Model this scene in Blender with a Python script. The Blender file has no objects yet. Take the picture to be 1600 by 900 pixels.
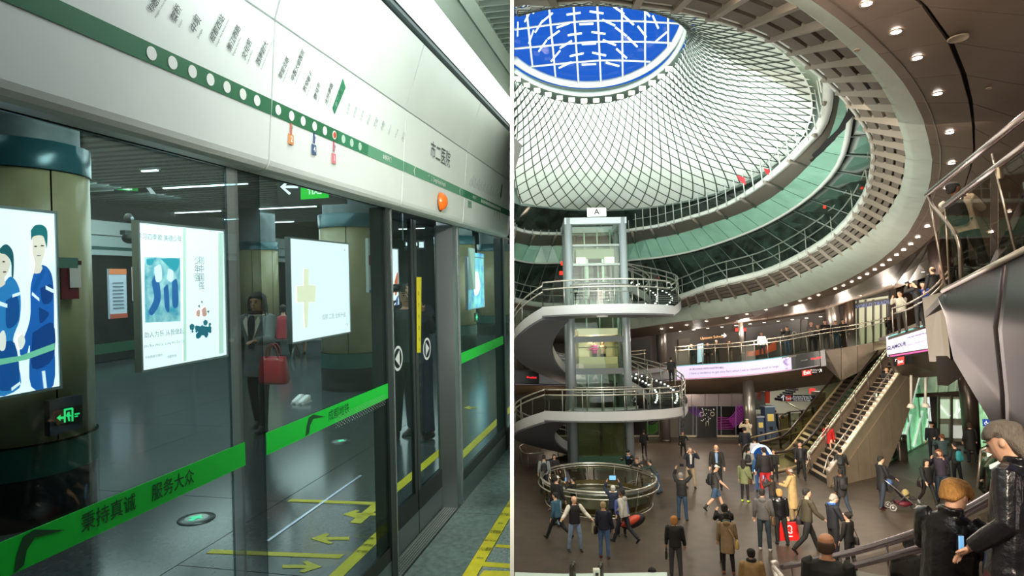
import bpy, bmesh, math, random
import numpy as np
from mathutils import Vector as V, Matrix
random.seed(7)
sc = bpy.context.scene
COL = sc.collection

# ------------------------------------------------------------------ camera, world, lights, exposure
FPX = 1000.0
PITCH = math.atan(.110); ROLL = .017
R0 = V((1, 0, 0)); U0 = V((0, -math.sin(PITCH), math.cos(PITCH))); FW = V((0, math.cos(PITCH), math.sin(PITCH)))
CR = R0 * math.cos(ROLL) - U0 * math.sin(ROLL)
CU = R0 * math.sin(ROLL) + U0 * math.cos(ROLL)
CAMROT = Matrix((CR, CU, -FW)).transposed()
cam = bpy.data.objects.new('camera', bpy.data.cameras.new('camera'))
cam.data.lens = 36 * FPX / 1600; cam.data.sensor_width = 36; cam.data.clip_start = .05; cam.data.clip_end = 400
cam.matrix_world = CAMROT.to_4x4()
COL.objects.link(cam); sc.camera = cam

w = bpy.data.worlds.new('world'); sc.world = w; w.use_nodes = True
w.node_tree.nodes['Background'].inputs[0].default_value = (.016, .115, .56, 1)
w.node_tree.nodes['Background'].inputs[1].default_value = 1.15
sc.view_settings.view_transform = 'Standard'; sc.view_settings.look = 'None'
sc.view_settings.gamma = 1; sc.view_settings.use_curve_mapping = False
sc.view_settings.exposure = 0.0
sc.cycles.use_denoising = True
sc.cycles.max_bounces = 8; sc.cycles.transparent_max_bounces = 24
sc.cycles.sample_clamp_indirect = 4

def pt(px, py, d):
    return (FW + CR * ((px - 800) / FPX) + CU * ((450 - py) / FPX)) * d
def dirp(px, py): return pt(px, py, 1)
def onz(px, py, z):
    d = dirp(px, py); return d * (z / d.z)
FLOOR = -5.7
def fl(px, py): return onz(px, py, FLOOR)
# frame of the platform hall (its own axes: t along the screen doors, a away from the platform, z up)
_l = (CR * .214 + CU * .019 + FW); _l.normalize()
_u = (CR * -.018 + CU - FW * .015); _u = (_u - _l * _u.dot(_l)).normalized()
_n = _u.cross(_l)
ML = Matrix((_l, _n, _u)).transposed().to_4x4()
MLI = ML.inverted()
def ldir(px, py): return (MLI.to_3x3() @ dirp(px, py))
def la(px, py, a, k=0.0):
    d = ldir(px, py); return d * (a / (d.y + k * d.z))
def lz(px, py, z):
    d = ldir(px, py); return d * (z / d.z)
def lt(px, py, t):
    d = ldir(px, py); return d * (t / d.x)
LFL = -1.82

def area(name, loc, tgt, size, power, color, sizey=None, left=False, spread=None):
    l = bpy.data.lights.new(name, 'AREA'); l.energy = power; l.color = color; l.size = size
    if sizey: l.shape = 'RECTANGLE'; l.size_y = sizey
    if spread: l.spread = spread
    o = bpy.data.objects.new(name, l); COL.objects.link(o)
    d = (V(tgt) - V(loc)).normalized()
    o.rotation_euler = d.to_track_quat('-Z', 'Y').to_euler(); o.location = loc
    if left: o.matrix_world = ML @ Matrix.LocRotScale(V(loc), d.to_track_quat('-Z', 'Y'), None)
    return o
def point(name, loc, power, color, r=.1, left=False):
    l = bpy.data.lights.new(name, 'POINT'); l.energy = power; l.color = color; l.shadow_soft_size = r
    o = bpy.data.objects.new(name, l); COL.objects.link(o)
    o.location = (ML @ V(loc)) if left else V(loc); return o

# platform hall lamps and unseen fill lights
COOL = (.93, 1, .97)
area('platform_cove_light', (3.6, .95, 1.36), (3.6, 1.35, .2), 7, 5, COOL, .3, left=True)
area('platform_ceiling_light', (3.0, .55, 1.40), (3.2, .9, -1.8), 3.2, 42, COOL, .5, left=True)
area('platform_front_light', (-1.4, .2, 1.3), (1.6, 1.45, .5), .6, 9, COOL, left=True)  # added unseen light that lifts the left end of the fascia
area('far_track_light', (10, 10.6, 1.95), (10, 12.6, .6), 6, 150, (.9, 1, 1), .6, left=True)  # unseen light added to brighten the far white fascia
for i, t in enumerate((5, 9, 13, 17, 22)):
    area('far_hall_light', (t, 7.6, 1.9), (t, 7.6, -2), 3.0, 210, (.86, .97, 1), 6.0, left=True)
area('hall_aisle_light', (4.5, 3.0, 1.95), (7.5, 3.0, -1.5), 1.5, 115, (.92, 1, .98), 1.2, left=True)  # unseen fill added for the woman and man behind the glass
# atrium lamps and unseen fill lights
WARM = (1, .84, .66)
GRN = (.90, 1, .93)
_p = pt(1010, 330, 24); area('atrium_flood', _p, pt(1010, 120, 31), 9, 1500, GRN)
_p = pt(1000, 520, 16); area('atrium_flood', _p, pt(980, 250, 36), 8, 700, GRN)
_p = pt(1150, 150, 17); area('hall_flood', _p, pt(1100, 800, 25), 9, 750, WARM)
_p = pt(1300, -60, 9); area('hall_flood', _p, pt(1350, 830, 15), 4, 620, WARM)
_p = pt(1250, 560, 22); area('ceiling_wash', _p, pt(1400, 250, 18), 6, 230, (1, .84, .74))  # no fitting here; added to brighten the brown ceiling from below

area('viewing_balcony_lamp', (.5, -3.4, 1.0), (0, 3.0, .3), .4, 22, (1, .95, .86), spread=.45)  # added behind the camera to light the partition end

area('stair_flood', pt(1250, 560, 13), pt(1370, 680, 34), 2, 700, WARM, spread=1.3)  # free-floating light added to brighten the stair side wall
area('balcony_spot', (2.2, .6, 1.6), (3.3, 3.9, -.7), .6, 60, WARM, spread=1.4)  # unseen warm fill added for the foreground man
area('ceiling_wash', (7.0, 2.5, -1.6), (9.5, 9.5, 5.0), 2.5, 110, (1, .84, .76))  # another unseen fill from below, for the right part of the ceiling
# ------------------------------------------------------------------ materials
def lin(c):
    if isinstance(c, str):
        c = [int(c[i:i + 2], 16) / 255 for i in (0, 2, 4)]
    return tuple(x / 12.92 if x <= .04045 else ((x + .055) / 1.055) ** 2.4 for x in c) + (1,)
MATS = {}
def mat(hexc, rough=.6, metal=0, emit=0, noise=0, nscale=8, bump=0, bscale=60, stretch=None, coord='Object', c2=None, spec=.5, wave=None):
    key = (hexc, rough, metal, emit, noise, nscale, bump, bscale, stretch, coord, c2, spec, wave)
    if key in MATS: return MATS[key]
    m = bpy.data.materials.new('m_' + hexc); m.use_nodes = True
    nt = m.node_tree; b = nt.nodes['Principled BSDF']; L = nt.links
    col = lin(hexc)
    b.inputs['Base Color'].default_value = col; b.inputs['Roughness'].default_value = rough
    b.inputs['Metallic'].default_value = metal; b.inputs['Specular IOR Level'].default_value = spec
    if emit:
        b.inputs['Emission Color'].default_value = col; b.inputs['Emission Strength'].default_value = emit
    if noise or bump:
        tc = nt.nodes.new('ShaderNodeTexCoord'); mp = nt.nodes.new('ShaderNodeMapping')
        L.new(tc.outputs[coord], mp.inputs[0])
        if stretch: mp.inputs['Scale'].default_value = stretch
    if noise or c2:
        n = nt.nodes.new('ShaderNodeTexNoise'); n.inputs['Scale'].default_value = nscale; n.inputs['Detail'].default_value = 6
        L.new(mp.outputs[0], n.inputs[0])
        r = nt.nodes.new('ShaderNodeValToRGB'); L.new(n.outputs[0], r.inputs[0])
        r.color_ramp.elements[0].position = .32; r.color_ramp.elements[1].position = .68
        if c2: r.color_ramp.elements[0].color = col; r.color_ramp.elements[1].color = lin(c2)
        else:
            r.color_ramp.elements[0].color = tuple(x * (1 - noise) for x in col[:3]) + (1,)
            r.color_ramp.elements[1].color = tuple(min(1, x * (1 + noise)) for x in col[:3]) + (1,)
        L.new(r.outputs[0], b.inputs['Base Color'])
        if emit: L.new(r.outputs[0], b.inputs['Emission Color'])
    if bump:
        n2 = nt.nodes.new('ShaderNodeTexNoise'); n2.inputs['Scale'].default_value = bscale; n2.inputs['Detail'].default_value = 4
        L.new(mp.outputs[0], n2.inputs[0])
        bp = nt.nodes.new('ShaderNodeBump'); bp.inputs['Strength'].default_value = bump; bp.inputs['Distance'].default_value = .02
        L.new(n2.outputs[0], bp.inputs['Height']); L.new(bp.outputs[0], b.inputs['Normal'])
    MATS[key] = m; return m
def glass(hexc='dfeee8', refl=.1, rough=.02, edge=.35):
    key = ('g', hexc, refl, rough, edge)
    if key in MATS: return MATS[key]
    m = bpy.data.materials.new('glass_' + hexc); m.use_nodes = True; nt = m.node_tree; nt.nodes.clear()
    o = nt.nodes.new('ShaderNodeOutputMaterial'); mx = nt.nodes.new('ShaderNodeMixShader')
    t = nt.nodes.new('ShaderNodeBsdfTransparent'); g = nt.nodes.new('ShaderNodeBsdfGlossy')
    t.inputs[0].default_value = lin(hexc); g.inputs['Roughness'].default_value = rough
    lw = nt.nodes.new('ShaderNodeLayerWeight'); lw.inputs[0].default_value = .3
    ma = nt.nodes.new('ShaderNodeMath'); ma.operation = 'MULTIPLY_ADD'; ma.inputs[1].default_value = edge; ma.inputs[2].default_value = refl * .4
    nt.links.new(lw.outputs['Fresnel'], ma.inputs[0]); nt.links.new(ma.outputs[0], mx.inputs[0])
    nt.links.new(t.outputs[0], mx.inputs[1]); nt.links.new(g.outputs[0], mx.inputs[2]); nt.links.new(mx.outputs[0], o.inputs[0])
    MATS[key] = m; return m

# ------------------------------------------------------------------ mesh helpers
ORG = {}
LEFT = []
STATE = {'left': False}
class MB:
    def __init__(s): s.v = []; s.f = []; s.sm = []
    def add(s, vs, fs, smooth=False):
        b = len(s.v); s.v += [tuple(p) for p in vs]; s.f += [tuple(i + b for i in f) for f in fs]; s.sm += [smooth] * len(fs); return s
    def box(s, c, size, X=V((1, 0, 0)), Y=V((0, 1, 0)), Z=V((0, 0, 1))):
        c = V(c); hx, hy, hz = [k / 2 for k in size]
        vs = [c + X * (i * hx) + Y * (j * hy) + Z * (k * hz) for k in (-1, 1) for j in (-1, 1) for i in (-1, 1)]
        return s.add(vs, [(0, 2, 3, 1), (4, 5, 7, 6), (0, 1, 5, 4), (2, 6, 7, 3), (0, 4, 6, 2), (1, 3, 7, 5)])
    def b2(s, p, q):
        p = V(p); q = V(q); return s.box((p + q) / 2, [abs(a) for a in (q - p)])
    def slab(s, pts, off):
        """polygon pts extruded by vector off"""
        n = len(pts); off = V(off); vs = [V(p) for p in pts] + [V(p) + off for p in pts]
        return s.add(vs, [tuple(range(n)), tuple(range(2 * n - 1, n - 1, -1))] + [(i, i + n, (i + 1) % n + n, (i + 1) % n) for i in range(n)])
    def poly(s, pts): return s.add(pts, [tuple(range(len(pts)))])
    def rings(s, rs, close=True, caps=True, smooth=True):
        n = len(rs[0]); vs = [p for r in rs for p in r]; fs = []
        for k in range(len(rs) - 1):
            for i in range(n if close else n - 1):
                j = (i + 1) % n; fs.append((k * n + i, k * n + j, (k + 1) * n + j, (k + 1) * n + i))
        if caps and close: fs += [tuple(range(n - 1, -1, -1)), tuple((len(rs) - 1) * n + i for i in range(n))]
        return s.add(vs, fs, smooth)
    def tube(s, pts, r, n=8, caps=True):
        pts = [V(p) for p in pts]; rs = r if isinstance(r, (list, tuple)) else [r] * len(pts)
        out = []; up = V((0, 0, 1)); prev = None
        for i, p in enumerate(pts):
            d = (pts[min(i + 1, len(pts) - 1)] - pts[max(i - 1, 0)])
            if d.length < 1e-9: d = V((0, 0, 1))
            d.normalize()
            if prev is None: x = d.cross(up if abs(d.z) < .9 else V((1, 0, 0))).normalized()
            else:
                x = prev - d * prev.dot(d)
                x = x.normalized() if x.length > 1e-6 else d.orthogonal().normalized()
            prev = x; y = d.cross(x)
            out.append([p + (x * math.cos(2 * math.pi * k / n) + y * math.sin(2 * math.pi * k / n)) * rs[i] for k in range(n)])
        return s.rings(out, caps=caps)
    def cyl(s, p, q, r, n=16, r2=None): return s.tube([p, q], [r, r if r2 is None else r2], n)
    def ell(s, c, r, n=12, m=8, M=None):
        c = V(c); rs = []
        for k in range(1, m):
            a = math.pi * k / m
            ring = []
            for i in range(n):
                b = 2 * math.pi * i / n
                q = V((r[0] * math.sin(a) * math.cos(b), r[1] * math.sin(a) * math.sin(b), -r[2] * math.cos(a)))
                ring.append(c + (M @ q if M else q))
            rs.append(ring)
        e = V((0, 0, r[2])); e = M @ e if M else e
        b = len(s.v); s.rings(rs, caps=False)
        nv = len(s.v); s.v += [tuple(c - e), tuple(c + e)]
        for i in range(n):
            j = (i + 1) % n
            s.f.append((nv, b + j, b + i)); s.f.append((nv + 1, b + (m - 2) * n + i, b + (m - 2) * n + j)); s.sm += [True, True]
        return s
    def lathe(s, c, prof, n=32, a0=0, a1=2 * math.pi, ax=V((1, 0, 0)), ay=V((0, 1, 0)), az=V((0, 0, 1)), smooth=True):
        full = abs(a1 - a0 - 2 * math.pi) < 1e-6; k = n if full else n + 1
        rs = [[V(c) + (ax * math.cos(a0 + (a1 - a0) * i / n) + ay * math.sin(a0 + (a1 - a0) * i / n)) * r + az * z for i in range(k)] for r, z in prof]
        return s.rings(rs, close=full, caps=False, smooth=smooth)
    def build(s, name, m, parent=None, label=None, cat=None, group=None, kind=None, origin=None, fix=True):
        me = bpy.data.meshes.new(name)
        if parent is not None: o0 = ORG[parent.name]
        elif origin is not None: o0 = V(origin)
        elif s.v:
            a = np.array(s.v); o0 = V(((a[:, 0].min() + a[:, 0].max()) / 2, (a[:, 1].min() + a[:, 1].max()) / 2, a[:, 2].min()))
        else: o0 = V((0, 0, 0))
        me.from_pydata([(p[0] - o0.x, p[1] - o0.y, p[2] - o0.z) for p in s.v], [], s.f)
        me.polygons.foreach_set('use_smooth', s.sm); me.update()
        if fix and len(s.f) < 60000:
            bm = bmesh.new(); bm.from_mesh(me); bmesh.ops.recalc_face_normals(bm, faces=bm.faces); bm.to_mesh(me); bm.free()
        me.materials.append(m)
        return link(name, me, parent, label, cat, group, kind, o0)
def link(name, me, parent=None, label=None, cat=None, group=None, kind=None, o0=V((0, 0, 0))):
    o = bpy.data.objects.new(name, me); COL.objects.link(o); ORG[o.name] = V(o0)
    if parent is not None: o.parent = parent
    else:
        o.location = o0
        if STATE['left']: LEFT.append(o)
    tag(o, label, cat, group, kind); return o
def tag(o, label=None, cat=None, group=None, kind=None):
    if label: o['label'] = label
    if cat: o['category'] = cat
    if group: o['group'] = group
    if kind: o['kind'] = kind
    return o
def thing(name, label, cat, loc, group=None, kind=None, rotz=0):
    o = bpy.data.objects.new(name, None); COL.objects.link(o); o.location = loc; o.empty_display_size = .1
    ORG[o.name] = V(loc)
    if STATE['left']: LEFT.append(o)
    return tag(o, label, cat, group, kind)
def dup(root, delta, label=None, group=None):
    r = root.copy(); COL.objects.link(r); r.location = root.location + V(delta)
    if STATE['left']: LEFT.append(r)
    ORG[r.name] = ORG[root.name] + V(delta)
    if label: r['label'] = label
    if group: r['group'] = group
    for ch in list(root.children):
        c = ch.copy(); COL.objects.link(c); c.parent = r; ORG[c.name] = ORG[r.name]
        for g in list(ch.children):
            d = g.copy(); COL.objects.link(d); d.parent = c
    return r
def finish_left():
    bpy.context.view_layer.update()
    for o in LEFT:
        o.matrix_world = ML @ o.matrix_world.copy()
TEXTS = {}
def text_mb(txt, size, fn, off=0, bold=0, align='CENTER', mb=None, depth=None):
    """flat letters as mesh; fn maps (x, y) -> 3D"""
    key = (txt, align, bold)
    if key not in TEXTS:
        c = bpy.data.curves.new('t', 'FONT'); c.body = txt; c.size = 1; c.align_x = align; c.align_y = 'CENTER'; c.offset = bold
        c.resolution_u = 2
        o = bpy.data.objects.new('t', c); COL.objects.link(o)
        dg = bpy.context.evaluated_depsgraph_get(); dg.update()
        me = bpy.data.meshes.new_from_object(o.evaluated_get(dg))
        TEXTS[key] = ([tuple(v.co) for v in me.vertices], [tuple(p.vertices) for p in me.polygons])
        bpy.data.objects.remove(o); bpy.data.meshes.remove(me); bpy.data.curves.remove(c)
    vs, fs = TEXTS[key]
    mb = mb or MB(); mb.add([fn(x * size, y * size) for x, y, _ in vs], fs); return mb
def cr(pts, n=6):
    """catmull-rom through points"""
    P = [V(p) for p in pts]; P = [P[0] * 2 - P[1]] + P + [P[-1] * 2 - P[-2]]; out = []
    for i in range(1, len(P) - 2):
        for k in range(n):
            t = k / n
            out.append(.5 * ((2 * P[i]) + (P[i + 1] - P[i - 1]) * t + (2 * P[i - 1] - 5 * P[i] + 4 * P[i + 1] - P[i + 2]) * t * t + (3 * P[i] - P[i - 1] - 3 * P[i + 1] + P[i + 2]) * t ** 3))
    out.append(P[-2]); return out
# ================================================================== PARTITION between the two halls
def camp(x, y, d): return CR * x + CU * y + FW * d
def xcam(p): return p.dot(CR)
def clip(poly, f):
    out = []
    for i in range(len(poly)):
        a, b = poly[i], poly[(i + 1) % len(poly)]; fa, fb = f(a), f(b)
        if fa >= 0: out.append(a)
        if (fa >= 0) != (fb >= 0): out.append(a.lerp(b, fa / (fa - fb)))
    return out
mb = MB()
mb.add([camp(x * .0075, y, d) for d in (2.5, 95) for y in (-16 if d < 9 else -40, 60) for x in (-1, 1)],
       [(0, 1, 3, 2), (4, 6, 7, 5), (0, 4, 5, 1), (2, 3, 7, 6), (0, 2, 6, 4), (1, 5, 7, 3)])
mb.build('wall_partition', mat('f4eee0', .8), kind='structure', label='thin cream partition wall between the platform hall and the atrium', origin=(0, 0, 0))

# ================================================================== PLATFORM HALL (local frame t, a, z)
STATE['left'] = True
CRl = MLI.to_3x3() @ CR
def xl(p): return p.dot(CRl)
def lclip(poly, lim=-.009): return clip([V(p) for p in poly], lambda p: lim - xl(p))
def tend(a, z=0): return la(796.6, 450, a).x + 0  # where the partition cuts plane a
M_WHITE = mat('e9f1ee', .35, noise=.03, nscale=3)
M_STEEL = mat('9aa3a4', .32, 1, bump=.08, bscale=30, stretch=(1, 1, 14))
M_DSTEEL = mat('4c5456', .35, .9)
M_BLACK = mat('0c1011', .35)
M_GREEN = mat('0b7a45', .45)
M_SEAM = mat('0c1010', .9)

# --- near platform floor: stone slabs, each a piece
t_j = lz(750, 802.5, LFL).x
fs = MB(); fs.slab(lclip([(-4, 1.51, LFL - .02), (9, 1.51, LFL - .02), (9, -4, LFL - .02), (-4, -4, LFL - .02)]), (0, 0, -.2))
floorL = fs.build('floor', mat('3b4240', .9), kind='structure', label='platform floor of grey green stone slabs before the screen doors')
def tiles(parent, t0, t1, a0, a1, tl, al, m, off=0, name='tile', gap=.004, clp=True):
    k0 = int((t0 - off) // tl)
    for i in range(k0, int((t1 - off) // tl) + 1):
        s, e = max(t0, off + i * tl), min(t1, off + (i + 1) * tl)
        if e - s < .03: continue
        n = max(1, round((a1 - a0) / al)); w_ = (a1 - a0) / n
        for j in range(n):
            q = [V((s + gap, a0 + j * w_ + gap, LFL - .02)), V((e - gap, a0 + j * w_ + gap, LFL - .02)), V((e - gap, a0 + (j + 1) * w_ - gap, LFL - .02)), V((s + gap, a0 + (j + 1) * w_ - gap, LFL - .02))]
            if clp: q = lclip(q)
            if len(q) < 3: continue
            b = MB(); b.slab(q, (0, 0, .02)); b.build(name, m, parent)
G1 = mat('6d7c79', .42, noise=.28, nscale=26, bump=.1, bscale=90)
G2 = mat('8f9a97', .38, noise=.4, nscale=60)
tiles(floorL, -2, tend(1.51), 1.146, 1.508, 1.2, .5, G1, t_j)
tiles(floorL, -2, 7, .1, 1.059, 1.2, .5, G2, t_j)
tiles(floorL, -2, 5, -2.4, .1, 1.2, .6, G2, t_j)
YEL = mat('e8d62c', .5, noise=.08, nscale=20)
def floor_mark(name, pts, lab, m=YEL, h=.003, group=None, cat='floor marking', clp=True):
    q = [V((p[0], p[1], LFL)) for p in pts]
    if clp: q = lclip(q)
    if len(q) < 3: return
    b = MB(); b.slab(q, (0, 0, h)); return tag(b.build(name, m), lab, cat, group)
ymark = floor_mark('yellow_line', [(-2, 1.059), (9, 1.059), (9, 1.146), (-2, 1.146)], 'long yellow safety line on the near platform floor along the screen doors')
tb = MB()
for i, s in enumerate(['WENXIN', '小心缝隙', 'MIND THE GAP', '文明排队', 'METRO', '先下后上', '注意安全', 'CHENGDU']):
    p = lz(737 + i * 9.0, 872 - i * 13.5, LFL)
    if i > 6: break
    text_mb(s, .05 if len(s) < 5 else .028, lambda x, y: V((p.x + y * 1.3, 1.1025 - x * .42, LFL + .0045)), bold=.01, mb=tb)
ymark and tb.build('lettering', mat('59561d', .6), ymark, fix=False)
c1 = lz(735, 880, LFL)
floor_mark('yellow_line', [(c1.x - .03, -2), (c1.x - .03, 1.06), (c1.x + .03, 1.06), (c1.x + .03, -2)], 'yellow cross line at the bottom corner of the near platform floor')
c2 = lz(775, 853, LFL)
floor_mark('yellow_line', [(c2.x - .022, -1), (c2.x - .022, c2.y), (c2.x + .022, c2.y), (c2.x + .022, -1)], 'short yellow dash on speckled granite beside the partition wall')
c3 = [lz(*p, LFL) for p in ((749, 900), (756, 892), (797, 893), (797, 903), (760, 908))]
floor_mark('yellow_arrow', [(p.x, p.y) for p in c3], 'yellow arrow painted at the bottom edge of the near platform')
# threshold plate before the sliding doors
tA, tB = la(600, 600, 1.51).x - .55, la(719, 600, 1.51).x
th = MB(); th.b2((tA, 1.512, LFL - .02), (tB, 1.635, LFL + .002))
thr = tag(th.build('threshold_plate', mat('8b8f8d', .35, .9)), 'ribbed metal threshold plate on the floor before the sliding doors', 'threshold')
st = MB()
n = int((tB - tA) / .026)
for i in range(n):
    for j in range(6):
        st.box((tA + .013 + i * .026, 1.523 + j * .018, LFL + .0035), (.015, .007, .004))
tag(st.build('stud', mat('d6dad6', .3, .8), thr), kind='stuff')
for a in (1.622, 1.630):
    b = MB(); b.b2((tA, a - .002, LFL + .002), (tB, a + .001, LFL + .006)); b.build('ridge', mat('c8ccc8', .3, .9), thr)

# --- screen door wall
KA = .0726; KC = 1.4526
def lband(px, py): return la(px, py, KC, KA)
def band_a(z): return KC - KA * z
js = [lband(425.5, 130).x, lband(631.5, 230).x, lband(728, 260).x]
tEnd = tend(1.42)
cuts = [-1.6, .35, js[0], js[1], js[2], js[2] + (js[2] - js[1]), min(js[2] + 2 * (js[2] - js[1]), tEnd), tEnd]
cuts = [c for i, c in enumerate(cuts) if i == 0 or c > cuts[i - 1] + .02]
screen = thing('platform_screen', 'white clad platform screen wall with glass panels and sliding doors', 'platform screen', (0, 1.51, LFL))
for i in range(len(cuts) - 1):
    s, e = cuts[i] + .005, cuts[i + 1] - .005
    b = MB()
    prof = [(band_a(1.0), .995), (band_a(.47), .47), (band_a(.45) + .004, .452), (1.435, .438), (1.46, .431), (1.51, .429), (1.51, .60), (1.56, .62), (1.56, 1.0)]
    b.rings([[V((x, a, z)) for a, z in prof] for x in (s, e)], smooth=False)
    o = b.build('fascia_panel', M_WHITE, screen)
    b = MB(); pr2 = [(band_a(1.004), 1.004), (1.26, 1.37), (1.30, 1.40), (1.56, 1.4), (1.56, 1.004)]
    b.rings([[V((x, a, z)) for a, z in pr2] for x in (s, e)], smooth=False); b.build('upper_panel', M_WHITE, screen)
b = MB(); b.b2((-1.6, 1.44, .60), (tEnd, 1.55, 1.38)); b.build('backing', M_SEAM, screen)
b = MB(); b.b2((-1.6, 1.515, .426), (tend(1.52), 1.525, .445)); b.build('header_rail', M_BLACK, screen)
# green route stripe
def zs(slope, a): return slope * a / .9779
z_lo = .642; z_hi = .700
q = []
def stripe(s, e, m, nm='route_stripe'):
    b = MB(); b.slab([V((s, band_a(z_lo) - .001, z_lo)), V((e, band_a(z_lo) - .001, z_lo)), V((e, band_a(z_hi) - .001, z_hi)), V((s, band_a(z_hi) - .001, z_hi))], (0, -.0015, 0)); return b.build(nm, m, screen)
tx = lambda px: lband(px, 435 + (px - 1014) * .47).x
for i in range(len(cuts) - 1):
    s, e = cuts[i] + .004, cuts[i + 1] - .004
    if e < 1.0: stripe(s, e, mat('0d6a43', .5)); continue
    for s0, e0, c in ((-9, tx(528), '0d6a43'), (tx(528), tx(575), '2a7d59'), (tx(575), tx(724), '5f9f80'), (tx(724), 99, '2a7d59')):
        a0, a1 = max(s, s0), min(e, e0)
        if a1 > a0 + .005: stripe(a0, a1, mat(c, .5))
def bandpt(p, x, y, off=-.004): return V((p.x + x, band_a(p.z + y) + off, p.z + y))
dots = MB(); gd = MB()
for px, py, w_ in [(236, 64, 0), (269, 80, 0), (300, 94, 0), (328, 107, 0), (354, 119, 0), (379, 130, 0), (401, 141, 0), (434, 157, 0), (455, 167, 0), (473, 175, 0), (491, 183, 0), (507, 191, 0), (522, 198, 2), (536, 205, 1), (549, 211, 1), (562, 217, 1)]:
    p = lband(px, py); p.z = (z_lo + z_hi) / 2
    k = gd if w_ == 1 else dots
    r = .0195
    k = MB(); k.poly([bandpt(p, r * math.cos(a * math.pi / 12), r * math.sin(a * math.pi / 12)) for a in range(24)])
    k.build('faded_station_dot' if w_ == 1 else 'station_dot', mat('b9d6c8' if w_ == 1 else 'eef4f0', .5), screen, fix=False)
    if w_ == 2:
        rd = MB(); rd.poly([bandpt(p, .014 * math.cos(a * math.pi / 12), .014 * math.sin(a * math.pi / 12), -.0055) for a in range(24)]); rd.build('current_station_dot', mat('c8502c'), screen)
for k in range(18):
    p = lband(752 + k * 1.75, 312); p.z = (z_lo + z_hi) / 2
    dots = MB(); dots.poly([bandpt(p, .016 * math.cos(a * math.pi / 8), .016 * math.sin(a * math.pi / 8)) for a in range(16)]); dots.build('small_station_dot', mat('eef4f0', .5), screen, fix=False)
inkD, inkM, inkG = MB(), MB(), MB()
def name(txt, p0, p1, eng=None, mbx=inkD, k=.92):
    a, b_ = lband(*p0), lband(*p1); d = V((b_.x - a.x, 0, b_.z - a.z)); Ln = d.length; d.normalize(); nn = V((d.z, 0, -d.x))
    size = Ln / max(len(txt), 1) * k
    text_mb(txt, size, lambda x, y: bandpt(a, (d * x - nn * y).x, (d * x - nn * y).z), align='LEFT', bold=.012, mb=mbx)
    if eng:
        o = size * .85
        text_mb(eng, size * .36, lambda x, y: bandpt(a, (d * x - nn * (y - o)).x, (d * x - nn * (y - o)).z), align='LEFT', mb=mbx)
name('非遗博览园', (233, 18), (262, -30), 'Intangible Cultural Heritage Park')
name('蔡桥', (269, 33), (280, 8), 'Caiqiao')
name('中坝', (299, 50), (311, 25), 'Zhongba')
name('成都西站', (329, 64), (349, 22), 'Chengdu West Railway Station')
name('清江西路', (356, 79), (374, 38), 'Qingjiang Road West')
name('文化宫', (379, 92), (391, 60), 'Cultural Palace')
name('西南财大', (401, 101), (417, 62), 'Southwestern University of Finance')
name('草堂北路', (436, 122), (450, 88), 'Caotang Road North')
name('中医大省医院', (455, 126), (475, 75), 'Chengdu University of TCM')
name('宽窄巷子', (474, 143), (487, 110), 'Kuanzhai Alleys')
name('骡马市', (491, 155), (499, 128), 'Luomashi')
name('太升南路', (508, 163), (519, 128), 'Taisheng Road South')
for i, s in enumerate(['玉双路', '双桥路', '万年场', '槐树店', '来龙', '十陵', '成都大学', '明蜀王陵', '西河']):
    x = 541 + i * 10.8; y = 180 + i * 5.1
    name(s, (x, y), (x + 6, y - 25 + i), None, inkG, .75)
# current-station flag
fp = [lband(*p) for p in ((519, 168), (522, 178), (539, 137), (535, 123))]
b = MB(); b.slab([V((p.x, band_a(p.z) - .002, p.z)) for p in fp], (0, -.002, 0)); b.build('station_flag', mat('1f7c56'), screen)
wt = MB(); name('市二医院', (524, 167), (536, 131), None, wt, .8)
# transfer stubs
for px, y0, y1, c, s in ((454, 181, 192, 'd0603c', '换乘2号线'), (490, 197, 208, '2d3f86', '换乘4号线'), (521, 211, 222, 'c8506a', '换乘1号线')):
    p0, p1 = lband(px, y0), lband(px - .5, y1); p0.z = z_lo; p1.z = z_lo - .045; b = MB(); b.b2((p0.x - .004, band_a(p0.z) - .004, p1.z), (p0.x + .004, band_a(p0.z) - .002, p0.z)); b.build('transfer_mark', mat(c), screen)
    name(s[:2], (px - 1, y1 + 16), (px + 3, y1 + 2), None, inkM, .8)
    p2 = lband(px - .5, y1 + 18); p3 = lband(px - .5, y1 + 34)
    b = MB(); b.b2((p2.x - .018, band_a(p2.z) - .004, p3.z), (p2.x + .018, band_a(p2.z) - .002, p2.z)); b.build('line_tag', mat({'d': 'e0955c', '2': '3f5c86', 'c': 'd87a86'}[c[0]]), screen)
    wt2 = MB(); text_mb(s[2], .034, lambda x, y: V((p2.x + x, band_a(p2.z) - .006, (p2.z + p3.z) / 2 + y)), bold=.02, mb=wt2); wt2.build('line_number', mat('f3f5f0'), screen, fix=False)
pc = lambda px: V((tx(px), 0, (z_lo + z_hi) / 2))
for px, s, sz, wd in ((604, '本侧开门', .030, 1), (741, '本侧开门', .030, 1)):
    p = pc(px); text_mb(s, sz, lambda x, y: bandpt(p, x, y), mb=wt, bold=.01)
p = pc(685); text_mb("2   Chengdu People's Hospital", .034, lambda x, y: bandpt(p, x * .72, y * 1.25), mb=wt, bold=.01)
p = pc(669); text_mb('nd', .02, lambda x, y: bandpt(p, x + .004, y + .012), mb=wt)
for px in (647, 718):
    p = pc(px); wt.poly([bandpt(p, x, y) for x, y in ((.008, .029), (.018, .029), (-.002, 0), (.018, -.029), (.008, -.029), (-.014, 0))])
wt.build('white_lettering', mat('eef4f0', .5), screen, fix=False)
p = lband(688, 244); text_mb('市二医院', .112, lambda x, y: bandpt(p, x * .95, y * 1.1 + .0), mb=inkD)
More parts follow.
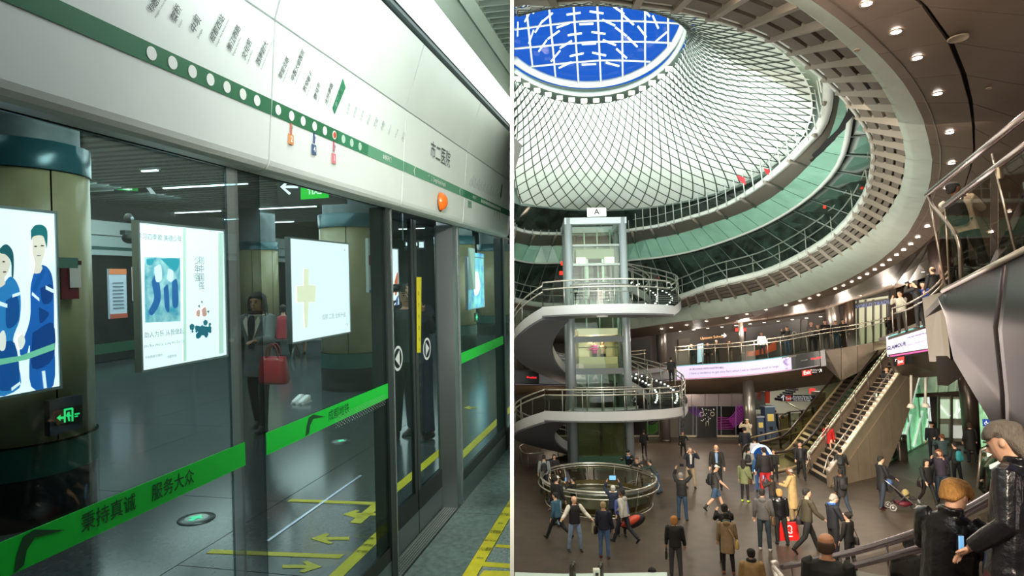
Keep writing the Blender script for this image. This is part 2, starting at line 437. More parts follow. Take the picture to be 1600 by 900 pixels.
for i in range(26):      # the small repeated route names further along
    p = lband(733 + i * 1.9, 284 + i * .95 + 6); d = V((.5, 0, .86)); h = .05 + .05 * ((i * 7) % 5) / 4
    w2 = .006
    inkM.poly([bandpt(p, 0, 0), bandpt(p, w2, 0), bandpt(p, w2 + h * .35, h), bandpt(p, h * .35, h)])
fp = [lband(*p) for p in ((781, 306), (782.3, 310), (785, 290), (784, 285))]
b = MB(); b.slab([V((p.x, band_a(p.z) - .002, p.z)) for p in fp], (0, -.002, 0)); b.build('station_flag', mat('1f7c56'), screen)
for px, y0 in ((772, 325), (776, 328), (780, 331)):
    p0, p1 = lband(px, y0), lband(px, y0 + 13); inkM.poly([V((p0.x - .004, band_a(p0.z) - .003, p1.z)), V((p0.x + .004, band_a(p0.z) - .003, p1.z)), V((p0.x + .004, band_a(p0.z) - .003, p0.z)), V((p0.x - .004, band_a(p0.z) - .003, p0.z))])
b = MB(); p = lband(733.5, 319); b.box((p.x, band_a(p.z) - .003, p.z), (.11, .002, .05)); b.build('door_number_plate', mat('7fa596'), screen)
tb = MB(); text_mb('18', .04, lambda x, y: bandpt(p, x - .02, y), mb=tb); tb.build('door_number', mat('2c4a40'), screen, fix=False)
inkD.build('station_names', mat('4c5557', .7), screen, fix=False); inkM.build('route_marks', mat('8b9496', .7), screen, fix=False)
inkG.build('faded_station_names', mat('b4bfbf', .7), screen, fix=False)
# orange indicator lamp
p = lband(687, 315)
lampo = thing('indicator_lamp', 'orange dome indicator lamp on the white fascia above the sliding doors', 'lamp', (p.x, band_a(p.z), p.z))
b = MB(); b.lathe((p.x, band_a(p.z), p.z), [(.0, -.055), (.022, -.052), (.042, -.036), (.05, -.012), (.05, .0)], 20, ax=V((.9, 0, 0)), ay=V((0, 0, 1.25)), az=V((0, 1, 0))); b.build('lens', mat('e0661a', .2, emit=.35), lampo)
b = MB(); b.lathe((p.x, band_a(p.z), p.z), [(.056, -.006), (.056, .0), (.0, .0)], 20, ax=V((.9, 0, 0)), ay=V((0, 0, 1.25)), az=V((0, 1, 0))); b.build('rim', M_DSTEEL, lampo)

# glass panels, posts, doors
GL = glass('dbe8e5', .05, .015, .07)
TOPZ = .429
def pane(name, t0, t1, a, z0, z1, m=GL, th=.006, parent=screen):
    b = MB(); b.b2((t0, a, z0), (t1, a + th, z1)); return b.build(name, m, parent)
def T(px, a=1.51, py=600): return la(px, py, a).x
tp = T(361); tq = T(378); tr = T(413); ts_ = T(605); tt = T(613)
pane('glass_panel', -1.6, tp, 1.51, -1.567, TOPZ)
pane('glass_panel', tq + .0, tr, 1.512, -1.567, TOPZ, glass('b4bfbd', .05, .03, .08))
pane('glass_panel', tr, ts_, 1.51, -1.567, TOPZ)
pane('frosted_edge', tp, tq, 1.508, -1.567, TOPZ, glass('b9c8cc', .5, .25, .3), .01)
for s, e in ((-1.6, tp), (tp, tr), (tr, ts_), (T(719.5), T(788))):
    b = MB(); b.b2((s, 1.505, LFL), (e, 1.56, -1.65)); b.build('kick_plate', M_STEEL, screen)
    b = MB(); b.b2((s, 1.507, -1.65), (e, 1.53, -1.567)); b.build('black_border', M_BLACK, screen)
b = MB(); b.b2((ts_, 1.50, LFL), (tt, 1.60, TOPZ)); b.build('post', M_DSTEEL, screen)
b = MB(); b.b2((tt - .004, 1.495, LFL), (tt + .006, 1.51, TOPZ)); b.build('edge_strip', mat('b9c2c0', .25, .9), screen)
b = MB(); b.b2((T(694.5, 1.6), 1.51, LFL), (T(719.5), 1.66, TOPZ)); b.build('post', M_STEEL, screen)
b = MB(); b.b2((T(719.5) - .03, 1.50, LFL), (T(719.5), 1.512, TOPZ)); b.build('edge_strip', mat('a8aeb0', .25, .9), screen)
pane('glass_panel', T(719.5), T(788), 1.51, -1.567, TOPZ)
b = MB(); b.b2((T(788), 1.50, LFL), (T(790.5), 1.6, TOPZ)); b.build('post', M_DSTEEL, screen)
pane('glass_panel', T(790.5), tend(1.51), 1.51, -1.6, TOPZ)
b = MB(); b.b2((T(790.5), 1.505, LFL), (tend(1.51), 1.56, -1.6)); b.build('kick_plate', M_STEEL, screen)
# sliding door leaves
DA = 1.645
d0, dm, d1 = T(600, DA), T(648.5, DA), T(697, DA)
for k, (s, e, fr) in enumerate(((d0, dm - .01, .035), (dm + .01, d1, .05))):
    dr = thing('sliding_door', ['left glass leaf of the platform sliding door with a white arrow ring', 'right glass leaf of the platform sliding door beside the steel post'][k], 'door', (s, DA, LFL))
    pane('glass_pane', s + fr, e - fr, DA, -1.51, TOPZ - .02, GL, .006, dr)
    b = MB(); b.b2((s, DA - .012, LFL + .01), (e, DA + .02, -1.65)); b.build('kick_plate', M_STEEL, dr)
    b = MB(); b.b2((s, DA - .010, -1.65), (e, DA + .02, -1.51)); b.build('black_border', M_BLACK, dr)
    for q0, q1 in ((s, s + fr), (e - fr, e)):
        b = MB(); b.b2((q0, DA - .008, -1.51), (q1, DA + .02, TOPZ)); b.build('stile', M_DSTEEL if k == 0 or q0 == s else mat('7d878c', .3, .9), dr)
    pc_ = la(*((620.5, 560) if k == 0 else (666, 545)), DA - .006)
    ring = MB(); n = 32; ro, ri = .083, .066
    for i in range(n):
        a0, a1 = 2 * math.pi * i / n, 2 * math.pi * (i + 1) / n
        ring.poly([V((pc_.x + r * math.cos(a), DA - .012, pc_.z + r * math.sin(a))) for r, a in ((ro, a0), (ro, a1), (ri, a1), (ri, a0))])
    sg = -1 if k == 0 else 1
    ring.poly([V((pc_.x + sg * x, DA - .012, pc_.z + y)) for x, y in ((-.030, .055), (.05, 0), (-.030, -.055))])
    ring.build('arrow_ring_decal', mat('dfe5e6', .5), dr, fix=False)
yp = [la(px, py, DA - .01) for px, py in ((650, 433), (657.5, 433), (656.5, 551), (650.5, 551))]
b = MB(); b.slab([V((p.x, DA - .014, p.z)) for p in yp], (0, -.001, 0)); o = tag(b.build('warning_strip', mat('d9cf1e', .5)), 'tall yellow warning strip sticker on the sliding door seam', 'sticker')
tb = MB()
for i, s in enumerate('请勿倚靠车门小心夹手'):
    text_mb(s, .032, lambda x, y: V((yp[0].x + .024 + x, DA - .017, yp[0].z - .12 - i * .083 + y)), mb=tb)
tb.build('lettering', mat('5a5a16'), o, fix=False)

# green decal stripe on the glass, with its lettering
GS = bpy.data.materials.new('green_film'); GS.use_nodes = True
nt = GS.node_tree; bs = nt.nodes['Principled BSDF']; bs.inputs['Base Color'].default_value = lin('02e040'); bs.inputs['Roughness'].default_value = .4
tr_ = nt.nodes.new('ShaderNodeBsdfTransparent'); tr_.inputs[0].default_value = lin('10e030'); mx = nt.nodes.new('ShaderNodeMixShader'); mx.inputs[0].default_value = .8
nt.links.new(tr_.outputs[0], mx.inputs[1]); nt.links.new(bs.outputs[0], mx.inputs[2]); nt.links.new(mx.outputs[0], nt.nodes['Material Output'].inputs[0])
zt, zb = -.602, -.690
def film(t0, t1, lab):
    b = MB(); b.b2((t0, 1.506, zb), (t1, 1.508, zt)); return tag(b.build('green_glass_stripe', GS), lab, 'glass decal')
f1 = film(-.5, T(379), 'bright green stripe with dark Chinese characters on the left glass panel')
f2 = film(T(413), T(607), 'bright green stripe on the middle glass panel beneath the red handbag')
f3 = film(T(719.5), T(787), 'bright green stripe on the glass panel right of the doors')
def filmtext(mbx, s, px, size, sx=1):
    p = la(px, 431 + (1014 - px) * .42, 1.503); zc = (zt + zb) / 2
    text_mb(s, size, lambda x, y: V((p.x + x * sx, 1.5045, zc + y)), mb=mbx, bold=.004)
DK = mat('0d4a26', .6)
m1 = MB(); filmtext(m1, '秉持真诚', 172, .056, .85); m1.build('dark_lettering', DK, f1, fix=False); m1 = MB(); filmtext(m1, '服务大众', 272, .056, .85); m1.build('dark_lettering', DK, f1, fix=False); m1 = MB()
def swoosh(mbx, px, sc_=1.0):
    p = la(px, 431 + (1014 - px) * .42, 1.503); zc = (zt + zb) / 2
    P1 = [(-.055, -.042), (-.030, -.034), (-.022, .0), (.0, .022), (.085, .008), (.0, .042), (-.03, .036), (-.047, .0)]
    mbx.poly([V((p.x + x * sc_, 1.5045, zc + y)) for x, y in P1])
swoosh(m1, 55, 1.0); m1.build('swoosh_mark', DK, f1, fix=False)
m2 = MB(); swoosh(m2, 490, 1.3); filmtext(m2, '成都地铁', 530, .055); m2.build('dark_lettering', DK, f2, fix=False)
dm_ = MB()
for i in range(46):
    for j in range(7):
        t_ = T(522) + i * .029 + (j % 2) * .0145
        if t_ < T(600): dm_.box((t_, 1.504, zb - .012 + j * .009 - .012), (.007, .001, .0035))
tag(dm_.build('dot_pattern', mat('9aa8a0', .5), f2), kind='stuff')

# --- ceiling over the platform: lit cove, edge trims, louver blades
def strip3(name, pts, m, kind='structure', lab=None, e=None, th=(0, 0, .03)):
    q = lclip(pts); b = MB(); b.slab(q, th); return b.build(name, m, kind=kind, label=lab)
b = MB(); b.b2((-1.5, 1.235, 1.385), (tend(1.26), 1.262, 1.405)); b.build('trim_1', mat('4c5c60', .4, .6), kind='structure')
cove = strip3('cove_light', [(-1.5, 1.235, 1.42), (9, 1.235, 1.42), (9, 1.035, 1.42), (-1.5, 1.035, 1.42)], mat('f4fffb', .5, emit=1.6), kind=None)
tag(cove, 'long white glowing light strip in the ceiling above the screen fascia', 'ceiling light')
strip3('trim_2', [(-1.5, 1.035, 1.40), (9, 1.035, 1.40), (9, .955, 1.45), (-1.5, .955, 1.45)], mat('b7cac4', .5))
strip3('trim_3', [(-1.5, .955, 1.47), (9, .955, 1.47), (9, .93, 1.47), (-1.5, .93, 1.47)], mat('5d716d', .6))
strip3('trim_4', [(-1.5, .93, 1.43), (9, .93, 1.43), (9, .862, 1.445), (-1.5, .862, 1.445)], mat('c3d5cf', .5))
ceilL = strip3('ceiling', [(-4, 1.6, 1.60), (12, 1.6, 1.60), (12, -4, 1.60), (-4, -4, 1.60)], mat('4a5654', .8), lab='platform ceiling of pale louver blades', th=(0, 0, .1))
t = 1.2
BL = mat('bccac4', .5)
while t < 8:
    q = lclip([(t, .86, 1.44), (t, -.6, 1.44), (t + .006, -.6, 1.44), (t + .006, .86, 1.44)])
    if len(q) > 2: b = MB(); b.slab(q, (.02, 0, .055)); b.build('louver_blade', BL, ceilL)
    t += .078

# --- hall beyond the glass; platform reflections stand here as solid things
HB = 12.9
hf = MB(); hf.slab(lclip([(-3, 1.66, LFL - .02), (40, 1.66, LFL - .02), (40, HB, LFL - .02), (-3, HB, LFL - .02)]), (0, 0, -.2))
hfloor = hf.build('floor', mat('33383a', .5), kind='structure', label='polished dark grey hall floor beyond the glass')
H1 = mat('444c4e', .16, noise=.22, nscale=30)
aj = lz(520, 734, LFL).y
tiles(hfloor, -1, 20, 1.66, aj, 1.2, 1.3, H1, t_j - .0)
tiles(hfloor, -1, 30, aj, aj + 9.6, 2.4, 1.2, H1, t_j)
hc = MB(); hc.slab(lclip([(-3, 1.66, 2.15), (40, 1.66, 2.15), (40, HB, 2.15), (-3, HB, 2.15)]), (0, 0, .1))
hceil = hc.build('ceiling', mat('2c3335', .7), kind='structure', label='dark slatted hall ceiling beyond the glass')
for k in range(64):      # ceiling slats running across
    t = .5 + k * .30
    q = lclip([(t, 1.7, 2.02), (t + .16, 1.7, 2.02), (t + .16, HB - .1, 2.02), (t, HB - .1, 2.02)])
    if len(q) > 2: b = MB(); b.slab(q, (0, 0, .03)); b.build('ceiling_slat', mat('56605f', .5, .3), hceil)
def tube_light(px0, px1, py, lab, z=2.0):
    p = lz((px0 + px1) / 2, py, z); L_ = abs(px1 - px0) / 1000 * p.length * .98
    r = thing('strip_light', lab, 'ceiling light', (p.x, p.y, z))
    b = MB(); b.box((p.x, p.y, z - .01), (.05, L_, .02)); b.build('tube', mat('eaffff', .5, emit=7), r)
    b = MB(); b.box((p.x, p.y, z + .012), (.10, L_ + .05, .024)); b.build('housing', mat('98a2a3', .4), r)
for (x0, x1, y, s) in ((252, 388, 290, 'longest glowing tube above the large white poster'), (222, 246, 266, 'short glowing tube left at the top of the hall ceiling'), (126, 178, 300, 'glowing tube beside the nearest column top'),
                       (262, 346, 331, 'glowing tube just over the large white poster'), (335, 400, 342, 'glowing tube left of the second column'), (402, 496, 324, 'glowing tube under the mirrored exit sign'),
                       (400, 460, 347, 'faint glowing tube over the yellow cross poster'), (594, 608, 340, 'short glowing tube right of the nearest tall column'), (622, 664, 357, 'glowing tube seen through the sliding doors')):
    tube_light(x0, x1, y, s)
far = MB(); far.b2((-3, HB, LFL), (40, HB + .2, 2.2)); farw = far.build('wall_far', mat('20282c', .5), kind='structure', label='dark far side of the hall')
q = [V((30, 1.66, LFL)), V((30, HB, LFL))]
eb = MB(); eb.slab(lclip([(31, 1.66, LFL), (31, HB, LFL), (31.2, HB, LFL), (31.2, 1.66, LFL)]), (0, 0, 4)); eb.build('wall_end', mat('454e50', .7), kind='structure')
# far platform screen with white fascia
S2 = thing('platform_screen', 'distant white fascia and dark glass of the opposite platform screen', 'platform screen', (8, HB - .3, LFL))
zt2, zm, zb2 = 1.52, 1.17, .72
for k in range(7):
    t = -1 + k * 4.2
    b = MB(); b.b2((t, HB - .42, zm + .02), (t + 4.18, HB - .1, zt2)); b.build('upper_panel', mat('b4bcbb', .5), S2)
    b = MB(); b.b2((t, HB - .38, zb2), (t + 4.18, HB - .1, zm)); b.build('fascia_panel', mat('a9b5b6', .5), S2)
    b = MB(); b.b2((t, HB - .385, zb2 + .12), (t + 4.18, HB - .38, zb2 + .20)); b.build('route_stripe', mat('1c4f48', .5), S2)
    b = MB(); b.b2((t, HB - .20, LFL), (t + 4.18, HB - .14, zb2)); b.build('glass_panel', mat('111a20', .12), S2)
    b = MB(); b.b2((t, HB - .215, -1.62), (t + 4.18, HB - .20, -1.38)); b.build('glass_stripe', mat('12523a', .5), S2)
    b = MB(); b.b2((t - .05, HB - .26, LFL), (t + .05, HB - .14, zb2)); b.build('post', M_DSTEEL, S2)
def wallquad(px0, py0, px1, py1, a):
    p, q_ = la(px0, py0, a), la(px1, py1, a); return p, q_
tbx = MB()
for i in range(14):
    p = la(132 + i * 4.6, 366, HB - .39); text_mb('市二医院', .10, lambda x, y: V((p.x + x * .5 + y * .2, HB - .392, p.z + x * .8 - y * .3)), mb=tbx, align='LEFT')
tbx.build('station_names', mat('5d676a'), S2, fix=False)
cam1 = thing('ceiling_camera', 'dark round camera under the far white fascia beside the large poster', 'camera', la(202, 375, 9))
p = la(202, 372, 9); b = MB(); b.ell(p, (.12, .12, .10)); b.build('dome', M_BLACK, cam1)
b = MB(); b.b2(p + V((-.15, -.05, .05)), p + V((.2, .05, .13))); b.build('bracket', M_DSTEEL, cam1)
cam1 = thing('ceiling_camera', 'small black camera on the white fascia panel above the other one', 'camera', la(201, 341, 9))
p = la(201, 341, 9); b = MB(); b.ell(p, (.08, .08, .09)); b.build('dome', M_BLACK, cam1)
b = MB(); b.ell(p + V((0, -.07, -.01)), (.035, .03, .035)); b.build('lens', mat('9fb0b5', .1), cam1)
# lit notice boards beyond
for (x0, y0, x1, y1, c, s) in ((170, 420, 199, 496, 'b9c6d6', 'dim lit timetable board with an orange head behind far glass'), (208, 417, 217, 470, 'd7b9b4', 'narrow dim board beside the large poster behind far glass')):
    A, B = la(x0, y0, 11.6), la(x1, y1, 11.6)
    r = thing('notice_board', s, 'notice board', (A.x, 11.6, B.z))
    b = MB(); b.b2((A.x, 11.6, B.z), (B.x, 11.65, A.z)); b.build('sheet', mat(c, .6, emit=.16), r)
    b = MB(); b.b2((A.x, 11.59, A.z - .12), (B.x, 11.6, A.z)); b.build('header', mat('d8794a', .6, emit=.25), r)
    b = MB(); b.b2((A.x, 11.59, B.z), (B.x, 11.6, B.z + .10)); b.build('footer', mat('b0503c', .6, emit=.15), r)
    b = MB()
    for i in range(8): b.b2((A.x + .08, 11.585, A.z - .3 - i * .08), (B.x - .1, 11.59, A.z - .325 - i * .08))
    b.build('print', mat('6b7b8c'), r)

# columns
CREAM = mat('968f6c', .32, noise=.10, nscale=5, bump=.03, bscale=12)
STONE = mat('6f7b7e', .5, noise=.2, nscale=7)
def column(t, a, lab):
    c = V((t, a, LFL)); r = thing('column', lab, 'column', c, group=None)
    b = MB(); b.lathe(c, [(0, 0), (.54, 0), (.545, .38)], 36); b.build('base', mat('12181a', .25), r)
    b = MB(); b.lathe(c, [(.55, .38), (.55, .62)], 36); b.build('base_band', mat('17463f', .3), r)
    for k in range(6):
        b = MB(); b.lathe(c, [(.50, .63), (.53, .632), (.53, 2.715), (.50, 2.717)], 8, k * math.pi / 3 + .012 + .3, (k + 1) * math.pi / 3 - .012 + .3); b.build('cladding_panel', CREAM, r)
    b = MB(); b.lathe(c, [(.51, .62), (.51, 2.72)], 24); b.build('core', M_SEAM, r)
    b = MB(); b.lathe(c, [(.545, 2.72), (.545, 2.94), (.40, 2.94)], 36); b.build('top_band', mat('2f5a62', .25, .2), r)
    b = MB(); b.lathe(c, [(.47, 2.94), (.47, 4.0)], 36); b.build('shaft_head', STONE, r)
    return r
column(4.2, 5.0, 'nearest cream clad column left behind the poster of uniformed staff')
column(10.2, 5.0, 'cream column with dark green base behind the yellow cross poster')
column(16.2, 5.0, 'cream column just right of the sliding door post')
column(20.5, 5.0, 'farthest cream column at the right end of the glass')
column(15.9, 10.6, 'cream column standing behind the woman in grey coat')
# lightbox posters on plane a=4.4
PA = 4.38
def lightbox(px0, px1, zt, zb, lab, em=1.5, c='f4f8ff'):
    t0, t1 = la(px0, 450, PA).x, la(px1, 450, PA).x
    r = thing('lightbox_poster', lab, 'lightbox', (t0, PA, zb))
    b = MB(); b.b2((t0, PA, zb), (t1, PA + .05, zt)); b.build('lit_sheet', mat(c, .4, emit=em), r)
    b = MB()
    for p_, q_ in (((t0 - .02, zb - .02), (t0, zt + .02)), ((t1, zb - .02), (t1 + .02, zt + .02)), ((t0, zt), (t1, zt + .02)), ((t0, zb - .02), (t1, zb))):
        b.b2((p_[0], PA - .01, p_[1]), (q_[0], PA + .06, q_[1]))
    b.build('frame', mat('9ba4a8', .3, .8), r)
    return r, t0, t1
def on(px, py, k=1): p = la(px, py, PA); return V((p.x, PA - .002 - .0015 * k, p.z))
def ink(r, name, polys, c, em=.9, k=1, smooth=0):
    b = MB()
    for poly in polys:
        pp = [on(x, y, k) for x, y in poly]
        if smooth: pp = cr(pp + [pp[0]], 4)[:-1]
        b.poly(pp)
    return b.build(name, mat(c, .5, emit=em * 1.3), r, fix=False)
Z1, Z0 = la(218, 348, PA).z, la(221, 579, PA).z
r, _, _ = lightbox(-90, 88, Z1, Z0, 'lit poster of two uniformed staff in blue on the nearest column')
ink(r, 'printed_hair', [[(47, 360), (54, 352), (66, 352), (73, 362), (72, 388), (70, 380), (66, 369), (56, 368), (49, 372), (48, 385)]], '1d6f78', .8, 3, 1)
ink(r, 'printed_face', [[(49, 370), (56, 366), (66, 368), (70, 380), (69, 395), (64, 412), (66, 424), (52, 427), (54, 412), (50, 395)]], 'f3dccf', .95, 2, 1)
ink(r, 'printed_uniform', [[(53, 424), (66, 414), (78, 424), (83, 450), (84, 520), (83, 602), (48, 604), (46, 540), (40, 560), (30, 548), (46, 500), (47, 450)]], '1a5fb4', .85, 1, 1)
ink(r, 'printed_uniform_shade', [[(62, 450), (80, 445), (80, 470), (66, 474)], [(50, 520), (82, 505), (82, 560), (50, 575)], [(60, 480), (76, 490), (62, 505)]], '0d3f86', .8, 2, 1)
ink(r, 'printed_collar', [[(50, 450), (66, 418), (70, 424), (54, 458)]], '0b58a8', .8, 3)
ink(r, 'printed_stripe', [[(49, 456), (60, 466), (60, 471), (48, 461)], [(70, 446), (84, 453), (84, 459), (70, 452)], [(64, 580), (69, 579), (72, 606), (67, 607)]], 'eef4fb', .95, 4)
ink(r, 'printed_hair', [[(-3, 390), (6, 382), (14, 385), (20, 398), (20, 430), (17, 432), (16, 410), (8, 398), (0, 396)]], '1c5c68', .8, 3, 1)
ink(r, 'printed_face', [[(-4, 396), (8, 397), (15, 410), (12, 425), (6, 434), (7, 444), (-6, 446)]], 'f0d8cc', .95, 2, 1)
ink(r, 'printed_uniform', [[(-20, 460), (2, 446), (16, 432), (28, 446), (32, 470), (30, 500), (20, 530), (26, 560), (30, 606), (-20, 608)]], '2c7fc4', .85, 1, 1)
ink(r, 'printed_uniform_shade', [[(8, 470), (26, 462), (28, 500), (10, 512)], [(-6, 540), (22, 536), (28, 600), (-6, 606)]], '0f4f98', .8, 2, 1)
ink(r, 'printed_hand', [[(-4, 524), (4, 516), (8, 528), (6, 546), (-2, 546)], [(26, 528), (34, 522), (38, 534), (32, 546), (27, 540)]], 'f6e9e4', .95, 4, 1)
ink(r, 'printed_stripe', [[(-4, 470), (10, 475), (10, 481), (-4, 477)], [(18, 460), (30, 456), (30, 461), (18, 465)], [(16, 606), (30, 596), (31, 600), (17, 611)]], 'eef4fb', .95, 4)
ink(r, 'printed_ribbon', [[(-10, 562), (30, 556), (84, 536), (84, 546), (40, 562), (-10, 572)]], '7cc8a8', .8, 5)
for s in ((52, 384, 56, 386), (62, 383, 67, 385), (56, 399, 62, 400), (2, 408, 6, 410), (3, 424, 8, 426)):
    ink(r, 'printed_features', [[(s[0], s[1]), (s[2], s[1]), (s[2], s[3]), (s[0], s[3])]], '50403f', .3, 5)
r, _, _ = lightbox(219.5, 351, Z1, Z0, 'large white poster with a blue picture and a teal peony')
ink(r, 'printed_band', [[(348, 364), (340, 363), (341, 553), (349, 552)], [(285, 357), (290, 357), (291, 564), (286, 565)]], 'cfe8dc', .85, 1)
m_pic = mat('2aa3c8', .5, emit=.8, noise=.1, nscale=9, c2='c9f2f6')
b = MB(); b.poly([on(*p, 1) for p in ((225, 402), (281, 403), (281.5, 502), (226, 504))]); b.build('printed_picture', m_pic, r, fix=False)
ink(r, 'printed_figures', [[(236, 440), (243, 428), (248, 440), (250, 470), (238, 492), (232, 486), (240, 466)], [(268, 440), (276, 438), (278, 476), (269, 478)], [(255, 450), (262, 446), (264, 486), (257, 480)]], '1466b0', .7, 2, 1)
ink(r, 'printed_figures', [[(228, 405), (240, 405), (236, 414), (229, 413)], [(250, 404), (278, 405), (274, 424), (262, 416)]], '22a6bf', .7, 2, 1)
ink(r, 'printed_figures', [[(240, 418), (250, 414), (252, 436), (243, 440)], [(262, 420), (270, 424), (268, 440), (261, 436)]], 'eefaff', .9, 3, 1)
tb = MB(); P_ = on(250, 372, 2); text_mb('学习四季歌 美德少年', .060, lambda x, y: V((P_.x + x, P_.y, P_.z + y)), mb=tb)
for (px, py, s, sz) in ((257, 521, '助人为乐 从我做起', .060), (257, 537, 'Zhu Ren Wei Le  Cong Wo Zuo Qi', .034), (240, 557, '中央精神文明办', .030), (268, 557, '成都地铁', .030)):
    P_ = on(px, py, 2); text_mb(s, sz, lambda x, y: V((P_.x + x, P_.y, P_.z + y)), mb=tb)
for px, s in ((314, '则中国强'), (307.5, '少年强')):
    for i, ch in enumerate(s):
        P_ = on(px, 408 + i * 13, 2); text_mb(ch, .085, lambda x, y: V((P_.x + x, P_.y, P_.z + y)), mb=tb)
tb.build('printed_lettering', mat('8f999d', .5, emit=.3), r, fix=False)
rng = random.Random(3)
pet = [[(x + rr * math.cos(a) * .8, y + rr * math.sin(a)) for a in (0, 1.3, 2.3, 3.5, 4.6, 5.5)] for x, y, rr in [(303 + rng.random() * 28 - (rng.random() * 6), 504 + rng.random() * 22, 2 + rng.random() * 3.5) for _ in range(30)]]
ink(r, 'printed_peony', pet, '127a90', .5, 3)
ink(r, 'printed_peony', [[(314, 484), (320, 480), (322, 492), (316, 494)], [(306, 486), (311, 484), (311, 494), (306, 493)]], 'e9a9a0', .7, 3, 1)
ink(r, 'printed_peony', [[(308, 478), (311, 476), (311, 481)], [(313, 470), (316, 471), (314, 475)], [(322, 486), (326, 485), (325, 490)]], '2f6f58', .5, 4)
r, _, _ = lightbox(454.5, 545.5, Z1, Z0, 'white lit poster with a pale yellow cross in front of the tall column')
ink(r, 'printed_cross', [[(474, 420), (482, 420), (482, 445), (493, 446), (492, 472), (482, 472), (480, 512), (475, 512), (474, 472), (463, 473), (463, 447), (474, 446)]], 'fbf0d2', 1.0, 1)
tb = MB()
for (px, py, s, sz) in ((522, 494, '成都 二医 全新升级', .082), (541, 508, '广告', .05), (538, 391, '●', .03)):
    P_ = on(px, py, 2); text_mb(s, sz, lambda x, y: V((P_.x + x, P_.y, P_.z + y)), mb=tb)
tb.build('printed_lettering', mat('b9bcc0', .5, emit=.4), r, fix=False)
r, _, _ = lightbox(608, 622.5, Z1, Z0, 'narrow poster with an orange figure seen at the left door leaf')
ink(r, 'printed_figure', [[(616, 440), (621, 425), (621, 452), (617, 462)]], 'e0683c', .8, 2, 1)
ink(r, 'printed_figure', [[(618, 468), (621.5, 462), (621, 478), (618, 480)]], '4060b8', .8, 2, 1)
r, _, _ = lightbox(731, 756, Z1, Z0, 'blue and green lit poster on the column right of the doors')
b = MB(); b.poly([on(*p, 1) for p in ((731, 393), (756, 397), (756, 480), (731, 484))]); b.build('printed_picture', mat('1d78d8', .5, emit=.8, noise=.1, nscale=3, c2='9fe8da'), r, fix=False)
ink(r, 'printed_figure', [[(738, 430), (746, 424), (750, 450), (742, 462)]], 'eaf6fb', .9, 2, 1)
# signs
def sign(px0, py0, px1, py1, t, lab, th=.05):
    A, B = lt(px0, py0, t), lt(px1, py1, t)
    r = thing('hanging_sign', lab, 'sign', ((A.x), (A.y + B.y) / 2, B.z))
    b = MB(); b.b2((t, A.y, A.z), (t + th, B.y, B.z)); b.build('panel', mat('0e1214', .4), r)
    b = MB(); b.b2((t + .02, (A.y + B.y) / 2 + .3, A.z), (t + .04, (A.y + B.y) / 2 + .33, 2.1)); b.build('hanger', M_DSTEEL, r)
    return r
def sp(t, px, py, k=1): p = lt(px, py, t); return V((t - .003 * k, p.y, p.z))
def spoly(r, nm, t, polys, c, em, k=1):
    b = MB()
    for q_ in polys: b.poly([sp(t, x, y, k) for x, y in q_])
    b.build(nm, mat(c, .5, emit=em), r, fix=False)
t = 8.0; r = sign(432, 250, 540, 318, t, 'black hanging sign with white arrow and green mirrored exit panel')
spoly(r, 'arrow', t, [[(438, 292), (452, 279.5), (454.5, 282), (445.5, 290), (466, 290), (466, 294), (445.5, 294), (455, 302), (452, 304.5)]], 'f6fbff', 1.2)
spoly(r, 'exit_panel', t, [[(470, 283), (514, 287), (514, 309), (470, 312)]], '12c22c', 1.0)
tb = MB(); text_mb('EXIT', .105, lambda x, y: (lambda c: V((t - .007, c.y + x * 1.0, c.z + y)))(sp(t, 492, 299.5)), mb=tb, bold=.02); tb.build('exit_lettering', mat('f6fff6', .5, emit=1.2), r, fix=False)
spoly(r, 'exit_pictogram', t, [[(481, 287), (500, 288.5), (500, 292), (481, 292)]], 'f6fff6', 1.2, 3)
spoly(r, 'train_pictogram', t, [[(518, 292), (534, 297), (534, 302), (521, 302), (518, 299)]], 'd6dcdf', .8, 2)
spoly(r, 'train_pictogram', t, [[(521, 294), (532, 298), (532, 300), (522, 300)]], '0e1214', 0, 3)
t = 11.5; r = sign(127, 283, 236, 300, t, 'dark hanging sign with green running man left near the column')
spoly(r, 'exit_panel', t, [[(179, 285), (216, 286), (216, 299), (179, 296)]], '16a84a', .8)
spoly(r, 'exit_pictogram', t, [[(187, 291), (194, 291), (194, 289), (199, 289), (199, 291), (207, 291), (207, 297), (187, 295)]], 'eafff0', 1.0, 2)
spoly(r, 'arrow', t, [[(227, 291), (234, 291), (244, 303), (236, 303)]], 'e6ecef', .8, 2)
t = 13; r = sign(588, 366, 612, 382, t, 'small black sign with train pictogram and white arrow left of the doors')
spoly(r, 'pictogram', t, [[(591, 370), (599, 370), (599, 380), (591, 380)]], 'e6ecef', .9); spoly(r, 'pictogram', t, [[(593, 372), (597, 372), (597, 376), (593, 376)]], '0e1214', 0, 2)
spoly(r, 'arrow', t, [[(602, 373), (606, 373), (606, 370), (611.5, 374.5), (606, 379), (606, 376), (602, 376)]], 'e6ecef', .9)
t = 15; r = sign(632, 376, 664, 389, t, 'small black direction sign seen through the sliding doors')
spoly(r, 'lettering', t, [[(634, 379), (641, 379), (641, 384), (634, 384)], [(643, 379), (652, 379), (652, 384), (643, 384)]], 'e6ecef', .8); spoly(r, 'pictogram', t, [[(655, 378), (662, 378), (662, 387), (655, 387)]], 'e6ecef', .8)
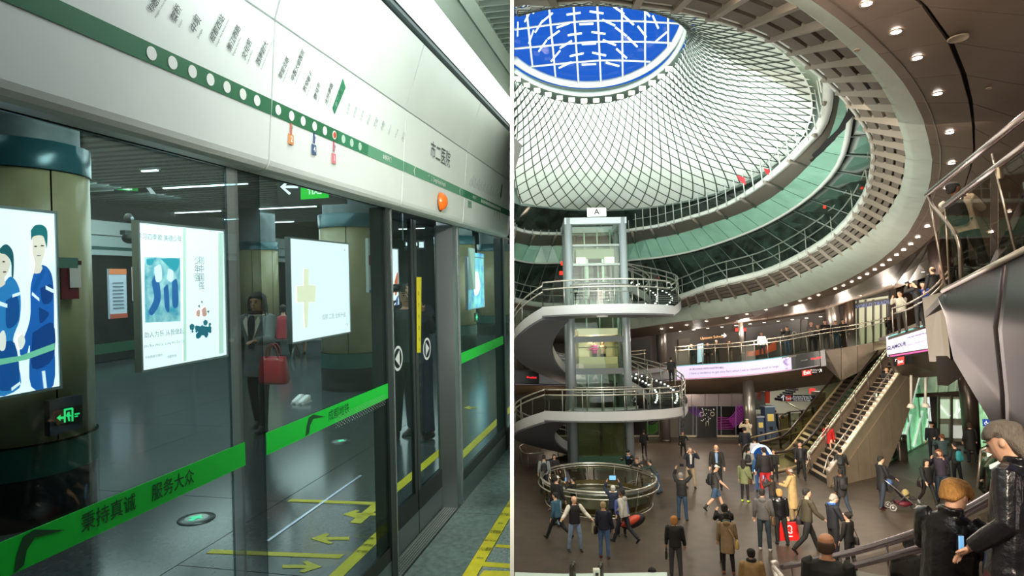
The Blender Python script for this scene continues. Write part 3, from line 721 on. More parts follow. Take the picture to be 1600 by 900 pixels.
# items on the columns
def plate(px0, py0, px1, py1, a, nm, c, lab, cat, em=0, d=.06):
    A, B = la(px0, py0, a), la(px1, py1, a); r = thing(nm, lab, cat, (A.x, a, B.z))
    b = MB(); b.b2((A.x, a, B.z), (B.x, a + d, A.z)); b.build('case', mat(c, .4, emit=em), r); return r, A, B
r, A, B = plate(95, 403, 124, 467, 4.40, 'fire_box', '6b1a26', 'dark red fire alarm box on the nearest column', 'fire box', 0, .14)
b = MB(); b.b2((A.x + .06, 4.385, B.z + .09), (A.x + .16, 4.40, B.z + .27)); b.build('instruction_label', mat('c6b8b4'), r)
b = MB(); b.b2((A.x - .01, 4.38, A.z - .05), (B.x + .01, 4.54, A.z - .02)); b.build('lid', mat('40101a'), r)
r, A, B = plate(92, 402, 122, 419, 4.30, 'notice_plate', '4f6a60', 'grey green notice plate above the dark red fire box', 'sign', 0, .02)
r, A, B = plate(77, 627, 130, 668, 4.39, 'exit_sign', '2e3640', 'small glowing green emergency exit sign low on the nearest column', 'sign', 0, .05)
rr_ = lambda x, y, k=1: V((la(x, y, 4.39).x, 4.386 - .002 * k, la(x, y, 4.39).z))
b = MB(); b.poly([rr_(*p) for p in ((84, 640), (127, 632), (127, 660), (84, 665))]); b.build('black_face', mat('050808', .3), r, fix=False)
b = MB()
for q_ in ([(87, 653), (93, 647.5), (93, 651), (98, 650.5), (98, 654.5), (93, 655), (93, 658)], [(98, 639), (112, 636.5), (112, 639.5), (101, 641.5), (101, 660), (98, 660.5)], [(110, 638), (113, 637.5), (113, 658), (110, 658.5)], [(104, 644), (107, 643), (108, 648), (111, 650), (107, 651), (108, 658), (105, 658), (104, 652), (101, 650)], [(115, 646), (123, 644.5), (123, 647), (115, 648.5)], [(115, 650), (120, 649), (120, 651), (115, 652)]):
    b.poly([rr_(x, y, 3) for x, y in q_])
b.build('green_pictogram', mat('28e07c', .5, emit=1.1), r, fix=False)
for (x0, y0, x1, y1, a, s) in ((587, 522, 595, 539, 4.55, 'tiny green exit sign on the tall column right side'), (742.5, 489, 747, 502, 4.45, 'tiny green exit sign on the column right of the doors')):
    r, A, B = plate(x0, y0, x1, y1, a, 'exit_sign', '0e3d2c', s, 'sign', 0, .05)
    c_ = (A + B) / 2; b = MB(); w_ = (B.x - A.x) * .3; h_ = (A.z - B.z) * .3
    b.b2((c_.x - w_, a - .006, c_.z - h_ * .3), (c_.x + w_, a - .003, c_.z + h_ * .3)); b.b2((c_.x - w_ * .35, a - .006, c_.z - h_), (c_.x + w_ * .35, a - .003, c_.z + h_)); b.build('pictogram', mat('46f0b0', .5, emit=1.0), r)
r, A, B = plate(575, 372, 592, 456, 4.50, 'information_panel', 'b7c2bd', 'tall pale information panel with a maroon block on the column', 'information panel', 0, .05)
p0, p1 = la(576, 399, 4.5), la(591, 415, 4.5); b = MB(); b.b2((p0.x, 4.49, p1.z), (p1.x, 4.50, p0.z)); b.build('maroon_block', mat('7d1440'), r)
tb = MB()
for i, ch in enumerate('出入口'):
    P_ = la(588.5, 421 + i * 8, 4.49); text_mb(ch, .07, lambda x, y: V((P_.x + x, 4.488, P_.z + y)), mb=tb, bold=.02)
tb.build('lettering', mat('20282a'), r, fix=False)
b = MB(); p0 = la(576, 452, 4.5); b.b2((A.x, 4.49, B.z), (B.x, 4.5, B.z + .04)); b.build('foot_strip', mat('2b4f86'), r)
r, A, B = plate(731.5, 387, 743, 452, 4.36, 'notice_board', 'a3b4ae', 'blue rimmed notice board beside the blue lit poster', 'notice board', 0, .01)
# floor markings mirrored by the glass, built as solid marks behind it
ml = floor_mark('yellow_line', [(-1, 1.87), (T(606, 1.9), 1.87), (T(606, 1.9), 1.96), (-1, 1.96)], 'yellow safety line on the floor behind the left glass panels')
if ml:
    tb = MB()
    for i, s in enumerate(['文明', '排队', '先下', '后上', 'METRO', '小心', '缝隙']):
        x_ = lz(553 + i * 9.5, 862 - i * 10, LFL).x
        text_mb(s, .045, lambda x, y: V((x_ + y, 1.915 - x, LFL + .0045)), mb=tb, bold=.01)
    tb.build('lettering', mat('5d5a1c'), ml, fix=False)
floor_mark('yellow_line', [(T(606, 1.9), 2.14), (T(697, 2.2), 2.14), (T(697, 2.2), 2.23), (T(606, 1.9), 2.23)], 'yellow line stretch seen through the sliding doors')
floor_mark('yellow_line', [(T(716, 1.9), 1.87), (30, 1.87), (30, 1.96), (T(716, 1.9), 1.96)], 'yellow line on the floor behind the right glass panel')
for (x0, y0, x1, y1, s) in ((452, 782, 614, 788, 'thin yellow cross line beyond the upper floor arrow'), (327, 862, 534, 870, 'thin yellow cross line at the bottom before the lowest arrow')):
    A, B = lz(x0, y0, LFL), lz(x1, y1, LFL); d = .03
    floor_mark('yellow_line', [(A.x - d, A.y), (B.x - d, B.y), (B.x + d, B.y), (A.x + d, A.y)], s)
def arrow(cx, cy, wd, ht, lab, flip=1):
    pts = [(-.5, 0), (-.12, -.5), (0, -.42), (-.12, -.14), (.5, -.16), (.5, .12), (-.1, .12), (.08, .42), (-.05, .5)]
    q_ = [lz(cx + flip * x * wd, cy + y * ht, LFL) for x, y in pts]
    floor_mark('yellow_arrow', [(p.x, p.y) for p in q_], lab)
arrow(562, 804, 52, 14, 'upper yellow floor arrow of the two pointing left behind the glass')
arrow(516, 842, 60, 17, 'lower yellow floor arrow pointing left behind the glass')
arrow(472, 886, 62, 18, 'big yellow arrow at the bottom edge behind the glass pointing right', -1)
arrow(602, 775, 30, 10, 'small yellow arrow pointing right at the door post', -1)
arrow(735, 637, 20, 5, 'faint yellow arrow on the floor behind the right glass panel')
for (cx, cy, rx, s) in ((307, 811, 25, 'nearest round floor light with a green arrow'), (533, 690, 15, 'farther round floor light with a green arrow')):
    P_ = lz(cx, cy, LFL); rad = rx / 1000 * P_.length * .95
    r = thing('floor_light', s, 'floor light', (P_.x, P_.y, LFL))
    b = MB(); b.lathe(P_, [(rad, .001), (rad * .97, .008), (rad * .55, .010), (0, .010)], 32); b.build('bezel', mat('5d6463', .3, .7), r)
    b = MB(); b.lathe(P_ + V((0, 0, .011)), [(rad * .6, 0), (0, .0)], 32); b.build('lens', mat('a9b8b2', .2), r)
    b = MB(); b.poly([P_ + V((x * rad, y * rad, .014)) for x, y in ((-.1, .45), (.4, .0), (-.1, -.45), (-.1, -.15), (-.5, -.15), (-.5, .15), (-.1, .15))]); b.build('green_arrow', mat('55f0b4', .5, emit=.7), r)
A, B = lz(418, 846, LFL), lz(564, 743, LFL)  # bluish white glare streak, put on the floor as a thin strip
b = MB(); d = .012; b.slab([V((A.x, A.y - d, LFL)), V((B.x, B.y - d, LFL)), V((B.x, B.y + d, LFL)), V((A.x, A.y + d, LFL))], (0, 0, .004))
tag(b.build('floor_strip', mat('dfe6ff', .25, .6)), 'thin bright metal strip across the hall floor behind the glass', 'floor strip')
# bench
P_ = lz(462, 560, LFL)
bench = thing('bench', 'grey metal bench under the people sitting behind the yellow cross poster', 'bench', P_)
b = MB(); b.b2(P_ + V((-.2, -.9, .42)), P_ + V((.25, 1.2, .46))); b.build('seat', mat('7d888c', .3, .8), bench)
for a_ in (-.8, 0, 1.1):
    b = MB(); b.tube([P_ + V((-.2, a_, 0)), P_ + V((0, a_, .42)), P_ + V((.22, a_, 0))], .025); b.build('leg', M_STEEL, bench)
# near end walls so that the hall is closed
b = MB(); b.b2((-4.2, -4, LFL), (-4, HB, 2.3)); b.build('wall_back', mat('6b7472', .8), kind='structure')
STATE['left'] = False
# ================================================================== PEOPLE
SKIN = {'l': 'd9a98c', 'm': 'b98563', 'd': '6b4630'}
HAIRC = {'k': '17120f', 'b': '3d2a1c', 'g': '8e8880', 'y': 'a8814a', 'w': 'c9c5bd', 'r': '6a3a20'}
def rotx(p, a, c):  # lean forward (towards +y) by a radians about c
    y, z = p[1] - c[1], p[2] - c[2]
    return V((p[0], c[1] + y * math.cos(a) + z * math.sin(a), c[2] - y * math.sin(a) + z * math.cos(a)))
def ering(c, rx, ry, n=14, f=None):
    out = []
    for k in range(n):
        a = 2 * math.pi * k / n
        q = V((c[0] + rx * math.cos(a), c[1] + ry * math.sin(a), c[2])); out.append(f(q) if f else q)
    return out
POSES = {
 'stand': dict(L=(2, 4, 4), R=(-3, 3, 4), la=(8, 10, 15, 0), ra=(5, 10, 20, 0)),
 'walk': dict(L=(26, 8, 2), R=(-18, 28, 2), la=(-22, 8, 25, 0), ra=(24, 8, 25, 0), lean=4),
 'stride': dict(L=(34, 12, 2), R=(-26, 30, 2), la=(-10, 8, 30, 0), ra=(30, 8, 40, 0), lean=8),
 'phone': dict(L=(3, 5, 5), R=(-2, 3, 5), la=(55, 14, 100, .5), ra=(55, 14, 105, .5)),
 'read': dict(L=(3, 5, 4), R=(-2, 3, 4), la=(22, 12, 75, .5), ra=(22, 12, 80, .5), head=25),
 'raise': dict(L=(2, 4, 6), R=(-2, 3, 6), la=(128, 26, 62, .7), ra=(128, 26, 62, .7), head=-18),
 'lean': dict(L=(-6, 4, 6), R=(-10, 6, 6), la=(62, 14, 50, .3), ra=(62, 14, 50, .3), lean=32),
 'hip': dict(L=(2, 4, 6), R=(-3, 3, 6), la=(-12, 38, 75, .5), ra=(8, 12, 40, .2)),
 'cross': dict(L=(2, 4, 4), R=(-3, 3, 4), la=(25, 8, 95, .9), ra=(25, 8, 95, .9)),
 'carry': dict(L=(5, 8, 4), R=(-6, 8, 4), la=(4, 8, 12, 0), ra=(0, 8, 8, 0)),
 'sit': dict(L=(84, 84, 8), R=(84, 84, 8), la=(30, 8, 60, .3), ra=(30, 8, 60, .3)),
 'open': dict(L=(4, 6, 9), R=(-4, 4, 9), la=(6, 38, 48, -.2), ra=(14, 34, 60, -.5)),
 'push': dict(L=(4, 5, 4), R=(-8, 8, 4), la=(14, 8, 48, .1), ra=(16, 8, 52, .1), head=10),
 'camera': dict(L=(3, 5, 7), R=(-4, 3, 7), la=(70, 22, 120, .75), ra=(70, 22, 120, .75), lean=5),
}
def arm_pts(S, H, s, pose, sf):
    p, ab, e, inw = pose
    p, ab, e = math.radians(p), math.radians(ab), math.radians(e)
    sh = sf(V((s * .108 * H, 0, .812 * H)))
    d1 = V((s * math.sin(ab), math.sin(p) * math.cos(ab), -math.cos(p) * math.cos(ab))).normalized()
    el = sh + d1 * (.172 * H)
    q = p + e
    d2 = V((s * (math.sin(ab) * .6 - inw * math.sin(min(e, 1.6))), math.sin(q), -math.cos(q))).normalized()
    wr = el + d2 * (.145 * H)
    return sh, el, wr, d2
def leg_pts(H, s, pose, hz):
    hp, kn, sp_ = [math.radians(a) for a in pose]
    hip = V((s * .052 * H, 0, .52 * H))
    d1 = V((s * math.sin(sp_), math.sin(hp), -math.cos(hp))).normalized()
    k = hip + d1 * (.242 * H)
    q = hp - kn
    d2 = V((s * math.sin(sp_) * .5, math.sin(q), -math.cos(q))).normalized()
    return hip, k, k + d2 * (.242 * H)
def hand(mb, wr, d, s, H, curl=.6):
    d = d.normalized(); side = d.cross(V((0, 0, 1)))
    side = side.normalized() if side.length > .2 else V((1, 0, 0)); nrm = side.cross(d).normalized()
    sc_ = H / 1.7
    pal = wr + d * .05 * sc_
    rot = Matrix((side, nrm, d)).transposed()
    mb.ell(pal, (.040 * sc_, .017 * sc_, .052 * sc_), 10, 7, rot)
    for i, (o, L_) in enumerate(((-.030, .068), (-.010, .078), (.010, .074), (.029, .058))):
        b = wr + d * .088 * sc_ + side * o * sc_; P_ = [b]; dd = d.copy()
        for seg in (.42, .33, .25):
            dd = (dd * math.cos(curl * .6) - nrm * math.sin(curl * .6)).normalized(); P_.append(P_[-1] + dd * L_ * seg * sc_)
        mb.tube(P_, [.0085 * sc_, .008 * sc_, .0075 * sc_, .006 * sc_], 6)
    tb_ = wr + d * .03 * sc_ + side * -.034 * sc_
    mb.tube([tb_, tb_ + (d * .7 - side * .7).normalized() * .034 * sc_, tb_ + (d * .9 - side * .55).normalized() * .062 * sc_], [.011 * sc_, .010 * sc_, .007 * sc_], 6)
def person(lab, loc, yaw=0, H=1.7, pose='stand', top='202226', legs='22252c', shoes='151515', skin='l', hair='k', hs='short', coat=.50,
           sleeve=1, lower='trousers', cap=None, pack=None, bag=None, scarf=None, hood=None, tilt=0, dev=None, vox=.02, inner=None, over=None, group=None, collar=None, headyaw=0, name_='person', sl_c=None, trm=.55, fat=1.1, straps=True):
    ps = dict(POSES[pose]) if isinstance(pose, str) else pose
    lean = math.radians(ps.get('lean', 0)); c0 = V((0, 0, .52 * H))
    dz = 0
    lp = [leg_pts(H, s, ps[k], 0) for s, k in ((-1, 'L'), (1, 'R'))]
    low = min(p[2].z for p in lp) - .042 * H
    sf = lambda q: rotx(q, lean, c0)
    root = thing(name_, lab, 'person', loc, group)
    root.rotation_euler = (0, math.radians(tilt), math.radians(yaw))
    O_ = V(loc)
    def finish(mb, nm, m, v=vox, par=root, rem=True, smooth=True):
        mb.v = [(p[0] + O_.x, p[1] + O_.y, p[2] + O_.z - low) for p in mb.v]
        o = mb.build(nm, m, par, fix=False)
        if rem:
            r = o.modifiers.new('remesh', 'REMESH'); r.mode = 'VOXEL'; r.voxel_size = v; r.use_smooth_shade = True
            s_ = o.modifiers.new('smooth', 'SMOOTH'); s_.iterations = 2; s_.factor = .5
        return o
    hd = math.radians(ps.get('head', 0)); hy = math.radians(headyaw)
    nb = sf(V((0, -.005 * H, .845 * H)))
    def hf_(q):   # head frame -> body frame, q relative to neck base
        q = V((q[0] * math.cos(hy) - q[1] * math.sin(hy), q[0] * math.sin(hy) + q[1] * math.cos(hy), q[2]))
        q = rotx(q, hd + lean * .5, (0, 0, 0)); return nb + q
    h = H * .13
    # ---- body: one continuous figure
    b = MB()
    f = fat
    tor = [(.50, .080 * f, .055 * f), (.54, .088 * f, .062 * f), (.60, .078 * f, .055 * f), (.66, .080 * f, .055), (.72, .092, .060), (.77, .098, .058), (.805, .100, .048), (.83, .068, .040), (.85, .034, .034)]
    b.rings([ering((0, 0, z * H), rx * H, ry * H, 14, sf) for z, rx, ry in tor])
    arms = [arm_pts(1, H, s, ps[k], sf) for s, k in ((-1, 'la'), (1, 'ra'))]
    for (sh, el, wr, d2), s in zip(arms, (-1, 1)):
        b.tube([sh, sh.lerp(el, .5), el, el.lerp(wr, .4), wr, wr + d2 * .02], [.030 * H, .028 * H, .024 * H, .024 * H, .016 * H, .015 * H], 10)
        hand(b, wr, d2, s, H, .8 if pose in ('phone', 'camera', 'read', 'carry', 'push') else .45)
    for (hp, k, an), s in zip(lp, (-1, 1)):
        lg_ = 1.0 if lower in ('shorts', 'skirt') else .72
        b.tube([hp + V((0, 0, .03 * H)), hp.lerp(k, .4), k, k.lerp(an, .35), an], [.050 * H * lg_, .046 * H * lg_, .033 * H * lg_, .033 * H * lg_, .022 * H], 10)
    # head: skull, jaw, nose, ears, neck
    b.tube([hf_((0, -.004, -.03 * H)), hf_((0, 0, .02 * H)), hf_((0, .008, .05 * H))], [.034 * H, .031 * H, .030 * H], 12)
    hc = (0, .012 * H, .085 * H)
    prof = [(-.066, .012, .018, .018), (-.060, .024, .030, .012), (-.045, .034, .040, .007), (-.025, .041, .048, .003), (0, .046, .054, 0), (.022, .048, .057, -.004), (.042, .044, .053, -.006), (.057, .030, .038, -.006), (.066, .010, .014, -.006)]
    b.rings([[hf_((hc[0] + rx * H * math.cos(a), hc[1] + yo * H + ry * H * math.sin(a), hc[2] + z * H)) for a in [2 * math.pi * k / 14 for k in range(14)]] for z, rx, ry, yo in prof])
    b.tube([hf_((0, hc[1] + .050 * H, hc[2] + .012 * H)), hf_((0, hc[1] + .062 * H, hc[2] - .014 * H)), hf_((0, hc[1] + .048 * H, hc[2] - .020 * H))], [.005 * H, .0095 * H, .009 * H], 8)
    b.ell(hf_((0, hc[1] + .045 * H, hc[2] - .036 * H)), (.016 * H, .010 * H, .008 * H), 8, 6)
    b.ell(hf_((0, hc[1] + .046 * H, hc[2] + .014 * H)), (.034 * H, .010 * H, .006 * H), 8, 6)
    for s in (-1, 1): b.ell(hf_((s * .048 * H, hc[1] - .006 * H, hc[2] - .004 * H)), (.007 * H, .012 * H, .018 * H), 8, 6)
    finish(b, 'body', mat(SKIN[skin], .55, bump=.05, bscale=200), v=min(vox, max(.0085, vox * .75)))
    # eyes and mouth
    e = MB()
    for s in (-1, 1): e.ell(hf_((s * .019 * H, hc[1] + .0515 * H, hc[2] + .002 * H)), (.0068 * H, .005 * H, .0042 * H), 8, 6)
    finish(e, 'eyes', mat('1d1512', .2), rem=False)
    e = MB()
    for s in (-1, 1): e.box(hf_((s * .020 * H, hc[1] + .054 * H, hc[2] + .016 * H)), (.020 * H, .006 * H, .004 * H))
    finish(e, 'eyebrows', mat(HAIRC[hair] if hair in HAIRC else '2a2018', .8), rem=False)
    e = MB(); e.ell(hf_((0, hc[1] + .0545 * H, hc[2] - .036 * H)), (.014 * H, .004 * H, .0035 * H), 8, 5); finish(e, 'lips', mat('8c4a42', .5), rem=False)
    # hair
    if hs != 'bald':
        b = MB(); sb_ = b; g = 1.0 if hs in ('short', 'swept') else 1.1
        hcn = (0, hc[1] - .014 * H, hc[2] + .014 * H)
        rot = Matrix.Rotation(0, 3, 'X')
        b.rings([[hf_((rx * H * math.cos(a), hcn[1] + yo * H + ry * H * math.sin(a), hcn[2] + z * H)) for a in [2 * math.pi * k / 14 for k in range(14)]] for z, rx, ry, yo in
                 ([(-.050, .034 * g, .018, -.034), (-.030, .047 * g, .030, -.026), (-.008, .053 * g, .044 * g, -.012), (.012, .054 * g, .058 * g, 0), (.034, .050 * g, .060 * g, .0), (.050, .034 * g, .042, -.004), (.059 * g, .012, .016, -.004)] if hs != 'bob' else
                  [(-.075, .044, .026, -.030), (-.045, .058, .038, -.024), (-.012, .062, .050, -.012), (.012, .062, .064, 0), (.036, .056, .064, 0), (.054, .036, .042, -.004), (.064, .012, .016, -.004)])])
        if hs == 'long':
            b.rings([[hf_((rx * H * math.cos(a), hcn[1] + yo * H + ry * H * math.sin(a), hcn[2] + z * H)) for a in [2 * math.pi * k / 12 for k in range(12)]] for z, rx, ry, yo in
                     [(-.17, .030, .014, -.052), (-.12, .052, .022, -.048), (-.06, .058, .030, -.036), (0, .054, .040, -.02)]])
            for s in (-1, 1): b.tube([hf_((s * .046 * H, hcn[1] + .028 * H, hcn[2] + .03 * H)), hf_((s * .056 * H, hcn[1] + .018 * H, hcn[2] - .03 * H)), hf_((s * .056 * H, hcn[1] + .012 * H, hcn[2] - .11 * H))], [.012 * H, .016 * H, .010 * H], 8)
        if hs == 'swept': b.rings([[hf_((rx * H * math.cos(a), hcn[1] + yo * H + ry * H * math.sin(a), hcn[2] + z * H)) for a in [2 * math.pi * k / 12 for k in range(12)]] for z, rx, ry, yo in [(-.125, .026, .016, -.040), (-.10, .040, .022, -.044), (-.05, .050, .034, -.034), (0, .052, .044, -.016)]])
        if hs in ('wavy', 'swept'):
            rg_ = random.Random(5); nL = 150
            for q_ in range(nL):
                sd_ = rg_.uniform(-1.45, 1.45); a0 = rg_.uniform(.15, 1.0) if hs == 'swept' else rg_.uniform(-.25, 1.3); ln = rg_.uniform(.7, 1.25); rr_ = rg_.uniform(1.0, 1.12)
                pts_ = []
                for k_ in range(6):
                    el_ = a0 + ln * k_ / 5; wob = .004 * math.sin(k_ * 1.9 + q_)
                    x_ = math.sin(sd_) * .053 * rr_ ; y_ = math.cos(el_) * math.cos(sd_ * .8) * .066 * rr_ ; z_ = math.sin(el_) * .062 * rr_ * math.cos(sd_ * .75)
                    if el_ > 2.4: y_ -= .004; z_ -= .0
                    pts_.append(hf_(((x_ + wob) * H, hcn[1] + (y_ + .002) * H, hcn[2] + (z_ - .004 + wob) * H)))
                sb_.tube(pts_, [.004 * H, .0065 * H, .007 * H, .0065 * H, .005 * H, .002 * H], 6)
        if hs == 'bun': b.ell(hf_((0, hcn[1] - .066 * H, hcn[2] + .02 * H)), (.030 * H,) * 3, 10, 8)
        if hs == 'fringe' : pass
        finish(b, 'hair', mat(HAIRC.get(hair, hair), .65, noise=.25, nscale=30, bump=.6, bscale=70, stretch=(3, 3, .6)), v=min(vox, .014))
    elif hair in ('g', 'w', 'b', 'k') and cap is None and hair != 'k':
        b = MB(); hcn = (0, hc[1] - .016 * H, hc[2] + .0)
        b.rings([[hf_((rx * H * math.cos(a), hcn[1] + yo * H + ry * H * math.sin(a), hcn[2] + z * H)) for a in [2 * math.pi * k / 14 for k in range(14)]] for z, rx, ry, yo in [(-.045, .036, .02, -.030), (-.02, .050, .036, -.018), (.008, .052, .046, -.008), (.02, .046, .044, -.006)]])
        finish(b, 'hair_fringe', mat(HAIRC[hair], .8), v=min(vox, .014))
    # ---- clothes
    fa = f
    def torso_shell(z0, g=.012, zt=.842):
        R = []
        hem = z0
        if hem < .50:
            n_ = 3
            for k in range(n_):
                z = hem + (.50 - hem) * k / n_
                flare = 1 + .25 * (.5 - z)
                R.append([V((q.x, q.y, q.z)) for q in ering((0, 0, z * H), (.100 * fa * flare) * H, (.078 * fa * flare) * H, 16)])
        for z, rx, ry in [(max(.50, hem), .098, .072), (.56, .096, .070), (.62, .092, .066), (.68, .095, .067), (.73, .104, .070), (.78, .108, .066), (.812, .104, .054), (.832, .072, .044), (zt, .046, .042)]:
            if z < max(.50, hem) - .001: continue
            k_ = fa if z < .70 else (1 + fa) / 2
            R.append(ering((0, 0, z * H), rx * H * k_, ry * H * k_, 16, sf))
        if trm == .3: R.append(ering((0, -.004 * H, .872 * H), .052 * H, .050 * H, 16, sf)); R.append(ering((0, -.004 * H, .876 * H), .040 * H, .040 * H, 16, sf))
        return R
    TM = mat(top, .75, noise=.12, nscale=10, bump=.15, bscale=26) if trm == .55 else mat(top, .3, noise=.1, nscale=9, bump=.9, bscale=9, spec=.6)
    b = MB(); b.rings(torso_shell(coat))
    sb = MB() if sl_c else b
    for (sh, el, wr, d2), s in zip(arms, (-1, 1)):
        e_ = wr if sleeve == 1 else sh.lerp(el, .75)
        pts = [sh + V((-s * .02 * H, 0, .004 * H)), sh, sh.lerp(el, .5), el, el.lerp(wr, .5), wr] if sleeve == 1 else [sh + V((-s * .02 * H, 0, .004 * H)), sh, sh.lerp(el, .45), e_]
        rr = [.040 * H, .045 * H, .042 * H, .037 * H, .034 * H, .028 * H] if sleeve == 1 else [.036 * H, .040 * H, .038 * H, .038 * H]
        sb.tube(pts, rr, 10)
    nm = 'coat' if coat < .46 else ('jacket' if sleeve == 1 else 'shirt')
    J = finish(b, nm, TM)
    if sl_c: finish(sb, 'sleeves', mat(sl_c, .7, bump=.15, bscale=26), par=J)
    if collar:
        b = MB(); b.tube([sf(V((.052 * H * math.cos(a), .046 * H * math.sin(a) + .0, .846 * H + .006 * H * -math.sin(a)))) for a in [2 * math.pi * k / 14 for k in range(15)]], .013 * H, 8)
        if collar[0] == 'L':
            for s in (-1, 1):
                b.slab([sf(V((s * x * H, y * H, z * H))) for x, y, z in ((.012, .074, .66), (.05, .072, .74), (.070, .066, .80), (.050, .058, .835), (.030, .066, .80))], (0, .008 * H, 0))
        finish(b, 'collar', mat(collar.lstrip('L'), .8), rem=False, par=J)
    if hood:
        b = MB(); b.rings([ering((0, -.05 * H, z * H), rx * H, ry * H, 12, sf) for z, rx, ry in ((.77, .020, .014), (.80, .055, .03), (.83, .064, .036), (.855, .055, .03), (.865, .03, .018))])
        finish(b, 'hood', mat(hood, .8, bump=.15, bscale=26), par=J)
    if inner:
        b = MB(); b.slab([sf(V((x * H, .0, z * H))) + V((0, y * H, 0)) for x, y, z in ((-.020, .078, .60), (.020, .078, .60), (.030, .073, .80), (.014, .064, .84), (-.014, .064, .84), (-.030, .073, .80))], (0, .006 * H, 0)); finish(b, 'shirt_front', mat(inner, .7), rem=False)
        if inner != '17171a' and 'tie' in ps or scarf == 'tie':
            b = MB(); b.slab([sf(V((x * H, 0, z * H))) + V((0, y * H, 0)) for x, y, z in ((-.008, .086, .62), (0, .086, .605), (.008, .086, .62), (.004, .078, .82), (-.004, .078, .82))], (0, .004, 0)); finish(b, 'tie', mat('2f6f8f', .5), rem=False)
    if scarf and scarf != 'tie':
        b = MB(); b.tube([sf(V((.05 * H * math.cos(a), .045 * H * math.sin(a), .855 * H))) for a in [2 * math.pi * k / 12 for k in range(13)]], .017 * H, 8); finish(b, 'scarf', mat(scarf, .9), rem=False)
    LM = mat(legs, .8, noise=.18, nscale=7, bump=.12, bscale=20)
    if lower in ('trousers', 'leggings', 'shorts'):
        g = {'trousers': 1.0, 'leggings': .84, 'shorts': 1.12}[lower]
        b = MB(); b.rings([ering((0, 0, z * H), rx * H * fa, ry * H * fa, 14) for z, rx, ry in ((.475, .070, .055), (.50, .088, .066), (.54, .092, .068), (.585, .086, .062))])
        for (hp, k, an), s in zip(lp, (-1, 1)):
            if lower == 'shorts': b.tube([hp, hp.lerp(k, .45), hp.lerp(k, .92)], [.058 * H, .056 * H, .054 * H], 10)
            else: b.tube([hp, hp.lerp(k, .5), k, k.lerp(an, .5), an + V((0, 0, .005 * H))], [.056 * H * g, .052 * H * g, .041 * H * g, .037 * H * g, .033 * H * g], 10)
        finish(b, lower, LM)
    elif lower == 'skirt':
        b = MB(); b.rings([ering((0, .0, z * H), rx * H, ry * H, 16) for z, rx, ry in ((.30, .105, .085), (.40, .102, .08), (.50, .092, .070), (.57, .080, .060))]); finish(b, 'skirt', LM)
    for (hp, k, an), s in zip(lp, (-1, 1)):
        dn = (an - k).normalized(); fw = V((0, 1, 0)) - dn * dn.y; fw.normalize(); dn2 = dn
        a0 = an + dn2 * .012 * H
        b = MB(); b.rings([[a0 + fw * (yo * H) + V((1, 0, 0)) * (rx * H * math.cos(t_)) + dn2 * (zc * H - rz * H * math.sin(t_)) for t_ in [2 * math.pi * q / 10 for q in range(10)]] for yo, rx, rz, zc in ((-.030, .016, .018, .006), (-.020, .024, .026, .004), (.01, .025, .030, .0), (.04, .027, .020, .010), (.075, .026, .015, .015), (.095, .016, .010, .019))])
        if shoes and shoes[0] == 'B': b.tube([an - dn * .08 * H, an], [.030 * H, .027 * H], 10)
        finish(b, 'shoe', mat(shoes.lstrip('B'), .4), v=min(vox, .014))
    if cap:
        b = MB(); cz = hc[2] + .022 * H; cy = hc[1] - .006 * H; kind = cap[0]; cc = cap[1:]
        b.rings([[hf_((rx * H * math.cos(a), cy + ry * H * math.sin(a), cz + z * H)) for a in [2 * math.pi * k / 14 for k in range(14)]] for z, rx, ry in ((.0, .055, .064), (.02, .054, .062), (.038, .042, .048), (.050, .012, .014))])
        if kind in 'cp':
            b.slab([hf_((x * H, cy + y * H, cz + z * H)) for x, y, z in ((-.042, .045, .002), (-.038, .085, -.002), (0, .105, -.004), (.038, .085, -.002), (.042, .045, .002))], (0, 0, .006 * H))
        if kind == 'p': b.rings([[hf_((rx * H * math.cos(a), cy + ry * H * math.sin(a), cz + z * H)) for a in [2 * math.pi * k / 14 for k in range(14)]] for z, rx, ry in ((.03, .056, .064), (.048, .070, .078), (.056, .068, .076), (.060, .02, .02))])
        finish(b, {'c': 'cap', 'p': 'peaked_cap', 'b': 'beanie'}[kind], mat(cc, .8), rem=False)
    if pack:
        b = MB(); b.rings([ering((0, -.115 * H, z * H), rx * H, ry * H, 12, sf) for z, rx, ry in ((.56, .05, .03), (.58, .080, .050), (.66, .088, .058), (.75, .082, .052), (.80, .055, .034), (.812, .02, .01))])
        P_ = finish(b, 'backpack', mat(pack, .7, bump=.2, bscale=20))
        b = MB()
        for s in (-1, 1): b.tube([sf(V((s * .060 * H, -.07 * H, .80 * H))), sf(V((s * .062 * H, -.0 * H, .856 * H))), sf(V((s * .066 * H, .076 * H, .78 * H))), sf(V((s * .080 * H, .06 * H, .66 * H))), sf(V((s * .085 * H, -.06 * H, .60 * H)))], .010 * H, 6)
        finish(b, 'strap', mat('141516', .7), rem=False, par=P_)
        b = MB(); b.slab([sf(V((x * H, -.176 * H, z * H))) for x, z in ((-.05, .60), (.05, .60), (.055, .68), (-.055, .68))], (0, -.012 * H, 0)); finish(b, 'backpack_pocket', mat(pack, .6), rem=False, par=P_)
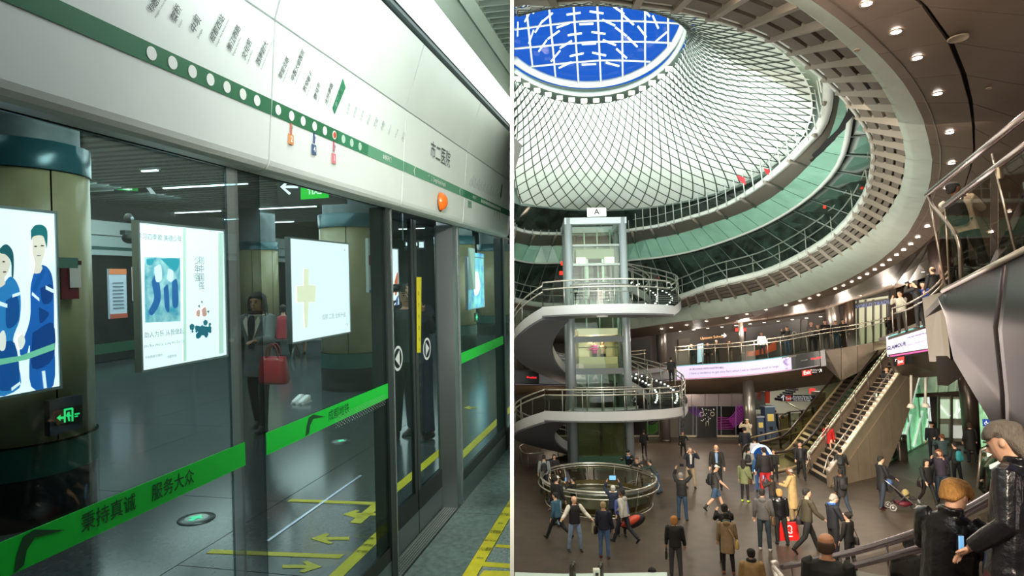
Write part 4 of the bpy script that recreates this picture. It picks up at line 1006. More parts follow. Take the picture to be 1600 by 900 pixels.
    if bag:   # (kind, colour, side)
        kind, bc, s = bag
        if kind == 'shoulder':
            c_ = V((s * .150 * H, -.02 * H, .50 * H)); b = MB()
            b.rings([ering((c_.x, c_.y, z * H), rx * H, ry * H, 12) for z, rx, ry in ((.42, .03, .07), (.43, .038, .088), (.50, .038, .085), (.555, .026, .074), (.56, .01, .05))])
            fb = finish(b, 'bag', mat(bc, .55, bump=.2, bscale=20))
            b = MB(); b.tube([V((s * .15 * H, .05 * H, .55 * H)), sf(V((s * .09 * H, .075 * H, .70 * H))), sf(V((s * -.055 * H if straps else s * .06 * H, .02 * H, .855 * H))), sf(V((s * .05 * H, -.08 * H, .72 * H))), V((s * .15 * H, -.08 * H, .55 * H))], .006 * H, 6); finish(b, 'bag_strap', mat(bc, .7), rem=False, par=fb)
        elif kind in ('hand', 'tote', 'c21'):
            sh, el, wr, d2 = arms[0 if s < 0 else 1]; hp_ = wr + d2 * .06 * H
            w_, h_, t_ = {'hand': (.17, .15, .05), 'tote': (.12, .20, .05), 'c21': (.40, .36, .07)}[kind]
            w_, h_ = w_ * H / 1.0 * .9, h_ * H * .9
            z1 = hp_.z - .05 * H; b = MB(); n_ = 5
            if kind == 'c21': w_, t_ = t_, w_
            b.rings([[V((hp_.x + x * (t_ * (1 - .1 * k / n_)), hp_.y + y * w_ * (1 - .12 * k / n_), z1 - h_ + h_ * k / n_)) for x, y in ((-.5, -.5), (.5, -.5), (.5, .5), (-.5, .5))] for k in range(n_ + 1)], smooth=False)
            fb = finish(b, 'bag', mat(bc, .5, bump=.15, bscale=12), rem=False)
            b = MB()
            for x in (-.012, .012): b.tube([V((hp_.x + x, hp_.y - w_ * .22, z1)), V((hp_.x + x, hp_.y - w_ * .12, z1 + .045 * H)), V((hp_.x + x, hp_.y, z1 + .058 * H)), V((hp_.x + x, hp_.y + w_ * .12, z1 + .045 * H)), V((hp_.x + x, hp_.y + w_ * .22, z1))], .004 * H, 6)
            finish(b, 'bag_handle', mat('3a1418' if kind == 'hand' else bc, .5), rem=False, par=fb)
            if kind == 'c21':
                for sd in (-1, 1):
                    b = MB(); text_mb('C21', .23, lambda x, y: V((hp_.x + y * 1.0 * (1 if sd < 0 else -1), hp_.y + sd * w_ * .56, z1 - h_ * .5 - x)), bold=.02, mb=b); finish(b, 'bag_lettering', mat('f6f0f0', .5), rem=False, par=fb)
    if dev:
        c_ = (arms[0][2] + arms[1][2]) / 2 + (arms[0][3] + arms[1][3]) * .035 * H
        b = MB()
        if dev == 'tablet': b.box(c_ + V((0, .02, .03)), (.24, .012, .17))
        elif dev == 'camera': b.box(c_ + V((0, .03, .03)), (.13, .05, .09)); b.cyl(c_ + V((0, .04, .03)), c_ + V((0, .13, .03)), .035, 12)
        else: b.box(c_ + V((0, .03, .03)), (.075, .012, .14))
        D_ = finish(b, {'tablet': 'tablet', 'camera': 'camera'}.get(dev, 'phone'), mat('101216', .3), rem=False)
        if dev in ('tablet', 'phone'):
            b = MB(); b.box(c_ + V((0, .02 if dev == 'tablet' else .022, .03)), (.21 if dev == 'tablet' else .066, .014, .14 if dev == 'tablet' else .125)); finish(b, 'lit_screen', mat('6fa8d8', .3, emit=.8), rem=False, par=D_)
    return root, arms
# ================================================================== ATRIUM
RC = V((4.2, 24, 0))
def rclip(poly, lim=.009): return clip([V(p) for p in poly], lambda p: xcam(p) - lim)
class Ring:
    def __init__(s, pts, yb, Db, yt, Dt, ell=None):
        s.ell = ell; s.A = 1 / Db; s.B = (1 / Dt - 1 / Db) / (yb - yt); s.yb = yb
        if not ell:
            L_ = []
            for x, y in pts:
                th = math.degrees(math.atan2(x - 930, y - 165))
                if x < 930 and y < 165: th += 360
                L_.append((th, math.hypot(x - 930, y - 165)))
            L_.sort(); L_ = [(2 * L_[0][0] - L_[1][0], L_[0][1])] + L_ + [(2 * L_[-1][0] - L_[-2][0], L_[-1][1])]
            P = cr([V((a, b, 0)) for a, b in L_], 8); s.th = [p.x for p in P]; s.r = [p.y for p in P]
    def img(s, th):
        if s.ell:
            cx, cy, a, b = s.ell; t = math.radians(th); return cx + a * math.sin(t), cy + b * math.cos(t)
        r = float(np.interp(th, s.th, s.r)); t = math.radians(th); return 930 + r * math.sin(t), 165 + r * math.cos(t)
    def inv(s, y): return s.A + s.B * (s.yb - y)
    def __call__(s, th, dD=0, dz=0):
        x, y = s.img(th); return pt(x, y, 1 / s.inv(y) + dD) + V((0, 0, dz))
    def lim(s, side):
        th = -90 if side < 0 else 300; st = 1 if side < 0 else -1
        yc = s.ell[1] if s.ell else 165
        for _ in range(1600):
            x, y = s.img(th)
            if not (x < 803.8 or (side < 0 and y < yc) or (side > 0 and y > yc)): break
            th += st * .25
        return th
    def span(s, n):
        if not hasattr(s, 'L'): s.L = (s.lim(-1), s.lim(1))
        a, b = s.L
        if s.ell: return [a + (b - a) * k / n for k in range(n + 1)]
        return [min(b - .02 * (n - k), max(a + .02 * k, -42 + 266 * k / n)) for k in range(n + 1)]
O_ = Ring(None, 130, 28, 12, 23, ell=(917, 5, 157, 127))
G_ = Ring(None, 327, 37, 30, 15, ell=(935, 165, 335, 163))
GP = Ring([G_.img(t) for t in range(-22, 203, 6)], 327, 37, 30, 15)
A_ = Ring([(803, 357), (885, 367), (975, 363), (1025, 355), (1075, 342), (1137, 320), (1200, 278), (1250, 230), (1272, 207), (1284, 175), (1286, 150), (1284, 120), (1265, 70), (1200, 10), (1100, -25), (930, -35), (803, -35)], 367, 38.5, 70, 16)
F_ = Ring([(803, 378), (885, 384), (985, 381), (1025, 372), (1100, 353), (1150, 336), (1200, 312), (1237, 282), (1262, 255), (1282, 225), (1295, 180), (1298, 140), (1292, 105), (1270, 60), (1205, 0), (1100, -35), (930, -48), (803, -48)], 384, 41, 100, 18)
E_ = Ring([(803, 404), (885, 410), (975, 407), (1037, 400), (1100, 386), (1150, 369), (1200, 347), (1237, 325), (1275, 295), (1300, 266), (1314, 237), (1322, 190), (1323, 155), (1315, 110), (1285, 50), (1215, -10), (1100, -50), (930, -60), (803, -60)], 410, 41, 100, 18.2)
B_ = Ring([(803, 471), (930, 479), (1052, 470), (1120, 447), (1200, 427), (1250, 404), (1300, 372), (1325, 347), (1350, 310), (1360, 275), (1361, 232), (1355, 212), (1340, 187), (1310, 150), (1260, 106), (1197, 64), (1102, 31), (992, 12), (872, 8), (803, 12)], 478, 39.5, 11, 13)
C_ = Ring([(803, 480), (930, 487), (1082, 476), (1112, 469), (1225, 440), (1277, 416), (1322, 390), (1362, 359), (1381, 340), (1396, 316), (1409, 291), (1417, 257), (1420, 225), (1407, 175), (1385, 125), (1337, 64), (1265, 4), (1150, -50), (1000, -80), (803, -85)], 487, 42, 60, 11)
D_ = Ring([(803, 515), (930, 520), (1037, 506), (1125, 495), (1200, 482), (1265, 462), (1300, 449), (1337, 430), (1375, 407), (1415, 370), (1435, 337), (1450, 300), (1457, 250), (1452, 225), (1442, 185), (1410, 127), (1342, 57), (1265, -2), (1150, -58), (1000, -90), (803, -95)], 518, 44, 55, 10.5)
S_ = Ring([(803, 530), (930, 533), (1060, 518), (1200, 488), (1330, 449), (1375, 425), (1425, 397), (1467, 360), (1495, 320), (1510, 282), (1519, 250), (1521, 225), (1512, 150), (1490, 87), (1470, 45), (1427, -5), (1300, -100), (1100, -160), (803, -170)], 518, 44, 55, 10.5)
def aspan(R, n, dens=None):
    th = R.span(400); P_ = [R(t) for t in th]; s_ = [0]
    for a, c in zip(P_, P_[1:]): s_.append(s_[-1] + (c - a).length)
    return [float(np.interp(s_[-1] * k / n, s_, th)) for k in range(n + 1)]
def shared(n):
    t = aspan(B_, n); return t
def cl_(R, L_):
    if not hasattr(R, 'L'): R.L = (R.lim(-1), R.lim(1))
    n = len(L_); return [min(R.L[1] - .02 * (n - k), max(R.L[0] + .02 * k, t)) for k, t in enumerate(L_)]
def inset(q, k=.04):
    c = sum((V(p) for p in q), V((0, 0, 0))) / len(q); return [V(p).lerp(c, k) for p in q]
def outw(p):
    d = V((p.x - RC.x, p.y - RC.y, 0)); return d.normalized() if d.length > .1 else V((0, 1, 0))

# --- floor
fp = rclip([(-20, 5, FLOOR), (60, 5, FLOOR), (60, 90, FLOOR), (-20, 90, FLOOR)])
b = MB(); b.slab(fp, (0, 0, -.3))
FM = mat('4e4339', .42, noise=.22, nscale=2.2, bump=.08, bscale=22)
floorR = b.build('floor', FM, kind='structure', label='dark polished stone floor of the round atrium hall', origin=(0, 0, 0))

# --- glazed oculus
oc = thing('oculus_skylight', 'round blue sky oculus with white glazing grid over the cable cone', 'skylight', O_(90))
def opl(x, y, dD=0): return pt(x, y, 1 / O_.inv(y) + dD)
fr = [O_(t) for t in O_.span(60)]
b = MB(); b.tube(fr, .16, 8); b.build('ring_frame', mat('d5dcd6', .5), oc)
b = MB(); b.tube([O_(t) + V((0, 0, -.45)) for t in O_.span(60)], .10, 8); b.build('lower_ring', mat('b9c8bf', .5), oc)
WB = mat('e2e6e2', .5)
for L_ in ([(819, -20), (832, 104)], [(854, -30), (868, 120)], [(893, -40), (904, 130)], [(931, -40), (939, 130)], [(971, -40), (973, 121)], [(1008, -40), (1008, 106)], [(1044, -30), (1044, 75)],
           [(804, 46), (887, 35), (932, 32), (1000, 33), (1069, 37)], [(804, 76), (900, 67), (932, 65), (1000, 65), (1058, 67)], [(829, 104), (900, 97), (950, 94), (1016, 96)], [(804, 10), (932, 1), (1072, 6)]):
    pp = [opl(x, y, -.1) for x, y in L_]; b = MB(); b.tube(cr(pp, 4) if len(pp) > 2 else pp, .040, 6); b.build('glazing_bar', WB, oc)
b = MB(); q = rclip([opl(917 + 161 * math.sin(math.radians(t)), 5 + 131 * math.cos(math.radians(t)), .25) for t in range(0, 360, 6)]); b.poly(q)
b.build('glass_disc', glass('f2f7ff', .04, .05, .1), oc)
for t in range(-44, 60, 7):
    p = O_(t) + V((0, 0, -.75)); b = MB(); b.box(p, (.26, .12, .16)); tag(b.build('light_fitting', mat('fff6e0', .4, emit=3 if (t // 7) % 3 else .3), oc))
pr = [(838, 12, 62), (855, 28, 40), (842, 42, 58), (865, 55, 35), (848, 72, 55), (868, 88, 50), (896, 22, 8), (880, 40, 20), (898, 54, 8), (884, 70, 32), (901, 86, 12), (883, 102, 25), (914, 5, 2), (916, 38, 2), (920, 69, 2), (920, 101, 2),
      (932, 20, -8), (952, 4, -22), (951, 36, -25), (935, 52, -8), (952, 67, -22), (936, 85, -12), (957, 101, -15), (966, 16, -35), (982, 32, -42), (970, 50, -38), (988, 66, -45), (971, 84, -42), (1008, 18, -50), (1003, 50, -52), (1024, 35, -66), (1025, 10, -60), (809, 46, 88), (825, 25, 62), (1033, 58, 40), (830, 58, 70)]
for x, y, an in pr:
    a = math.radians(an); L_ = 11; dx, dy = math.cos(a), -math.sin(a)
    q = [opl(x + sx * L_ * dx - sy * 1.1 * dy, y + sx * L_ * dy + sy * 1.1 * dx, -.8) for sx, sy in ((-1, -1), (1, -1), (1, 1), (-1, 1))]
    b = MB(); b.slab(q, (0, -.05, 0)); b.build('prism_louver', mat('dfe9f0', .3), oc)

# --- cable-net cone
cone = thing('cable_net_cone', 'pale green white conical net of diamond reflector panels under the oculus', 'dome', G_(60))
N, K = 92, 15
def cp(u, j, off=0):
    th = u * 360 / N - 60; v = j / K
    g, o = G_(th), O_(th); g = g + V((0, 0, 0)); o = o + V((0, 0, -.9))
    p = g.lerp(o, v); c = G_(90).lerp(G_(-90), .5)
    sag = math.sin(math.pi * v) * 1.2
    ax = pt(925, 165 - 120 * v, 27 - 3 * v); d = (ax - p); d.z = 0
    return p + d.normalized() * (sag + off)
PM = mat('dfe8e0', .38, spec=.5)
pans = []
for j in range(0, K + 1):
    for i in range(0, N):
        s = .5 * (j % 2); L_, R_ = cp(i + s, j), cp(i + 1 + s, j)
        T_ = cp(i + .5 + s, min(j + 1, K)); B2 = cp(i + .5 + s, max(j - 1, 0))
        q = [L_, B2, R_, T_] if 0 < j < K else ([L_, R_, T_] if j == 0 else [L_, B2, R_])
        if min(xcam(p) for p in q) < .02: continue
        pans.append((j, q))
def scr(p):
    d = p.dot(FW); return (800 + p.dot(CR) / d * 1000, 450 - p.dot(CU) / d * 1000)
def parea(q):
    s = [scr(p) for p in q]
    if max(y for x, y in s) < 0: return 0
    return abs(sum(s[i][0] * s[(i + 1) % len(s)][1] - s[(i + 1) % len(s)][0] * s[i][1] for i in range(len(s)))) / 2
pans.sort(key=lambda t: -parea(t[1]))
rest = MB()
for k, (j, q) in enumerate(pans):
    q = inset(q, .03); c = sum(q, V((0, 0, 0))) / len(q); ax = pt(925, 120, 26); n = (ax - c).normalized()
    mb = MB() if k < 300 else rest
    if len(q) == 4:
        L_, B2, R_, T_ = q; m0 = n * -.16
        vs = [L_, B2 + m0, R_, T_ + n * .10]; mb.add(vs, [(0, 1, 2), (0, 2, 3)])
    else: mb.add(q, [(0, 1, 2)])
    if k < 300: mb.build('reflector_panel', PM, cone, fix=False)
tag(rest.build('reflector_panels', PM, cone, fix=False), kind='stuff')
CB = mat('2c3a33', .6)
for fam in (1, -1):
    for i in range(-8, N + 8):
        pts = []
        for j in range(K + 1):
            p = cp(i + fam * j / 2, j, .06)
            if xcam(p) < .02: 
                if pts: break
                continue
            pts.append(p)
        if len(pts) > 1 and max(scr(p)[1] for p in pts) > -10: b = MB(); b.tube(pts, [.00085 * p.dot(FW) * (1 - .35 * k / K) for k, p in enumerate(pts)], 4, caps=False); b.build('cable', CB, cone, fix=False)
b = MB(); nn = 70; g0, g1 = G_.lim(-1), G_.lim(1); o0, o1 = O_.lim(-1), O_.lim(1)
R1 = [[(G_(g0 + (g1 - g0) * k / nn).lerp(O_(o0 + (o1 - o0) * k / nn), v) + outw(G_(g0 + (g1 - g0) * k / nn)) * .5) for k in range(nn + 1)] for v in (0, .25, .5, .75, 1)]
b.rings(R1, close=False, caps=False); b.build('outer_shell', mat('8fa39a', .8), cone)

def ring_panels(Ra, Rb, n, nm, m, parent, ins=.02, ta=0, tb=0, th=None, fa=None, fb=None):
    sa, sb = Ra.span(n), Rb.span(n)
    for k in range(n):
        q = [Ra(sa[k]), Ra(sa[k + 1]), Rb(sb[k + 1]), Rb(sb[k])]
        if fa: q[0] = fa(q[0]); q[1] = fa(q[1])
        if fb: q[2] = fb(q[2]); q[3] = fb(q[3])
        if max(scr(p)[1] for p in q) < -120: pass
        b = MB(); o = outw(q[0]) * .06; b.slab(inset(q, ins), o); b.build(nm, m, parent)
def band(R, w, h, nm, m, parent, dz=0, n=90):
    b = MB(); rs = []
    for t in R.span(n):
        p = R(t) + V((0, 0, dz)); o = outw(p); rs.append([p, p + o * w, p + o * w + V((0, 0, h)), p + V((0, 0, h))])
    b.rings(rs); return b.build(nm, m, parent)
def rail(R, dz, r, nm, m, parent, out=.1, n=90):
    b = MB(); b.tube([R(t) + V((0, 0, dz)) + outw(R(t)) * out for t in R.span(n)], r, 6); return b.build(nm, m, parent)
def loft(Ra, Rb, nm, m, parent=None, n=90, fa=None, fb=None, kind=None, steps=1, off=0):
    b = MB(); sa, sb = Ra.span(n), Rb.span(n)
    pa = [Ra(t) + outw(Ra(t)) * off for t in sa]; pb = [Rb(t) + outw(Rb(t)) * off for t in sb]
    if fa: pa = [fa(p) for p in pa]
    if fb: pb = [fb(p) for p in pb]
    b.rings([[p.lerp(q, k / steps) for p, q in zip(pa, pb)] for k in range(steps + 1)], close=False, caps=False)
    return b.build(nm, m, parent, kind=kind)
DG = mat('161c19', .08, noise=.5, nscale=1.5, c2='2c3a33')
# upper gallery
ug = thing('upper_gallery', 'upper ring gallery with pale green glass skirt below the cone', 'gallery', A_(40))
loft(GP, A_, 'dark_glazing', DG, ug, off=.35)
band(A_, .3, .16, 'rim', mat('cfd6d0', .5), ug)
loft(A_, F_, 'soffit', mat('6d675c', .7), ug, off=.25)
ring_panels(F_, E_, 64, 'green_glass_panel', mat('8fc0ab', .25, noise=.12, nscale=.8), ug, .025)
band(E_, .2, .10, 'lower_trim', mat('cfd6d0', .5), ug, dz=-.08)
band(F_, .2, .10, 'upper_trim', mat('8d8a80', .5), ug)
for t in A_.span(64)[::2]:
    p = A_(t); k = A_.span(64).index(t); q = F_(F_.span(64)[k]); b = MB(); d = (q - p); b.tube([p + V((0, 0, -.05)), q + V((0, 0, .0))], .09, 4); b.build('bracket', mat('777268', .6), ug)
rail(A_, 1.15, .035, 'handrail', mat('bfc6c0', .3, .7), ug, -.05); rail(A_, .65, .022, 'middle_rail', mat('bfc6c0', .3, .7), ug, -.05)
for t in A_.span(84)[1:-1]:
    p = A_(t); b = MB(); b.tube([p + V((0, 0, -.1)) - outw(p) * .05, p + V((0, 0, 2.1)) - outw(p) * .25], .028, 5); b.build('hanger_rod', mat('b9c2bb', .4, .4), ug)
# window storey
ws = thing('window_ring', 'ring of dark windows with thin pale mullions under the green glass skirt', 'windows', E_(40))
loft(E_, B_, 'backing', mat('0c100e', .6), ws, off=.5)
sa, sb = E_.span(64), B_.span(64)
for k in range(64):
    q = [E_(sa[k]), E_(sa[k + 1]), B_(sb[k + 1]) + V((0, 0, .1)), B_(sb[k]) + V((0, 0, .1))]; o = [outw(p) * .25 for p in q]; q = [a + c for a, c in zip(q, o)]
    b = MB(); b.slab(inset(q, .01), outw(q[0]) * .04); b.build('window_pane', DG, ws)
    b = MB(); b.tube([q[0] - outw(q[0]) * .05, q[3] - outw(q[3]) * .05], .035 if k % 2 else .018, 4); b.build('mullion', mat('7d8a83', .5, .2), ws)
for (x, y, d) in ((876, 428, 39.4), (1281, 327, 26.5), (878, 413, 40)):
    b = MB(); p = pt(x, y, d); b.box(p - V((0, .4, 0)), (.2, .05, .22) if x < 900 else (.09, .03, .1)); tag(b.build('red_sign', mat('ff2a18', .5, emit=2.0)), {876: 'small glowing red sign behind the windows left of the lift', 1281: 'tiny red light behind the right windows', 878: 'tiny red glow at the window head left of the lift'}[x], 'sign')
# main ring balcony
mg = thing('ring_balcony', 'ring balcony with white rim, brown steel brackets and thin cable rail', 'balcony', B_(40))
band(B_, .45, .28, 'rim', mat('c6ccc6', .5), mg)
loft(B_, C_, 'soffit', mat('514a40', .7), mg, off=.3)
nb = 54; TH = aspan(B_, nb); TH = [t + (-14 * (1 - k / 6) if k < 6 else 0) for k, t in enumerate(TH)]; sa, sb = cl_(B_, TH), cl_(C_, TH)
for k in range(nb):
    p, q = B_(sa[k]), C_(sb[k]); d = q - p; w_ = .11 + .05 * (k > 30)
    side = V((0, 0, 1)).cross(d).normalized()
    pr_ = []
    for (s_, h0, h1) in ((0, .16, -.06), (.97, .02, -.16)):
        c = p.lerp(q, s_) + outw(p) * .05; pr_.append([c - side * w_ * .5 + V((0, 0, h1)), c + side * w_ * .5 + V((0, 0, h1)), c + side * w_ * .5 + V((0, 0, h0)), c - side * w_ * .5 + V((0, 0, h0))])
    b = MB(); b.rings(pr_, smooth=False); b.build('bracket_beam', mat('8a8075', .6), mg)
    if k < nb - 1:
        p2, q2 = B_(sa[k + 1]), C_(sb[k + 1])
        for s_ in (.18, .45, .72):
            b = MB(); b.slab([p.lerp(q, s_), p2.lerp(q2, s_), p2.lerp(q2, s_ + .2), p.lerp(q, s_ + .2)], V((0, 0, .05)) + outw(p) * .05); b.build('grating_panel', mat('6d645a', .7, bump=.8, bscale=14, stretch=(1, 12, 12)), mg)
        b = MB(); b.tube([p.lerp(q, .1), p2.lerp(q2, .1)], .04, 4); b.build('edge_tube', mat('9d9a92', .5), mg)
rail(B_, 1.2, .035, 'handrail', mat('aab3ab', .3, .7), mg, .0); rail(B_, .75, .03, 'middle_rail', mat('aab3ab', .3, .7), mg, .0)
for t in B_.span(44)[1:-1]:
    p = B_(t); b = MB(); b.tube([p + V((0, 0, .1)), p + V((0, 0, 1.25))], .02, 5); b.build('rail_post', mat('8f988f', .4, .4), mg)
# smooth cream fascia
fa_ = thing('fascia_ring', 'smooth pale cream curved fascia ring around the atrium opening', 'fascia', C_(40))
sa, sb = C_.span(80), D_.span(80)
for k in range(80):
    q0, q1, q2, q3 = C_(sa[k]), C_(sa[k + 1]), D_(sb[k + 1]), D_(sb[k]); b = MB()
    bul = -outw(q0) * .25
    b.rings([[q0, q1], [q0.lerp(q3, .35) + bul, q1.lerp(q2, .35) + bul], [q0.lerp(q3, .75) + bul, q1.lerp(q2, .75) + bul], [q3, q2]], close=False, caps=False); b.build('fascia_panel', mat('a3aea4', .55, noise=.06, nscale=2), fa_)
loft(C_, D_, 'backing', mat('6e6a60', .8), fa_, off=.2)

b = MB(); rs = []
for R_, of in ((GP, 1.0), (A_, .9), (F_, 1.3), (E_, 1.3), (B_, 1.2), (C_, .8), (D_, .5)):
    rs.append([R_(t) + outw(R_(t)) * of + V((0, 0, .15)) for t in R_.span(90)])
b.rings(rs, close=False, caps=False); b.build('wall_drum', mat('14120f', .8), kind='structure')
# --- mezzanine: rim, floor, back wall, ceiling
RIMP = [(803.5, 579), (930, 582), (1062, 572), (1150, 566.5), (1200, 561), (1236, 556), (1281, 548), (1340, 540), (1389, 530)]
def rimd(y): return 1 / (.0236 + (578 - y) * 7e-5)
rim = cr([pt(x, y, rimd(y)) for x, y in RIMP], 6)
rx_ = [scr(p)[0] for p in rim]
def rimat(px):
    k = max(0, min(len(rim) - 2, int(np.searchsorted(rx_, px)) - 1)); f = (px - rx_[k]) / (rx_[k + 1] - rx_[k]); return rim[k].lerp(rim[k + 1], f)
WT = [(803.8, 522), (930, 525), (1050, 519), (1150, 506), (1200, 501), (1285, 488), (1340, 470), (1389, 455)]
wtop = [pt(x, y, rimat(x).dot(FW) + 8) for x, y in WT]
wbase = [V((p.x, p.y, rimat(x).z)) for (x, y), p in zip(WT, wtop)]
mz = MB()
for k in range(len(WT) - 1):
    a, c = rimat(WT[k][0]), rimat(WT[k + 1][0]); mz.slab([a, c, wbase[k + 1], wbase[k]], (0, 0, -.12))
mz.build('floor', mat('5a5048', .5), kind='structure', label='mezzanine walkway floor')
for k in range(len(WT) - 1):
    b = MB(); b.slab([wbase[k], wbase[k + 1], wtop[k + 1], wtop[k]], (0, .3, 0)); b.build('wall_mezzanine', mat('3a312b', .5), kind='structure')
CEILM = mat('7a6a5e', .38, noise=.10, nscale=1.4, bump=.03, bscale=6, spec=.6)
cl = thing('ceiling', 'brown metal panel ceiling with round downlights', 'ceiling', D_(90), kind='structure'); del cl['category']
def cpl(x, y): return pt(x, y, 1 / D_.inv(y))
OUT = [(t, wt_) for t, wt_ in zip((D_.lim(-1), 2, 21, 33, 40, 51, 61, 68), wtop)] + [(76, cpl(1530, 400)), (84, cpl(1720, 380)), (95, cpl(2300, 250)), (110, cpl(2300, 20)), (125, cpl(2300, -250)), (140, cpl(2100, -500)), (160, cpl(1500, -600)), (180, cpl(1150, -600)), (D_.lim(1), cpl(803.6, -600))]
ths = [o[0] for o in OUT]
def outer(t):
    k = max(0, min(len(OUT) - 2, int(np.searchsorted(ths, t)) - 1)); f = (t - ths[k]) / (ths[k + 1] - ths[k]); return OUT[k][1].lerp(OUT[k + 1][1], f)
npan = 44; TD = aspan(S_, npan); sd, ss = cl_(D_, TD), cl_(S_, TD)
for k in range(npan):
    q = [D_(sd[k]), D_(sd[k + 1]), S_(ss[k + 1]), S_(ss[k])]; b = MB(); b.slab(inset(q, .012), (0, 0, .08)); b.build('ceiling_panel', CEILM, cl)
    a, c = S_(ss[k]), S_(ss[k + 1]); e, g = outer(sd[k]), outer(sd[k + 1]); prv = (a, c)
    mgap = .006
    for j in range(2):
        f0, f1 = j / 2 + (mgap if j == 0 else 0), (j + 1) / 2
        q = [a.lerp(e, f0), c.lerp(g, f0), c.lerp(g, f1), a.lerp(e, f1)]; b = MB(); b.slab(inset(q, .012), (0, 0, .08)); b.build('ceiling_panel', CEILM, cl)
b = MB(); b.rings([[D_(t) + V((0, 0, .12)) for t in sd], [S_(t) + V((0, 0, .12)) for t in ss], [outer(t) + V((0, 0, .12)) for t in sd]], close=False, caps=False); b.build('ceiling_backing', mat('15110e', .8), cl)
# downlights
DL = [(1354, 4), (1400, 48), (1433, 89), (1465, 145), (1484, 206), (1487, 254), (1480, 293), (1449, 353), (1434, 370), (1423, 381), (1412, 390), (1401, 398), (1390, 406), (1379, 414), (1367, 421), (1355, 428), (1343, 434), (1331, 440), (1318, 446), (1305, 451), (1279, 461), (1265, 466), (1250, 470), (1228, 477), (1197, 484), (1167, 491), (1136, 497), (1104, 502), (1073, 508), (1049, 512), (1034, 514),
      (1576, 330), (1548, 362), (1527, 389), (1442, 424), (1396, 444), (1345, 461)]
ORD = 'first second third fourth fifth sixth seventh eighth ninth tenth eleventh twelfth thirteenth fourteenth fifteenth sixteenth seventeenth eighteenth nineteenth twentieth twenty-first twenty-second twenty-third twenty-fourth twenty-fifth twenty-sixth twenty-seventh twenty-eighth twenty-ninth thirtieth thirty-first'.split()
def dlab(k):
    if k < 31: return ORD[k] + ' glowing downlight from the top edge along the curved row beside the pale fascia'
    return 'small glowing downlight ' + ['right of the man behind the handrails, uppermost of three', 'right of the man behind the handrails, middle of three', 'right of the man behind the handrails, lowest of three', 'on the brown ceiling above the photographing group', 'on the brown ceiling left of the photographing group', 'on the brown ceiling above the lit mezzanine entrance'][k - 31]
for k, (x, y) in enumerate(DL):
    p = cpl(x, y); p = p + V((0, 0, -.02)); d = p.dot(FW); r_ = max(.075, 2.6 * d / 1000) if x < 1440 else .075
    col = 'fff0d8' if x < 1330 else 'fff4ea'
    t_ = thing('downlight', dlab(k), 'ceiling light', p, 'downlights in the brown ceiling')
    b = MB(); b.lathe(p, [(r_, -.005), (0, -.012)], 14); b.build('lamp', mat(col, .5, emit=14), t_)
    b = MB(); b.lathe(p, [(r_ * 1.0, 0), (r_ * 1.35, -.015), (r_ * 1.4, .01)], 14); b.build('ring', mat('b7a897', .3, .6), t_)
for k, (x, y) in enumerate([(1400, 48), (1465, 145), (1487, 254), (1434, 370), (1367, 421), (1279, 461), (1197, 484), (1073, 508), (1310, 475), (1180, 505)]):
    p = cpl(x, y); area('downlight_lamp', p + V((0, 0, -.12)), p + V((0, 0, -5)), .35, 30 + p.y * 3.2, (1, .86, .7))
for (x, y, r0) in ((1497, 57, .16), (1339, 75, .05), (1545, 135, .05)):
    p = cpl(x, y) + V((0, 0, -.03)); b = MB(); b.lathe(p, [(r0, 0), (r0 * .9, -.02), (r0 * .85, -.01), (0, -.012)], 20); tag(b.build('ceiling_speaker', mat('a89a86', .6)), {1497: 'round flat ceiling speaker disc at the top right', 1339: 'tiny sprinkler rose beside the second downlight', 1545: 'small round detector on the right brown ceiling'}[x], 'ceiling fitting')
# banner around the mezzanine
bn = thing('mezzanine_banner', 'long pale lilac lit banner with a quotation around the mezzanine edge', 'banner', rimat(1150))
def rimband(px0, px1, h, nm, m, par, n=14, out=-.08, z0=0, kind=None, lab=None, cat=None):
    b = MB(); T1 = []
    for k in range(n + 1):
        p = rimat(px0 + (px1 - px0) * k / n); o = outw(p); p = p + o * out; hh = h(px0 + (px1 - px0) * k / n) if callable(h) else h
        T1.append([p + V((0, 0, z0)), p + o * .15 + V((0, 0, z0)), p + o * .15 + V((0, 0, z0 - hh)), p + V((0, 0, z0 - hh))])
    b.rings(T1, smooth=False); return tag(b.build(nm, m, par, kind=kind), lab, cat)
rimband(803.6, 841.5, .80, 'black_screen', mat('0d0d10', .3), None, lab='black display screen with red lettering at the left of the mezzanine edge', cat='screen')
eg = thing('mezzanine_edge', 'grey panelled mezzanine edge passing behind the glass lift', 'panel', rimat(930))
rimband(842, 890, .80, 'white_panel', mat('8f93a0', .4), eg)
rimband(890, 1056, .80, 'edge_panel', mat('83838a', .4), eg)
rimband(1057, 1236, lambda x: .85, 'lit_band', mat('bcb4d6', .5, emit=.62), bn, 20)
rimband(1057, 1236, .045, 'cyan_edge', mat('2e8f98', .5, emit=.4), bn, 20, out=-.09, z0=.04)
rimband(1057, 1236, .035, 'pink_edge', mat('c0508a', .5, emit=.5), bn, 20, out=-.09, z0=-.83)
def rtext(s, px, sz, dz, bold=0):
    base = rimat(px); o = outw(base)
    def f(x, y):
        t = px + x * 1000 / base.dot(FW); p = rimat(t); return p - outw(p) * .10 + V((0, 0, dz + y))
    return text_mb(s, sz, f, align='LEFT', bold=bold)
rtext('30 SECONDS WITH KRISTEN BELL', 1077, .15, -.26, .02).build('banner_heading', mat('54486c', .6), bn, fix=False)
rtext('I have a tendency to get very fiery when I see an injustice, small or large.', 1077, .198, -.52).build('banner_lettering', mat('5c5376', .6), bn, fix=False)
rimband(1224, 1233, .72, 'portrait_picture', mat('6c3aa0', .5, emit=.4, noise=.1, nscale=4, c2='dfe2f6'), bn, 3, out=-.11, z0=-.06)
